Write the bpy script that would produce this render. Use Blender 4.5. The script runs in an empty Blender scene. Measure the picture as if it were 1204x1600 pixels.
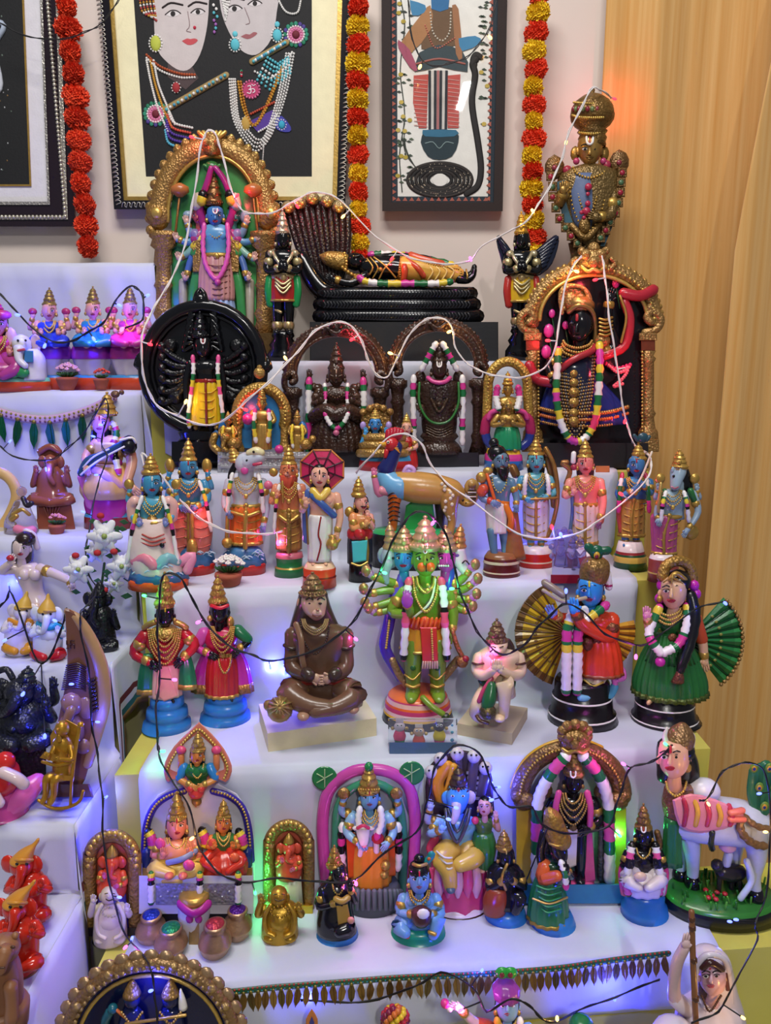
import bpy, math, random
from mathutils import Vector as V, Matrix
random.seed(7)
# ---------------------------------------------------------------- camera, world, lights
TH = math.radians(11.3); FP = 1203.0; ZC = 1.5
LG = .5   # strength of the small coloured lamps
CT, ST = math.cos(TH), math.sin(TH)
scn = bpy.context.scene; col = scn.collection
cam = bpy.data.cameras.new('camera'); cam.sensor_fit = 'VERTICAL'; cam.sensor_height = 36; cam.lens = FP/1600*36
cam.clip_start = .02
co = bpy.data.objects.new('camera', cam); col.objects.link(co)
co.location = (0, 0, ZC); co.rotation_euler = (math.pi/2-TH, 0, 0); scn.camera = co
w = bpy.data.worlds.new('room_ambient'); scn.world = w; w.use_nodes = True
w.node_tree.nodes['Background'].inputs[0].default_value = (.86, .9, 1, 1)
w.node_tree.nodes['Background'].inputs[1].default_value = .165
def area(name, loc, target, sx, sy, power, color):
    l = bpy.data.lights.new(name, 'AREA'); l.shape = 'RECTANGLE'; l.size = sx; l.size_y = sy; l.energy = power; l.color = color
    o = bpy.data.objects.new(name, l); col.objects.link(o); o.location = loc
    o.rotation_euler = (V(target)-V(loc)).to_track_quat('-Z', 'Y').to_euler(); return o
area('ceiling_tube_lamp', (.575, -2.12, 3.40), (.575, -2.11, 0), .05, .62, 75, (1, .97, .93))
area('overhead_fill', (-.2, .45, 3.5), (0, 1.3, 1), 1.4, .5, 54, (1, .96, .92))  # added unseen fill from above, no such fixture known; brightens treads and figure fronts
scn.view_settings.view_transform = 'Standard'; scn.view_settings.look = 'None'
scn.view_settings.exposure = 0.0; scn.view_settings.gamma = 1; scn.view_settings.use_curve_mapping = False
# ---------------------------------------------------------------- pixel <-> place
def ray(px, py):
    u = (px-602)/FP; v = (py-800)/FP
    return V((u, CT-v*ST, -ST-v*CT))
def at(px, py, Y):
    d = ray(px, py); return V((0, 0, ZC))+d*(Y/d.y)
def on(px, py, z):
    d = ray(px, py); return V((0, 0, ZC))+d*((z-ZC)/d.z)
def depth(p): return p.y*CT-(p.z-ZC)*ST
# ---------------------------------------------------------------- materials
def lin(h):
    c = [int(h[i:i+2], 16)/255 for i in (0, 2, 4)]
    return [x/12.92 if x <= .04045 else ((x+.055)/1.055)**2.4 for x in c]+[1]
MATS = {}
def mat(spec):
    if spec in MATS: return MATS[spec]
    kind, h = spec.split(':') if ':' in spec else ('p', spec)
    m = bpy.data.materials.new({'p': 'paint', 'g': 'gilt', 'o': 'ornate', 'm': 'matte', 'e': 'bulb', 'x': 'satin'}.get(kind, kind)+'_'+h)
    MATS[spec] = m; m.use_nodes = True; nt = m.node_tree; N = nt.nodes; L = nt.links
    b = N['Principled BSDF']; c = lin(h)
    if kind == 'e':
        b.inputs['Base Color'].default_value = c; b.inputs['Emission Color'].default_value = c
        b.inputs['Emission Strength'].default_value = 4; return m
    if kind == 'q':   # window glass: clear, with sharp Fresnel reflections
        t = N.new('ShaderNodeBsdfTransparent'); gl = N.new('ShaderNodeBsdfGlossy'); gl.inputs['Roughness'].default_value = .015
        fr = N.new('ShaderNodeFresnel'); fr.inputs[0].default_value = 1.22; ms_ = N.new('ShaderNodeMixShader')
        L.new(fr.outputs[0], ms_.inputs[0]); L.new(t.outputs[0], ms_.inputs[1]); L.new(gl.outputs[0], ms_.inputs[2]); L.new(ms_.outputs[0], N['Material Output'].inputs[0]); return m
    if kind == 'k':   # clear plastic / glass
        b.inputs['Base Color'].default_value = c; b.inputs['Transmission Weight'].default_value = .92
        b.inputs['Roughness'].default_value = .08; b.inputs['IOR'].default_value = 1.12; return m
    rough, met, amp, sc, bump, bsc = {'p': (.26, 0, .16, 60, .12, 140), 'g': (.34, .62, .35, 90, .25, 220), 'o': (.36, .5, .55, 150, .8, 190),
        'm': (.75, 0, .14, 40, .2, 200), 'x': (.45, 0, .12, 60, .1, 150), 's': (.16, 0, .1, 40, .05, 90), 'c': (.9, 0, .1, 9, .15, 700),
        'b': (.3, .1, .3, 120, .7, 170)}[kind]
    tc = N.new('ShaderNodeTexCoord'); nz = N.new('ShaderNodeTexNoise'); nz.inputs['Scale'].default_value = sc; nz.inputs['Detail'].default_value = 3
    L.new(tc.outputs['Object'], nz.inputs['Vector'])
    mx = N.new('ShaderNodeMix'); mx.data_type = 'RGBA'
    mx.inputs[6].default_value = [x*(1-amp) for x in c[:3]]+[1]; mx.inputs[7].default_value = [min(1, x*(1+amp*.6)) for x in c[:3]]+[1]
    L.new(nz.outputs['Fac'], mx.inputs[0]); L.new(mx.outputs[2], b.inputs['Base Color'])
    b.inputs['Roughness'].default_value = rough; b.inputs['Metallic'].default_value = met
    if kind in 'ob':
        vo = N.new('ShaderNodeTexVoronoi'); vo.inputs['Scale'].default_value = bsc; L.new(tc.outputs['Object'], vo.inputs['Vector']); src = vo.outputs['Distance']
    else:
        n2 = N.new('ShaderNodeTexNoise'); n2.inputs['Scale'].default_value = bsc; L.new(tc.outputs['Object'], n2.inputs['Vector']); src = n2.outputs['Fac']
    bp = N.new('ShaderNodeBump'); bp.inputs['Strength'].default_value = bump; bp.inputs['Distance'].default_value = .002
    if kind in 'ob': bp.invert = True
    L.new(src, bp.inputs['Height']); L.new(bp.outputs[0], b.inputs['Normal'])
    return m
# ---------------------------------------------------------------- mesh building
def catmull(pts, n):
    if len(pts) < 3 or n < 2:
        return [list(p) for p in pts]
    P = [list(p) for p in pts]; P = [[2*a-b for a, b in zip(P[0], P[1])]]+P+[[2*a-b for a, b in zip(P[-1], P[-2])]]
    out = []
    for i in range(1, len(P)-2):
        p0, p1, p2, p3 = P[i-1:i+3]
        for k in range(n):
            t = k/n
            out.append([.5*(2*b+(c-a)*t+(2*a-5*b+4*c-d)*t*t+(3*b-a-3*c+d)*t**3) for a, b, c, d in zip(p0, p1, p2, p3)])
    out.append(P[-2]); return out
class Part:
    def __init__(s, fig, name, m, parent, label=None):
        s.fig = fig; s.name = name; s.mat = m; s.parent = parent; s.v = []; s.f = []; s.m = []; s.sm = []; s.label = label; s.kind = None
    def add(s, vs, fs, m=None, smooth=True):
        o = len(s.v); s.v += vs; m = m or s.mat
        for f in fs: s.f.append([i+o for i in f]); s.m.append(m); s.sm.append(smooth)
        return s
    def P(s, a): return s.fig.P(a[0], a[1], a[2] if len(a) > 2 else 0)
    def rings(s, R, m=None, cap=True, ms=None, smooth=True, closed=False):
        n = len(R[0]); vs = [p for r in R for p in r]; o = len(s.v); s.v += vs; K = len(R)
        for i in range(K if closed else K-1):
            mm = ms[i] if ms else (m or s.mat); i2 = (i+1) % K
            for j in range(n):
                k = (j+1) % n; s.f.append([o+i*n+j, o+i*n+k, o+i2*n+k, o+i2*n+j]); s.m.append(mm); s.sm.append(smooth)
        if cap and not closed:
            s.f.append([o+j for j in range(n)][::-1]); s.m.append(ms[0] if ms else (m or s.mat)); s.sm.append(smooth)
            s.f.append([o+(K-1)*n+j for j in range(n)]); s.m.append(ms[-1] if ms else (m or s.mat)); s.sm.append(smooth)
        return s
    # horizontal elliptical rings: rows (px,py,rx[,depthratio[,d]])
    def loft(s, rows, m=None, n=16, sub=4, pleat=None, q=1.0, ms=None, cap=True):
        rows = [list(r)+[.7, 0][len(r)-3:] for r in rows]; n = max(n, 4*pleat[0]) if pleat else n
        rr = catmull(rows, sub); R = []; z = s.fig.s
        for px, py, rx, ra, d in rr:
            c = s.P((px, py, d)); ring = []
            rx = max(rx, .05)
            for j in range(n):
                a = 2*math.pi*j/n; k = 1+(pleat[1]*math.cos(pleat[0]*a) if pleat else 0)
                ca, sa = math.cos(a), math.sin(a)
                if q != 1: ca = math.copysign(abs(ca)**q, ca); sa = math.copysign(abs(sa)**q, sa)
                ring.append(c+V((rx*z*ca*k, rx*ra*z*sa*k, 0)))
            R.append(ring)
        R = R[::-1] if R[0][0].z > R[-1][0].z else R
        return s.rings(R, m, cap)
    # sharp lathe: rows (py,r[,mat])
    def lathe(s, cx, rows, m=None, ra=1.0, d=0, n=24, pleat=None, q=1.0):
        R = []; ms = []; z = s.fig.s
        for row in rows:
            c = s.P((cx, row[0], d)); r = max(row[1], .05)*z; ring = []
            for j in range(n):
                a = 2*math.pi*j/n; k = 1+(pleat[1]*math.cos(pleat[0]*a) if pleat else 0)
                ca, sa = math.cos(a), math.sin(a)
                if q != 1: ca = math.copysign(abs(ca)**q, ca); sa = math.copysign(abs(sa)**q, sa)
                ring.append(c+V((r*ca*k, r*ra*sa*k, 0)))
            R.append(ring); ms.append(row[2] if len(row) > 2 else (m or s.mat))
        if rows[0][0] < rows[-1][0]: R = R[::-1]; ms = ms[::-1]
        return s.rings(R, None, True, ms)
    # swept tube: pts (px,py,d,r)
    def tube(s, pts, r=None, m=None, n=8, sub=4, flat=1.0, ms=None, rip=0, closed=False, rnd=True):
        pp = [(p[0], p[1], p[2] if len(p) > 2 else 0, p[3] if len(p) > 3 else r) for p in pts]
        if closed: pp = pp+[pp[0]]
        pp = catmull(pp, sub); z = s.fig.s
        if closed: pp = pp[:-1]
        C = [s.P(p) for p in pp]; K = len(C); R = []
        for i in range(K):
            t = (C[(i+1) % K]-C[i-1]) if closed else (C[min(i+1, K-1)]-C[max(i-1, 0)])
            t = t.normalized() if t.length > 1e-9 else V((0, 0, 1))
            ref = V((0, 1, 0)) if abs(t.y) < .93 else V((0, 0, 1))
            nx = t.cross(ref).normalized(); ny = nx.cross(t)
            rad = max(pp[i][3], .05)*z*(1+(rip*(1 if i % 2 else -1)))
            def ring(c, k): return [c+nx*(rad*k*math.cos(2*math.pi*j/n))+ny*(rad*flat*k*math.sin(2*math.pi*j/n)) for j in range(n)]
            if rnd and not closed and i == 0: R += [ring(C[0]-t*rad*.75, .3), ring(C[0]-t*rad*.4, .8)]
            R.append(ring(C[i], 1))
            if rnd and not closed and i == K-1: R += [ring(C[i]+t*rad*.4, .8), ring(C[i]+t*rad*.75, .3)]
        mm = None
        if ms: mm = [ms[min(len(ms)-1, int(i/len(R)*len(ms)))] for i in range(len(R))]
        return s.rings([r_[::-1] for r_ in R], m, True, mm, closed=closed)
    def ball(s, px, py, r, d=0, ra=1.0, rz=1.0, m=None, n=10, k=6):
        c = s.P((px, py, d)); z = s.fig.s; vs = []; fs = []
        R = [[c+V((r*z*math.cos(2*math.pi*j/n)*math.sin(math.pi*(i+.25)/(k-.5)), r*ra*z*math.sin(2*math.pi*j/n)*math.sin(math.pi*(i+.25)/(k-.5)),
              -r*rz*z*math.cos(math.pi*(i+.25)/(k-.5)))) for j in range(n)] for i in range(k)]
        return s.rings(R, m)
    def beads(s, pts, r, cnt, m=None, sub=6, ms=None, rz=1.0):
        pp = catmull([(p[0], p[1], p[2] if len(p) > 2 else 0) for p in pts], sub)
        L = [0]
        for a, b in zip(pp, pp[1:]): L.append(L[-1]+math.dist(a, b))
        for i in range(cnt):
            t = L[-1]*i/max(1, cnt-1); j = 0
            while j < len(L)-2 and L[j+1] < t: j += 1
            u = (t-L[j])/max(1e-6, L[j+1]-L[j]); p = [x+(y-x)*u for x, y in zip(pp[j], pp[j+1])]
            s.ball(p[0], p[1], r, p[2], m=(ms[i % len(ms)] if ms else m), n=6, k=4, rz=rz)
        return s
    # extruded outline, d0 front, d1 back, b chamfer px
    def slab(s, out, d0, d1, m=None, b=0, sub=1, smooth=False, m2=None):
        pp = catmull([(p[0], p[1]) for p in out]+[tuple(out[0][:2])], sub)[:-1] if sub > 1 else out
        cx = sum(p[0] for p in pp)/len(pp); cy = sum(p[1] for p in pp)/len(pp); n = len(pp)
        ar = sum(pp[i][0]*pp[(i+1) % n][1]-pp[(i+1) % n][0]*pp[i][1] for i in range(n))
        if ar < 0: pp = pp[::-1]
        def inset(k):
            r = []
            for p in pp:
                dx, dy = p[0]-cx, p[1]-cy; l = math.hypot(dx, dy) or 1; g = max(0, l-k)/l
                r.append((cx+dx*g, cy+dy*g))
            return r
        P0 = inset(b) if b else pp
        lay = [[s.P((x, y, d0)) for x, y in P0]]
        if b: lay.append([s.P((x, y, d0-b*.8)) for x, y in pp])
        lay.append([s.P((x, y, d1)) for x, y in pp])
        o = len(s.v)
        for l in lay: s.v += l
        mm = m or s.mat
        s.f.append([o+i for i in range(n)][::-1]); s.m.append(m2 or mm); s.sm.append(False)
        for k in range(len(lay)-1):
            for i in range(n):
                j = (i+1) % n; s.f.append([o+k*n+i, o+k*n+j, o+(k+1)*n+j, o+(k+1)*n+i]); s.m.append(mm); s.sm.append(smooth)
        s.f.append([o+(len(lay)-1)*n+i for i in range(n)]); s.m.append(mm); s.sm.append(False)
        return s
    def box(s, x0, y0, x1, y1, d0, d1, m=None, b=1): return s.slab([(x0, y0), (x1, y0), (x1, y1), (x0, y1)], d0, d1, m, b)
class Fig:
    ALL = []
    def __init__(s, name, label, cat, base, z, back=20, group=None, Y=None):
        p = at(base[0], base[1], Y) if Y else on(base[0], base[1], z)
        s.s = depth(p)/FP; s.Y0 = p.y+(0 if Y else back*s.s); p2 = at(base[0], base[1], s.Y0)
        s.loc = V((p2.x, s.Y0, z if z is not None else p2.z)); s.free = z is None
        s.matte = False; s.name = name; s.label = label; s.cat = cat; s.group = group; s.parts = {}; Fig.ALL.append(s)
    def P(s, px, py, d=0):
        q = at(px, py, s.Y0-d*s.s)-s.loc
        if q.z < 0 and not s.free: q.z = 0
        return q
    def __call__(s, path, m=None, label=None):
        if path not in s.parts:
            par, nm = path.split('/') if '/' in path else (None, path)
            s.parts[path] = Part(s, nm.split('#')[0], m or '888888', par, label)
        p = s.parts[path]
        if m: p.mat = m
        return p
    def build(s):
        r = bpy.data.objects.new(s.name, None); col.objects.link(r); r.location = s.loc; r.empty_display_size = .02
        r['label'] = s.label; r['category'] = s.cat
        if s.group: r['group'] = s.group
        obs = {}
        for path in sorted(s.parts, key=lambda k: k.count('/')):
            p = s.parts[path]
            if not p.f: continue
            if s.matte: p.m = ['m:'+q if ':' not in q else q for q in p.m]
            sets = pieces(p, s.s*7, s.s*1.2)
            for k, fi in enumerate(sets):
                o = sub_obj(p, fi) if len(sets) > 1 else mesh_obj(p.name, p.v, p.f, p.m, p.sm)
                o.parent = obs.get(p.parent, r) if p.parent else r
                if p.label: o['label'] = p.label
                if p.kind or p.name in ('bead_edge', 'stitch'): o['kind'] = p.kind or 'stuff'
                if k == 0: obs[path] = o
            if p.name in ('base', 'plinth') and not s.free:
                o = obs[path]; mz = min(q.co.z for q in o.data.vertices)
                for q in o.data.vertices:
                    if q.co.z < mz+.0004: q.co.z = 0
        s.root = r; return r
def pieces(p, big, tol):
    # faces of one part sorted into pieces that do not touch; small ones stay with the first piece
    n = len(p.v); up = list(range(n))
    def find(a):
        while up[a] != a: up[a] = up[up[a]]; a = up[a]
        return a
    for f in p.f:
        a = find(f[0])
        for b in f[1:]: up[find(b)] = a
    box = {}
    for i, q in enumerate(p.v):
        b = box.setdefault(find(i), [1e9]*3+[-1e9]*3)
        for k in range(3): b[k] = min(b[k], q[k]); b[k+3] = max(b[k+3], q[k])
    ids = list(box)
    if len(ids) > 90 or len(ids) == 1: return [range(len(p.f))]
    g = {i: i for i in ids}
    def gf(a):
        while g[a] != a: a = g[a]
        return a
    for i, a in enumerate(ids):
        A = box[a]
        for b in ids[:i]:
            B = box[b]
            if all(A[k] < B[k+3]+tol and B[k] < A[k+3]+tol for k in range(3)): g[gf(b)] = gf(a)
    cl = {}
    for a in ids:
        A = box[a]; c = cl.setdefault(gf(a), list(A))
        for k in range(3): c[k] = min(c[k], A[k]); c[k+3] = max(c[k+3], A[k+3])
    bigs = [c for c in cl if max(cl[c][k+3]-cl[c][k] for k in range(3)) > big]
    if len(bigs) < 2 or len(bigs) > 24: return [range(len(p.f))]
    out = {c: [] for c in bigs}
    for i, f in enumerate(p.f):
        c = gf(find(f[0])); out[c if c in out else bigs[0]].append(i)
    return list(out.values())
def sub_obj(p, fi):
    ix = {}; v = []; fs = []
    for i in fi:
        t = []
        for a in p.f[i]:
            if a not in ix: ix[a] = len(v); v.append(p.v[a])
            t.append(ix[a])
        fs.append(t)
    return mesh_obj(p.name, v, fs, [p.m[i] for i in fi], [p.sm[i] for i in fi])
def mesh_obj(name, v, f, ms, sm=True):
    me = bpy.data.meshes.new(name); me.from_pydata(v, [], f)
    names = []
    for m in ms:
        if m not in names: names.append(m)
    ix = {m: i for i, m in enumerate(names)}
    for m in names: me.materials.append(mat(m) if isinstance(m, str) else m)
    me.polygons.foreach_set('material_index', [ix[m] for m in ms])
    me.polygons.foreach_set('use_smooth', [bool(x) for x in sm] if not isinstance(sm, bool) else [sm]*len(f))
    me.update(); o = bpy.data.objects.new(name, me); col.objects.link(o); return o
def tag(o, label=None, cat=None, kind=None, group=None):
    if label: o['label'] = label
    if cat: o['category'] = cat
    if kind: o['kind'] = kind
    if group: o['group'] = group
    return o
def empty(name, loc, label, cat, group=None):
    r = bpy.data.objects.new(name, None); col.objects.link(r); r.location = loc; r.empty_display_size = .02
    return tag(r, label, cat, None, group)
def box_obj(name, x0, x1, y0, y1, z0, z1, m, parent=None):
    v = [V((x, y, z)) for z in (z0, z1) for y in (y0, y1) for x in (x0, x1)]
    f = [(0, 2, 3, 1), (4, 5, 7, 6), (0, 1, 5, 4), (2, 6, 7, 3), (0, 4, 6, 2), (1, 3, 7, 5)]
    o = mesh_obj(name, v, f, [m]*6, False)
    if parent: o.parent = parent; o.matrix_parent_inverse = Matrix.Translation(-parent.location)
    return o
# ---------------------------------------------------------------- the room
YW = 2.08
def nodes(m): return m.node_tree.nodes, m.node_tree.links
def wall_mat():
    m = bpy.data.materials.new('painted_plaster'); m.use_nodes = True; N, L = nodes(m); b = N['Principled BSDF']
    tc = N.new('ShaderNodeTexCoord'); n = N.new('ShaderNodeTexNoise'); n.inputs['Scale'].default_value = 3; n.inputs['Detail'].default_value = 5
    r = N.new('ShaderNodeValToRGB'); r.color_ramp.elements[0].color = lin('d2c3ba'); r.color_ramp.elements[1].color = lin('e2d6cc')
    L.new(tc.outputs['Object'], n.inputs[0]); L.new(n.outputs[0], r.inputs[0]); L.new(r.outputs[0], b.inputs[0]); b.inputs['Roughness'].default_value = .7
    n2 = N.new('ShaderNodeTexNoise'); n2.inputs['Scale'].default_value = 120; bp = N.new('ShaderNodeBump'); bp.inputs['Strength'].default_value = .08
    L.new(tc.outputs['Object'], n2.inputs[0]); L.new(n2.outputs[0], bp.inputs['Height']); L.new(bp.outputs[0], b.inputs['Normal'])
    return m
def cloth_mat(name, c0, c1, sc=6, weave=900, sheen=.3, stretch=None):
    m = bpy.data.materials.new(name); m.use_nodes = True; N, L = nodes(m); b = N['Principled BSDF']
    tc = N.new('ShaderNodeTexCoord'); mp = N.new('ShaderNodeMapping'); n = N.new('ShaderNodeTexNoise'); n.inputs['Scale'].default_value = sc; n.inputs['Detail'].default_value = 6
    if stretch: mp.inputs['Scale'].default_value = stretch
    r = N.new('ShaderNodeValToRGB'); r.color_ramp.elements[0].position = .3; r.color_ramp.elements[1].position = .7
    r.color_ramp.elements[0].color = lin(c0); r.color_ramp.elements[1].color = lin(c1)
    L.new(tc.outputs['Object'], mp.inputs[0]); L.new(mp.outputs[0], n.inputs[0]); L.new(n.outputs[0], r.inputs[0]); L.new(r.outputs[0], b.inputs[0])
    b.inputs['Roughness'].default_value = .85; b.inputs['Sheen Weight'].default_value = sheen
    n2 = N.new('ShaderNodeTexNoise'); n2.inputs['Scale'].default_value = weave; bp = N.new('ShaderNodeBump'); bp.inputs['Strength'].default_value = .15; bp.inputs['Distance'].default_value = .001
    L.new(tc.outputs['Object'], n2.inputs[0]); L.new(n2.outputs[0], bp.inputs['Height']); L.new(bp.outputs[0], b.inputs['Normal'])
    return m
WHITE = cloth_mat('white_cotton', 'b6bacb', 'c6cbdb'); YEL = cloth_mat('lime_cotton', 'b0a832', 'c4bc48')
CURT = cloth_mat('ochre_curtain', 'c8934a', 'd8ae6e', 5, 500, .2, (16, 16, .35))
o = box_obj('wall_back', -2.6, 2.6, YW, YW+.1, 0, 3.2, wall_mat()); tag(o, kind='structure')
fm = bpy.data.materials.new('stone_floor'); fm.use_nodes = True; fm.node_tree.nodes['Principled BSDF'].inputs[0].default_value = lin('9a938a')
o = box_obj('floor', -2.6, 2.6, -2.4, YW, -.05, 0, fm); tag(o, kind='structure')
# main stand: six steps, turned a little to the right
YAW = math.tan(math.radians(5))
STEP = [(1.79, 1.492), (1.599, 1.263), (1.40, 1.0785), (1.19, .832), (1.003, .59), (.80, .35)]
Z1, Z2, Z3, Z4, Z5, Z6 = [s[1] for s in STEP]
ms = empty('display_stand', (0, 1.4, 0), 'wide six-tiered display stand draped in yellow green cloth under the white runner', 'stand')
XR = [.57, .57, .57, .57, .78, .78]; XL = [-.53, -.47, -.45, -.445, -.44, -.44]
for i, (y, z) in enumerate(STEP):
    yb = (STEP[i-1][0]+.012) if i else YW-.07
    x0, x1 = XL[i], XR[i]
    v = []
    for zz in (0, z-.004):
        for x in (x0, x1):
            for yy in (y, yb+(0 if i else -.02)):
                v.append(V((x, min(yy+.004+x*YAW, 1.985), zz)))
    v = [q-V((0, 1.4, 0)) for q in v]
    f = [(0, 1, 3, 2), (4, 6, 7, 5), (0, 2, 6, 4), (1, 5, 7, 3), (0, 4, 5, 1), (2, 3, 7, 6)]
    q = mesh_obj('step', v, f, [YEL]*6, False); q.parent = ms
# white runner: one continuous sheet down the stairs
def stair_cloth(name, label, steps, xa, xb, yaw, m, top_y, nx=60, th=.003, amp=.004, hem=None, rnd=.012, thing=True):
    prof = [(top_y, steps[0][1])]
    for i, (y, z) in enumerate(steps):
        for k in range(5):
            a = math.pi/2*k/4; prof.append((y+rnd-rnd*math.sin(a), z-rnd+rnd*math.cos(a), i))
        zn = steps[i+1][1] if i+1 < len(steps) else hem
        for k in range(1, 9): prof.append((y, z-rnd+(zn-z+rnd)*k/9, i))
        if i+1 < len(steps):
            yn = steps[i+1][0]
            prof.append((y-.001, zn+.001, i+1))
            for k in range(1, 6): prof.append((y+(yn+rnd-y)*k/6, zn, i+1))
    v = []; f = []
    K = len(prof)
    for r, p in enumerate(prof):
        y, z = p[0], p[1]; i = p[2] if len(p) > 2 else 0
        riser = abs(prof[min(r+1, K-1)][1]-prof[max(r-1, 0)][1]) > .015
        for j in range(nx+1):
            x = xa[i]+(xb[i]-xa[i])*j/nx
            wv = amp*(math.sin(x*23+i*2.1)+.6*math.sin(x*51+i+z*9)+.5*math.sin(x*97+z*30))*(1 if riser else .06)
            v.append(V((x, y-.002-abs(wv)+x*yaw if riser else y+x*yaw, z+.0015+(0 if riser else .0006*math.sin(x*40+y*60)))))
    for r in range(K-1):
        for j in range(nx):
            a = r*(nx+1)+j; f.append((a, a+1, a+nx+2, a+nx+1))
    c = V((0, steps[-1][0], 0)); o = mesh_obj(name, [q-c for q in v], f, [m]*len(f), True); o.location = c
    sd = o.modifiers.new('thickness', 'SOLIDIFY'); sd.thickness = .0015; sd.offset = 1
    return o
o = stair_cloth('cloth_runner', None, STEP[:5], [-.5, -.46, -.44, -.405, -.405], [.5, .5, .49, .52, .525], YAW, WHITE, 1.945, hem=.475)
tag(o, 'long white cotton runner covering the treads of the main stand', 'cloth')
# side stand at the left
LST = [(1.93, 1.7246), (1.75, 1.426), (1.50, 1.148), (1.30, .958), (1.08, .785), (.62, .665)]
L1, L2, L3, L4, L5 = [s[1] for s in LST[1:]]
ls = empty('display_stand', (-.8, 1.4, 0), 'narrow white draped side stand holding the left hand rows of figurines', 'stand')
XS = [-.55, -.545, -.50, -.49, -.48, -.475]
WHITE2 = cloth_mat('white_cotton_side', 'b8bace', 'c8cade')
for i, (y, z) in enumerate(LST):
    yb = LST[i-1][0]+.01 if i else YW-.01
    box_obj('step', -1.15, XS[i]-.012, y+.004, yb, 0, z-.004, YEL, ls)
o = stair_cloth('side_cloth', None, LST, [-1.15]*6, [x-.004 for x in XS], 0, WHITE2, YW-.015, nx=40, hem=.3)
tag(o, 'white cotton cloth covering the narrow side stand', 'cloth')
# hanging side edge of that cloth: wavy panel along the stand's right flank
cy = []
for (y1, z), y0, x in zip(LST[1:], [1.93, 1.75, 1.5, 1.3, 1.08], XS[1:]):
    for k in range(13): cy.append((y0-.003+(y1-y0+.003)*k/12, z, x))
av = []; af = []; R = 10
for k, (y, z, x) in enumerate(cy):
    dr = {1.426: .62, 1.148: .21, .958: .13, .785: .16, .665: .26}[round(z, 3)]*(1+.07*math.sin(k*.9))
    for r in range(R+1):
        u = r/R; av.append(V((x-.005+(.014*u**.7)*(1.1+math.sin(k*.55+z*4))*.8+.004*u*math.sin(k*1.7), y-.02*u*math.sin(u*2.5+z*9), z+.0025-dr*u)))
af = [(k*(R+1)+r, k*(R+1)+r+1, (k+1)*(R+1)+r+1, (k+1)*(R+1)+r) for k in range(len(cy)-1) for r in range(R)]
STP = [WHITE2]*6+['c:6a2a30', WHITE2, 'c:2a6a70', 'c:c8a060']
o = mesh_obj('cloth_flank', av, af, [STP[i % R] if cy[i//R][1] < 1 else WHITE2 for i in range(len(af))], True); sd = o.modifiers.new('thickness', 'SOLIDIFY'); sd.thickness = .0015
tag(o, 'wavy white cloth edge hanging between the side stand and main stand', 'cloth')
# curtains
def curtain(name, label, x0, x1, y, z0, z1, edge=None, amp=.022, seed=0, ph=0, tilt=0):
    NX, NZ = 150, 30; v = []; f = []
    for r in range(NZ+1):
        z = z0+(z1-z0)*r/NZ; xe = edge(z) if edge else x0
        for j in range(NX+1):
            t = j/NX; x = xe+(x1-xe)*t; q = x*1.0+ph
            yy = y+tilt*(x-x0)+amp*(math.sin(q*19+1.3*math.sin(q*7))+.32*math.sin(q*43+z*.6+math.sin(q*11))+.07*math.sin(q*120+z))
            v.append(V((x, yy, z)))
    f = [(r*(NX+1)+j, r*(NX+1)+j+1, (r+1)*(NX+1)+j+1, (r+1)*(NX+1)+j) for r in range(NZ) for j in range(NX)]
    o = mesh_obj(name, v, f, [CURT]*len(f), True); sd = o.modifiers.new('thickness', 'SOLIDIFY'); sd.thickness = .002
    return tag(o, label, 'curtain')
curtain('curtain', 'ochre curtain hanging from above behind the right end of the stand', .525, 1.5, 2.035, .02, 2.9, lambda z: .525+.02*max(0, 1.9-z), amp=.014)
curtain('curtain', 'nearer ochre curtain panel with a curved edge at the far right', .83, 1.5, 1.86, .02, 2.6,
        lambda z: .80+.10*max(0, z-1.75)**1.0+.12*max(0, z-1.9)**2, amp=.015, ph=.4)
# ---------------------------------------------------------------- figurine helpers
GO = 'g:c09a4c'; GB = 'o:a37d44'; GL = 'g:d8b45e'; BK = '0e0e12'; WH = 'e6e2e0'; PK = 'c8388a'; PKH = 'd8508e'; GN = '1e6b3a'; YE = 'dcc23a'; RD = 'b4202a'; BLU = '3f86b8'; SKN = 'd9a07e'
def arcp(cx, cy, rx, ry, a0=180, a1=0, n=11, d=0):
    return [(cx+rx*math.cos(math.radians(a0+(a1-a0)*i/(n-1))), cy-ry*math.sin(math.radians(a0+(a1-a0)*i/(n-1))), d) for i in range(n)]
def circ(cx, cy, rx, ry=None, n=20): return [(cx+rx*math.cos(2*math.pi*i/n), cy+(ry or rx)*math.sin(2*math.pi*i/n)) for i in range(n)]
def crown(f, cx, yt, yb, r, m=GO, d=0, jewel=None, tilt=0, path='crown'):
    prof = [(0, .04), (.03, .14), (.07, .15), (.1, .07), (.14, .26), (.22, .42), (.26, .52), (.3, .44), (.38, .58), (.45, .72), (.49, .64), (.58, .76), (.66, .9), (.7, .8), (.8, .92), (.86, 1.08), (.92, 1.08), (.95, .98), (1, 1.0)]
    h = yb-yt; p = f(path, m)
    p.loft([(cx+tilt*(1-a), yt+a*h, r*b, .95, d) for a, b in prof], n=16, sub=2)
    p.beads([(cx-r*1.0, yb-h*.1, d+r*.25), (cx, yb-h*.1+1, d+r*1.1), (cx+r*1.0, yb-h*.1, d+r*.25)], max(.8, r*.13), 9)
    p.ball(cx, yb-h*.32, r*.26, d+r*.85, .5, 1.3)
    if jewel: p.ball(cx, yb-h*.32, r*.15, d+r*.98, .5, 1.3, jewel)
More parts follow.
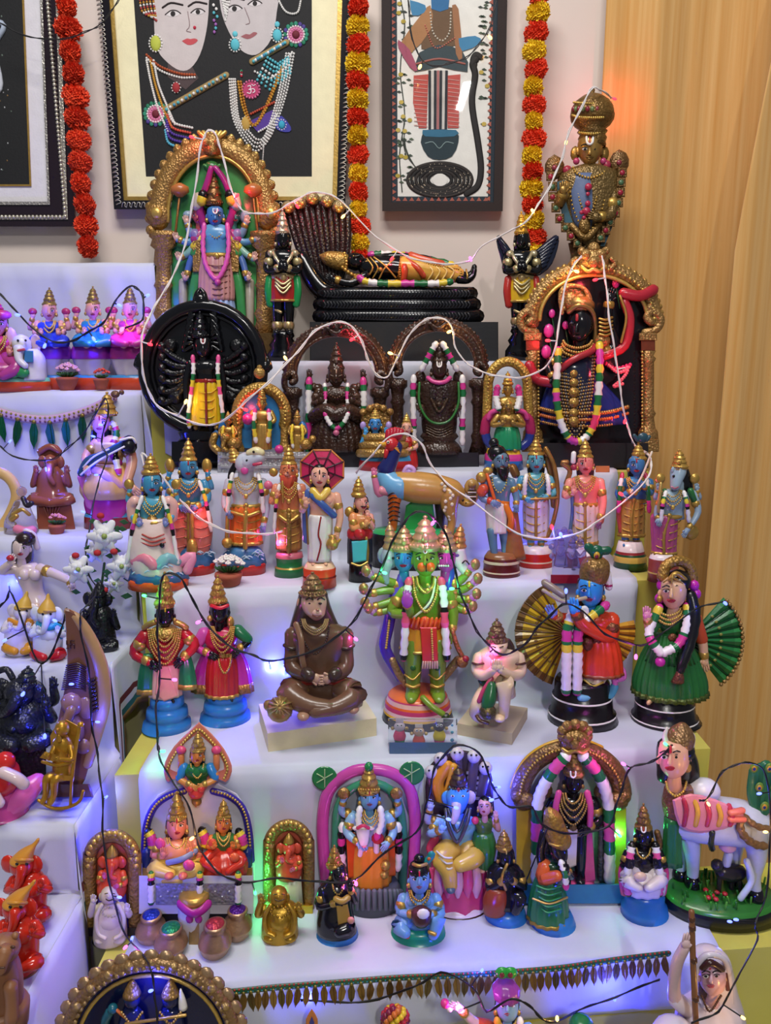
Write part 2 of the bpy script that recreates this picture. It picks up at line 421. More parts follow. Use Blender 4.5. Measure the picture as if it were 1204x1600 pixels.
def head(f, cx, cy, r, skin, d=0, turn=0, lips='a02838', hair=None, mark=None, ear=GO, eye=True, long=0, path='head', tache=None):
    p = f(path, skin)
    p.loft([(cx, cy-1.25*r, r*.55, 1, d), (cx, cy-.85*r, r*.93, 1, d), (cx, cy-.1*r, r, 1, d), (cx+turn*.05*r, cy+.55*r, r*.86, 1, d), (cx+turn*.1*r, cy+1.05*r, r*.5, .9, d+r*.15), (cx+turn*.1*r, cy+1.28*r, r*.18, .8, d+r*.25)], n=16, sub=3)
    tx = cx+turn*.38*r
    p.tube([(tx, cy-.3*r, d+.93*r, .08*r), (tx+turn*.1*r, cy+.12*r, d+1.1*r, .13*r), (tx+turn*.14*r, cy+.3*r, d+1.08*r, .17*r)], n=6, sub=3)
    p.tube([(cx, cy+.9*r, d, r*.46), (cx, cy+2.0*r, d-.1*r, r*.55)], n=10, sub=1)
    for sx in (-1, 1): p.ball(cx+sx*r*1.0, cy+.05*r, r*.22, d, .5, 1.5)
    if eye:
        e = f(path+'/eye' if '/' not in path else 'eye', 'eee8e4')
        for sx in (-1, 1):
            ex = tx+sx*.42*r; dd = d+r*(.86-.12*abs(sx*.42+turn*.38))
            e.ball(ex, cy-.12*r, .25*r, dd-.05*r, .55, .5, 'eee8e4', 8, 5)
            e.ball(ex+turn*.05*r, cy-.12*r, .12*r, dd+.09*r, .5, .95, BK, 6, 4)
            e.tube([(ex-.28*r, cy-.2*r, dd-.02*r), (ex, cy-.3*r, dd+.1*r), (ex+.28*r, cy-.2*r, dd-.02*r)], .035*r, BK, 4, 2)
            e.tube([(ex-.3*r, cy-.42*r, dd-.04*r), (ex, cy-.56*r, dd+.1*r), (ex+.32*r, cy-.44*r, dd-.06*r)], .05*r, BK, 4, 2)
    if lips:
        l = f(path+'/lips' if '/' not in path else 'lips', lips); lx = tx+turn*.05*r
        l.tube([(lx-.3*r, cy+.6*r, d+.86*r), (lx, cy+.56*r, d+.98*r), (lx+.3*r, cy+.6*r, d+.86*r)], .075*r, None, 5, 2)
        l.tube([(lx-.2*r, cy+.68*r, d+.86*r), (lx, cy+.72*r, d+.96*r), (lx+.2*r, cy+.68*r, d+.86*r)], .075*r, None, 5, 2)
    if tache: f(path+'/moustache', tache).tube([(tx-.5*r, cy+.38*r, d+.85*r, .04*r), (tx-.22*r, cy+.44*r, d+1.0*r, .1*r), (tx, cy+.42*r, d+1.03*r, .07*r), (tx+.22*r, cy+.44*r, d+1.0*r, .1*r), (tx+.5*r, cy+.38*r, d+.85*r, .04*r)], n=5, sub=2)
    if mark: f(path+'/mark' if '/' not in path else 'mark', mark).tube([(tx, cy-.85*r, d+.9*r), (tx, cy-.45*r, d+1.0*r)], .09*r, None, 5, 1)
    if ear:
        e = f('earring', ear)
        for sx in (-1, 1): e.ball(cx+sx*r*1.05, cy+.5*r, r*.24, d+.2*r, .8, 1.2, None, 7, 5)
    if hair:
        hp = f('hair', hair)
        hp.loft([(cx, cy-1.35*r, r*.5, 1, d-.25*r), (cx, cy-.95*r, r*1.02, 1, d-.25*r), (cx, cy-.1*r, r*1.16, .85, d-.45*r), (cx, cy+.7*r, r*1.15, .7, d-.5*r), (cx, cy+(1.4+long)*r, r*(1.1+.15*long), .5, d-.5*r), (cx, cy+(1.7+long)*r, r*.6, .4, d-.5*r)], n=14, sub=2)
def namam(f, cx, cy, r, d, path='head/mark', m=WH, red='b02030'):
    p = f(path, m); q = d+r*.97
    p.tube([(cx-.27*r, cy-.95*r, q-.12*r), (cx-.22*r, cy-.5*r, q), (cx, cy-.34*r, q+.08*r), (cx+.22*r, cy-.5*r, q), (cx+.27*r, cy-.95*r, q-.12*r)], .1*r, None, 5, 3)
    p.tube([(cx, cy-.95*r, q-.1*r), (cx, cy-.45*r, q+.05*r)], .06*r, red, 5, 1)
def hand(p, x, y, d, dx, dy, r, m=None, dd=0):
    # palm and five fingers pointing along (dx,dy)
    l = math.hypot(dx, dy) or 1; dx /= l; dy /= l; nx, ny = -dy, dx
    p.ball(x+dx*r*.5, y+dy*r*.5, r*1.0, d, .55, 1.1, m, 8, 5)
    for k in range(4):
        o = (k-1.5)*.46*r; ln = (1.5, 1.85, 1.75, 1.35)[k]*r
        p.tube([(x+dx*r*.7+nx*o, y+dy*r*.7+ny*o, d), (x+dx*(r*.7+ln*.6)+nx*o*1.1, y+dy*(r*.7+ln*.6)+ny*o*1.1, d+dd*.5+.15*r), (x+dx*(r*.7+ln)+nx*o*1.15, y+dy*(r*.7+ln)+ny*o*1.15, d+dd)], .24*r, m, 5, 2)
    p.tube([(x+nx*r*.7, y+ny*r*.7, d+.2*r), (x+nx*r*1.15+dx*r*.7, y+ny*r*1.15+dy*r*.7, d+.35*r)], .26*r, m, 5, 1)
def arm(f, pts, r, skin, bang=GO, up=None, h=True, path='arm', hm=None, sleeve=None):
    p = f(path, skin); n = len(pts)
    q = [(a[0], a[1], a[2] if len(a) > 2 else 0, r*(1.08-.4*i/(n-1))) for i, a in enumerate(pts)]
    p.tube(q, n=8, sub=4)
    if sleeve: p.tube([(a, b, c, e*1.2) for a, b, c, e in q[:2]], None, sleeve, 8, 3)
    if h:
        a, b = q[-2], q[-1]; v = up or (b[0]-a[0], b[1]-a[1])
        hand(p, b[0], b[1], b[2]+.3*r, v[0], v[1], r*.72, hm)
    if bang:
        b_ = f('bangle', bang)
        for i, (A, B, ts) in enumerate([(q[0], q[1], (.45, .6)), (q[-2], q[-1], (.66, .82))]):
            a = [x+(y-x)*ts[0] for x, y in zip(A, B)]; b = [x+(y-x)*ts[1] for x, y in zip(A, B)]
            b_.tube([(a[0], a[1], a[2], a[3]*1.18), (b[0], b[1], b[2], b[3]*1.18)], None, None, 8, 1)
def neck(f, cx, y0, w, y1, d, m=GO, r=1.2, n=14, path='necklace', beads=True):
    p = f(path, m); pts = [(cx-w, y0, d*.55), (cx-w*.75, y0+(y1-y0)*.6, d*.92), (cx, y1, d*1.05), (cx+w*.75, y0+(y1-y0)*.6, d*.92), (cx+w, y0, d*.55)]
    if beads: p.beads(pts, r, n)
    else: p.tube(pts, r, None, 6, 4)
def garl(f, pts, r, pat, path='garland', sub=6, rip=.16, n=8):
    p = f(path, pat[0]); p.tube(pts, r, None, n, sub, 1, pat, rip)
def torso(f, cx, sh, sw, wa, ww, skin, d=0, ra=.58, path='torso', chest=True):
    h = wa-sh
    f(path, skin).loft([(cx, sh-h*.1, sw*.35, ra, d), (cx, sh+h*.02, sw*.82, ra*.8, d), (cx, sh+h*.2, sw*.98, ra*.9, d), (cx, sh+h*.45, sw*.9, ra, d), (cx, sh+h*.75, ww*1.0, ra, d), (cx, wa+h*.12, ww*1.02, ra, d)], n=18, sub=3)
    if chest:
        for sx in (-1, 1): f(path).ball(cx+sx*sw*.36, sh+h*.32, sw*.34, d+sw*ra*.55, .6, .85)
def skirt(f, cx, wa, ww, hm, hw, m, d=0, ra=.62, pleat=(14, .035), path='garment', bulge=1.06, trim=None):
    h = hm-wa
    f(path, m).loft([(cx, wa-h*.04, ww*.9, ra, d), (cx, wa+h*.04, ww*1.05, ra, d), (cx, wa+h*.35, (ww+hw)*.5*bulge, ra, d), (cx, wa+h*.75, hw*1.0, ra, d), (cx, hm, hw, ra, d)], n=42, sub=3, pleat=pleat)
    if trim: f(path+'/trim', trim).loft([(cx, hm-h*.09, hw*1.04, ra, d), (cx, hm-h*.01, hw*1.06, ra, d)], n=42, sub=1, pleat=pleat)
def belt(f, cx, wa, ww, m=GO, d=0, ra=.62, t=4, path='belt'):
    f(path, m).loft([(cx, wa-t, ww*.98, ra, d), (cx, wa-t*.5, ww*1.12, ra, d), (cx, wa+t*.5, ww*1.12, ra, d), (cx, wa+t, ww*.98, ra, d)], n=20, sub=1)
    f(path).ball(cx, wa, t*1.2, d+ww*ra*1.1, .5, 1)
def feet(f, cx, hm, ft, sp, r, skin, d=0, anklet=GO, path='leg'):
    p = f(path, skin)
    for sx in (-1, 1):
        p.tube([(cx+sx*sp, hm-6, d, r*1.25), (cx+sx*sp, (hm+ft)/2, d, r*1.05), (cx+sx*sp, ft-r*.6, d, r*.8)], n=8, sub=3)
        p.tube([(cx+sx*sp, ft-r*.4, d-r*.4, r*.75), (cx+sx*sp*1.15, ft-r*.2, d+r*1.1, r*.85), (cx+sx*sp*1.25, ft, d+r*2.0, r*.6)], n=7, sub=2, flat=.7)
        if anklet: f('anklet', anklet).tube([(cx+sx*sp, ft-r*1.6, d, r*1.15), (cx+sx*sp, ft-r*1.0, d, r*1.15)], None, None, 8, 1)
def pedestal(f, cx, rows, m, ra=.8, d=0, path='base', q=1.0, n=28): f(path, m).lathe(cx, rows, None, ra, d, n, None, q)
def sash(f, pts, r, m, path='sash', flat=.35): f(path, m).tube(pts, r, None, 8, 5, flat)
def halo(f, m, cx, cy, rx, ry, a0, a1, r, n, path='arch', d=-6, flat=.6, scal=0, sm=None, sr=6, sout=1.0, legs=None):
    pts = arcp(cx, cy, rx, ry, a0, a1, 15, d)
    if legs: pts = [(pts[0][0]+legs[0], legs[1], d)]+pts+[(pts[-1][0]-legs[0], legs[1], d)]
    f(path, m).tube(pts, r, None, 10, 3, flat)
    for i in range(scal):
        a = math.radians(a0+(a1-a0)*(i+.5)/scal); x, y = cx+(rx+r*sout)*math.cos(a), cy-(ry+r*sout)*math.sin(a)
        f(path, m).ball(x, y, sr, d, .6, 1, sm, 8, 5)
    return pts
# ---------------------------------------------------------------- pictures and garlands on the wall
def picture(label, cx, by, out, layers, Y=YW-.032):
    f = Fig('framed_picture', label, 'picture', (cx, by), None, 0, None, Y); f.matte = True; return f
def ring_frame(p, o, i, d0, d1, m):
    # o, i: 4 corner lists; a frame rail between them
    for k in range(4):
        j = (k+1) % 4; p.slab([o[k], o[j], i[j], i[k]], d0, d1, m, 0)
def quad(x0t, x0b, x1t, x1b, yt, yb): return [(x0t, yt), (x1t, yt), (x1b, yb), (x0b, yb)]
SIL = 'o:9a958c'; MAR = 's:241a22'
# far left picture (runs out of frame)
f = picture('dark framed picture cut off by the left edge beside the orange garland', -100, 352, None, None)
a = [quad(-310, -285, 88, 117, -480, 354), quad(-298, -273, 77, 106, -465, 343), quad(-292, -268, 70, 99, -460, 338), quad(-270, -245, 50, 78, -440, 320), quad(-264, -240, 46, 74, -434, 315), quad(-215, -200, 22, 49, -395, 291), quad(-212, -197, 19, 46, -392, 288)]
f('frame', SIL).box(-275, 20, 20, 320, -2, -9); f.parts.pop('frame')
ring_frame(f('frame', MAR), a[0], a[4], 6, -10, MAR); ring_frame(f('frame/moulding', SIL), a[1], a[2], 8, 4, 'o:b0aa9e'); ring_frame(f('frame/moulding'), a[3], a[4], 8, 4, 'o:a8a49c')
f('frame/moulding').beads([(74, 0, 8), (102, 338, 8)], 3.2, 52, 'g:c9c3b2', 2).beads([(100, 339, 8), (-100, 339, 8)], 3.2, 34, 'g:c9c3b2', 2)
ring_frame(f('mat_board', 'm:dcd9de'), a[4], a[5], 0, -8, 'm:dcd9de'); ring_frame(f('mat_board'), a[5], a[6], 2, -8, GO)
f('picture_sheet', 'm:0c0d11').slab(a[6], -1, -8)
for i in range(60):
    y = random.uniform(-10, 280); x = random.uniform(-40, 8+y*.07)
    f('picture_sheet').ball(x, y, random.uniform(.6, 1.5), -1, .3, 1, random.choice(['c8c8d0', '6a7a70', '8a6a40']), 5, 3)
f('picture_sheet').tube([(-14, 60, 0), (2, 130, 0), (-10, 150, 0)], 3, 'c8ccd8', 6, 4).tube([(-20, 30, 0), (6, 40, 0), (-10, 70, 0)], 4, 'a8b4c8', 6, 4)
f('glass', 'q:ffffff').slab(a[6], 4.5, 4)
# large double portrait
f = picture('black and silver framed double portrait with cream mat and jewelled necklaces', 360, 325, None, None)
a = [quad(139, 178, 556, 539, -260, 327), quad(153, 193, 541, 526, -245, 313), quad(160, 199, 534, 519, -238, 307), quad(195, 228, 487, 487, -200, 276)]
ring_frame(f('frame', MAR), a[0], a[1], 7, -10, 's:17141a'); ring_frame(f('frame/moulding', GO), a[1], a[2], 4, -8, 'g:b8964c')
for k in range(44):   # scroll work on the rails
    t = (k+.5)/44
    for (x0, y0, x1, y1) in ((155, 0, 185, 320), (549, 0, 533, 320)):
        x, y = x0+(x1-x0)*t, y0+(y1-y0)*t
        f('frame/scrollwork', SIL).tube([(x-4.5, y-2.5, 7), (x+1, y-3.5, 8), (x+4.5, y, 8), (x, y+2, 8), (x-3, y+3.5, 7)], .9, 'g:b4b0a6', 5, 2)
    x = 190+(527-190)*t; f('frame/scrollwork').tube([(x-3.5, 323, 7), (x-2, 316.5, 8), (x+2, 317.5, 8), (x+1, 322, 8), (x+4, 324, 7)], .9, 'g:b4b0a6', 5, 2)
ring_frame(f('mat_board', 'm:cdc5a4'), a[2], a[3], 0, -8, 'm:ece4c0')
f('mat_board').beads([(167, 0, 1), (193, 306, 1)], 1.1, 70, 'g:b8a468', 2).beads([(530, 0, 1), (521, 306, 1)], 1.1, 70, 'g:b8a468', 2)
f('picture_sheet', 'm:0a0a0f').slab(a[3], -1, -8)
p = f('portrait', 'm:c9bdc0')
p.slab([(243, -60), (241, 0), (241, 45), (246, 78), (262, 98), (281, 110), (297, 107), (312, 86), (322, 50), (326, 5), (322, -60)], -.2, -1.2, 'm:c9bfc0', 0, 3)
p.slab([(345, -60), (343, 0), (352, 38), (371, 72), (388, 85), (405, 83), (424, 60), (432, 20), (434, -60)], -.2, -1.2, 'm:c3bbbd', 0, 3)
p.slab([(262, 96), (300, 104), (310, 122), (290, 140), (262, 120)], -.5, -1.2, 'm:4a3a3c', 0, 1)
def eye(x, y, w):
    p.slab([(x-w, y+1), (x-w*.3, y-w*.42), (x+w*.5, y-w*.4), (x+w, y), (x+w*.3, y+w*.35), (x-w*.4, y+w*.35)], .1, -.3, 'd8d2d4', 0, 2); p.slab(circ(x, y-.5, w*.36, w*.4, 10), .25, -.3, '1a1214')
    p.tube([(x-w*1.1, y+1, .1), (x-w*.3, y-w*.5, .2), (x+w*.5, y-w*.48, .2), (x+w*1.1, y-1, .1)], .8, '201416', 4, 3, .3)
    p.tube([(x-w*1.5, y-w*.9, .1), (x-w*.3, y-w*1.6, .2), (x+w*1.4, y-w*1.3, .1)], 1.3, '241618', 4, 3, .3)
eye(270, 22, 11); eye(309, 19, 10); eye(366, 14, 11); eye(398, 6, 10)
p.tube([(293, 18, 0), (296, 40, .1), (291, 48, .1), (298, 50, .1)], .6, '9a8486', 4, 3, .3); p.tube([(382, 12, 0), (390, 34, .1), (384, 38, .1)], .6, '9a8486', 4, 3, .3)
p.slab([(284, 64), (292, 60), (297, 61), (304, 60), (309, 63), (302, 69), (293, 70)], .1, -.3, 'c04a52', 0, 2); p.slab([(376, 57), (384, 53), (390, 54), (396, 50), (402, 52), (395, 58), (386, 61)], .1, -.3, '9a5a60', 0, 2)
j = f('jewellery', 'e8e4e0'); PR = 'e6e4e2'; TQ = '58b8c8'
j.ball(304, 43, 2.4, .2, .5, 1, 'c02040'); j.ball(243, 68, 8, .3, .3, 1.4, 'b8c048'); j.beads(circ(243, 68, 10, 13, 14), 1.6, 16, PR)
for x, y in ((367, 70), (433, 55)):
    j.ball(x, y, 7, .3, .3, 1.2, TQ); j.beads(circ(x, y, 9, 11, 12), 1.5, 14, PR); j.ball(x, y-17, 4, .3, .3, 1, '60c0d0')
j.beads([(229, 86, 0), (250, 104, 0), (280, 115, 0), (304, 117, 0)], 2.2, 22, 'b05028').beads([(229, 91, 0), (250, 110, 0), (280, 121, 0), (304, 121, 0)], 2.0, 22, PR).ball(275, 137, 6, .3, .4, 1.3, 'a02830').beads(circ(275, 137, 7, 8, 8), 1.3, 10, PR)
for k, (c, o) in enumerate([(PR, 0), ('c8922c', 6), (PR, 11)]): j.beads([(229+o, 95, 0), (236+o, 130, 0), (247+o, 170-o, 0), (262+o, 205-o, 0)], 2.1, 34, c)
for k, c in enumerate([PR, 'd05040', '5838a0', '5838a0', '60b8d8']): j.beads([(262-k*1, 172+k*8, 0), (272-k*2, 192+k*8, 0), (300-k*3, 200+k*8, 0)], 2.3, 14, c)
for x0, y0, x1, y1 in ((257, 172, 354, 117), (393, 97, 448, 66)):
    f('flute', '7a5a3a').tube([(x0, y0, .2), (x1, y1, .2)], 5, 'a08858', 6, 1, .3); j.beads([(x0+3, y0-1, 2), (x1-3, y1+1, 2)], 2.6, 16, None, 2, [TQ, PR, '4898c0'])
for x, y in ((243, 178), (462, 54)):
    for k in range(16): a_ = 2*math.pi*k/16; f('flute/feather_eye', '1e7a4a').ball(x+17*math.cos(a_), y+17*math.sin(a_), 3.5, -.2, .2, 1, random.choice(['1e7a5a', '4a3a8a', '2a8a70']), 6, 4)
    j.slab(circ(x, y, 14), .3, -.5, 'c86a98').beads(circ(x, y, 13, 13, 18), 1.8, 20, PR).beads(circ(x, y, 9, 9, 12), 1.6, 14, 'e090b0').ball(x, y, 6, .4, .4, 1, '6a1428')
for k in range(9):
    a0 = math.radians(200+k*17.5); x0, y0 = 428, 96
    j.beads([(x0-10+k*4, 100+abs(k-4)*-2.5, 0), (402+k*6.4, 140-abs(k-3)*5, 0)], 2.3, 7, None, 2, [TQ, '80d0dc', TQ, PR])
j.beads([(398, 112, 0), (425, 122, 0), (456, 82, 0)], 2, 18, PR)
for k in range(4): j.beads([(358+k*3, 124, 0), (364+k*3, 185, 0), (384+k*2, 222-k*5, 0), (402, 236-k*6, 0), (424-k*3, 210, 0), (446-k*4, 150, 0), (459-k*4, 84, 0)], 1.9, 62, PR)
for c, o in (('c8922c', 14), ('b87820', 18)): j.beads([(358+o, 128, 0), (366+o, 170, 0), (396, 204-o*.5, 0), (424-o*.6, 170, 0), (452-o*.7, 105, 0)], 2.2, 40, c)
j.slab(circ(392, 140, 12), .3, -.5, 'b8386a').beads(circ(392, 140, 13.5, 13.5, 16), 2, 18, 'd06a98')
tp = f('om_mark', WH); tp.tube([(387, 135, .8), (391, 134, .8), (391, 139, .8), (388, 140, .8), (392, 141, .8), (391, 146, .8), (386, 145, .8)], .9, 'e8d8e0', 5, 3, .4).tube([(391, 140, .8), (396, 139, .8), (398, 143, .8), (395, 145, .8)], .9, 'e8d8e0', 5, 3, .4).tube([(393, 132, .8), (396, 134, .8), (399, 132, .8)], .7, 'e8d8e0', 5, 2, .4)
j.slab([(388, 190), (405, 182), (425, 172), (432, 180), (418, 198), (404, 208)], .2, -.5, '503090').beads([(392, 178, .3), (412, 168, .3), (428, 160, .3)], 2, 12, 'c04a30').beads([(404, 206, .4), (420, 196, .4), (432, 180, .4)], 1.8, 12, PR)
j.slab([(430, 186), (440, 181), (454, 198), (452, 206), (438, 205), (430, 198)], .4, -.5, '3a3aa0', 0, 2).ball(440, 195, 5, .6, .4, 1.2, '30a0c0').beads(circ(440, 195, 7, 8, 10), 1.2, 12, PR)
j.ball(384, 193, 7, .3, .3, 1.5, 'c09a48').beads(circ(384, 193, 8, 11, 10), 1.2, 12, PR); j.beads([(412, 226, 0), (410, 255, 0)], 1.2, 12, PR)
for y in range(8): j.ball(377, 92+y*0+random.uniform(14, 28), 2, 0, .4, 1, random.choice(['c02040', '2a8a5a', PR]), 6, 4).ball(336+random.uniform(-3, 4), 8+y*6, 2.4, .1, .4, 1, random.choice([TQ, 'a060b0', PR]), 6, 4)
for k in range(5): j.beads([(218+k*5, -8, 0), (222+k*5, 18, 0), (240+k, 28+k, 0)], 1.9, 12, None, 3, ['c08a30', PR, 'b04040']).beads([(345+k*4, -10, 0), (352, 24+k*2, 0)], 1.7, 10, PR, 2)
j.beads([(432, -6, 0), (446, 18, 0), (464, 20, 0), (470, 0, 0)], 1.8, 22, PR)
f('glass', 'q:ffffff').slab(a[2], 4.5, 4)
# folk painting
f = picture('narrow folk painting with coiled snake in a dark brown frame', 690, 328, None, None)
a = [quad(595, 597, 796, 785, -170, 330), quad(609, 611, 781, 771, -155, 316), quad(619, 621, 770, 762, -145, 307)]
ring_frame(f('frame', 'm:1c0e0c'), a[0], a[1], 7, -10, 'm:20100e'); ring_frame(f('border', '1e2c3c'), a[1], a[2], 0, -8, '1c2a36')
for k in range(30):
    y = 3+k*10.6
    for x0, x1, s_ in ((612, 613, 1), (770, 765, -1)):
        x = x0+(x1-x0)*k/30; f('border').slab([(x, y-4), (x+6*s_, y), (x, y+4)], .6, -.5, 'a85a4a')
    if k < 14: x = 622+k*10.5; f('border').slab([(x-4, 314), (x, 308), (x+4, 314)], .6, -.5, 'a85a4a')
f('painting_sheet', 'm:e2e0da').slab(a[2], -1, -8)
p = f('painted_figure', BK)
for k in range(6): p.tube(circ(687, 281, 50-k*6.4, 26-k*2.9, 20), 3.0, ['2a2320', '171313'][k % 2], 5, 2, .2, closed=True)
for k in range(90): a_ = random.uniform(0, 6.28); r_ = random.choice([48, 42, 35, 29]); p.ball(687+r_*math.cos(a_), 281+r_*.52*math.sin(a_), .7, .4, .4, 1.6, 'c8b8a0', 4, 3)
p.slab(circ(687, 281, 12, 10), .4, -.5, 'e2e0da')
p.tube([(744, 92, 0), (738, 100, 0), (742, 118, 0), (737, 160, 0), (746, 220, 0), (751, 262, 0), (746, 290, 0), (728, 303, 0)], 5, '1e1a1a', 6, 5, .2).tube([(752, 90, 0), (743, 85, 0), (738, 94, 0), (742, 102, 0)], 4, '1e1a1a', 6, 4, .2)
p.slab([(662, 205), (710, 205), (716, 222), (706, 244), (686, 250), (668, 244), (657, 222)], .1, -.5, '1c3038', 0, 2).tube([(664, 224, .3), (676, 222, .3), (686, 232, .3), (696, 222, .3), (708, 224, .3)], .7, '8aa0a0', 4, 3, .4)
p.slab([(660, 203), (712, 203), (709, 213), (664, 213)], .3, -.5, '2f6a88', 0, 2)
for x0, x1, b_ in ((646, 669, 1), (699, 719, -1)):
    p.slab([(x0, 118), (x1, 116), (x1-3, 200), (x0+8*(b_ > 0), 200), (x0-1, 160)], 0, -.5, 'b85048', 0, 1)
    for k in range(12): p.tube([(x0+1, 124+k*6.5, .2), (x1-2, 126+k*6.5, .2)], .6, 'd8a8a0', 4, 1, .4)
for k, c in enumerate(['22262e', 'c8c4be', '22262e', 'a86a6a', '22262e', 'c8c4be', '22262e']): p.slab([(669+k*4.4, 110), (673+k*4.4, 110), (673+k*4.2, 202), (669+k*4.2, 202)], .1, -.5, c)
p.slab([(655, 82), (685, 70), (722, 80), (730, 112), (686, 104), (648, 112)], .3, -.5, '35444a', 0, 2).tube([(650, 100, .5), (686, 92, .5), (726, 100, .5)], 1.6, 'a06058', 5, 4, .3)
p.slab([(664, 15), (708, 12), (712, 70), (658, 76)], .15, -.5, '6a5038', 0, 2).slab([(660, 20), (672, 8), (674, 44), (640, 84), (624, 70)], .4, -.5, 'a8784e', 0, 2).slab([(706, 8), (716, 14), (722, 90), (712, 84)], .4, -.5, '9a6a48', 0, 2)
p.slab([(622, 62), (640, 78), (652, 110), (640, 105), (622, 74)], .5, -.5, 'a05068', 0, 2).slab([(640, 0), (664, 8), (662, 20), (644, 24)], .45, -.5, '3f7fa8', 0, 2).slab([(716, 60), (742, 56), (752, 66), (722, 80)], .45, -.5, '3f7fa8', 0, 2).slab([(676, -20), (698, -20), (700, 14), (674, 14)], .5, -.5, '2f6a9a', 0, 2)
p.beads([(672, 20, .3), (676, 50, .3), (690, 64, .3), (702, 50, .3), (704, 20, .3)], 1.7, 22, 'c8c0b0').beads([(664, 40, .3), (680, 75, .3), (710, 60, .3)], 1.4, 20, 'c07060')
for k in range(120):
    y = random.uniform(2, 290); x = random.choice([624, 632, 640, 752, 758])+random.uniform(-3, 3)
    if x > 700 and y > 195: continue
    if k % 5 == 0: p.slab(circ(x, y, 4, 3.4, 7), .2, -.5, random.choice(['b09a3a', 'c0a850']))
    else: p.slab([(x-4, y), (x, y-1.8), (x+4, y+1), (x, y+2)], .1, -.5, random.choice(['3a4a3c', '50604a', '2f3a34']))
p.tube([(628, 300, 0), (624, 240, 0), (632, 180, 0), (625, 110, 0), (632, 40, 0), (626, 0, 0)], .8, '3a4038', 4, 4, .3)
for k in range(5):   # vine beside the snake
    p.tube([(650-k*4, 262-k*5, 0), (640-k*3, 250-k*9, 0), (632, 240-k*12, 0)], .7, '3a4038', 4, 3, .3)
f('glass', 'q:ffffff').slab(a[1], 4.5, 4)
# garlands of artificial marigolds
def pompom():
    v = []; f = []; rnd = random.Random(3)
    for k in range(260):
        z = 1-2*(k+.5)/260; a = k*2.39996; r = math.sqrt(1-z*z); n = V((r*math.cos(a), r*math.sin(a), z))
        t = n.cross(V((rnd.random(), rnd.random(), rnd.random()))).normalized(); b = n.cross(t); o = len(v); R = rnd.uniform(.86, 1.12)
        v += [n*.62, n*R+t*.17+b*.05, n*(R*.9)+b*.2, n*R-t*.17]; f += [(o, o+1, o+2), (o, o+2, o+3)]
    o = len(v); v += [V((.74*math.sin(math.pi*i/6)*math.cos(j*math.pi/4), .74*math.sin(math.pi*i/6)*math.sin(j*math.pi/4), .74*math.cos(math.pi*i/6))) for i in range(7) for j in range(8)]
    f += [(o+i*8+j, o+i*8+(j+1) % 8, o+i*8+8+(j+1) % 8, o+i*8+8+j) for i in range(6) for j in range(8)]
    return v, f
pv, pf = pompom(); PM = {}
def garland(label, pts, cols, r, Y=YW-.078):
    p0 = at(pts[-1][0], pts[-1][1], Y); g = empty('flower_garland', p0, label, 'garland', 'marigold garlands hanging on the wall')
    F_ = Fig('x', '', '', pts[-1], None, 0, None, Y); Fig.ALL.pop(); t = Part(F_, 'thread', 'm:141210', None)
    t.tube([(x, y, 0) for x, y in pts], 2.2, None, 6, 2, 1); F_.loc = p0; t.v = [q for q in t.v]
    th = mesh_obj('thread', t.v, t.f, t.m); th.parent = g
    for i, (x, y) in enumerate(pts):
        c = cols[i % len(cols)]
        if c not in PM:
            PM[c] = mesh_obj('flower', pv, pf, ['m:'+c]*len(pf), False).data; ob = bpy.data.objects[-1] if False else None
            for q in list(col.objects):
                if q.data == PM[c]: bpy.data.objects.remove(q)
        o = bpy.data.objects.new('flower', PM[c]); col.objects.link(o); o.parent = g
        o.location = at(x, y, Y)-p0; s_ = r*depth(p0)/FP*random.uniform(.94, 1.08); o.scale = (s_, s_*.8, s_*.92); o.rotation_euler = (random.uniform(-.3, .3), random.uniform(-.3, .3), random.uniform(0, 6))
garland('all orange flower garland between two frames, left of the portrait', [(104, 10), (107, 45), (110, 80), (115, 115), (118, 150), (121, 185), (123, 219), (125, 253), (126, 286), (132, 320), (135, 352), (137, 385)], ['ec4c22', 'e04420'], 19)
garland('orange and yellow flower garland between the portrait and the folk painting', [(559, -18), (559, 12), (559, 42), (559, 71), (559, 99), (559, 127), (559, 156), (559, 184), (559, 213), (559, 242), (560, 271), (560, 300), (560, 327), (562, 353), (562, 380), (562, 404)], ['f0cc1e', 'e84018'], 18)
garland('orange and yellow flower garland right of the folk painting near the curtain', [(841, -8), (840, 20), (837, 51), (834, 80), (837, 108), (833, 136), (834, 164), (834, 190), (834, 216), (831, 244), (832, 270), (830, 294), (832, 320), (834, 344), (836, 370), (836, 396)], ['e84018', 'f0cc1e'], 18)
# ---------------------------------------------------------------- top tier
DK = 's:0d0e12'; BR = 'b:2e1d16'; CRM = 'c9b98e'
# tall gilded arch with a many-armed blue figure
f = Fig('arched_idol', 'tall gilded scalloped arch with a blue many-armed crowned figure, upper left', 'idol', (338, 566), Z1, 26, None, 1.93)
f('base', 'g:6e5530').box(246, 520, 432, 570, 22, -22)
f('backplate', '3f8a4a').slab([(268, 520), (268, 340)]+[(x, y) for x, y, _ in arcp(333, 330, 66, 84, 180, 0, 13)]+[(400, 340), (400, 520)], -8, -14)
pts = [(257, 520, -2), (250, 440, -2), (244, 362, -2)]; 
f('arch', GB).tube(arcp(332, 338, 84, 108, 185, -5, 17, -2), 15, None, 10, 3, .6)
f('arch').tube(arcp(333, 338, 71, 94, 185, -5, 17, 2), 3.2, GO, 8, 3, .8)
f('arch/scallop', GB)
for i in range(25):
    a = math.radians(190-200*i/24); f('arch/scallop').ball(332+98*math.cos(a), 338-124*math.sin(a), 8, -3, .6, 1, None, 8, 5).ball(332+102*math.cos(a), 338-130*math.sin(a), 4, -2, .6, 1, GL, 6, 4)
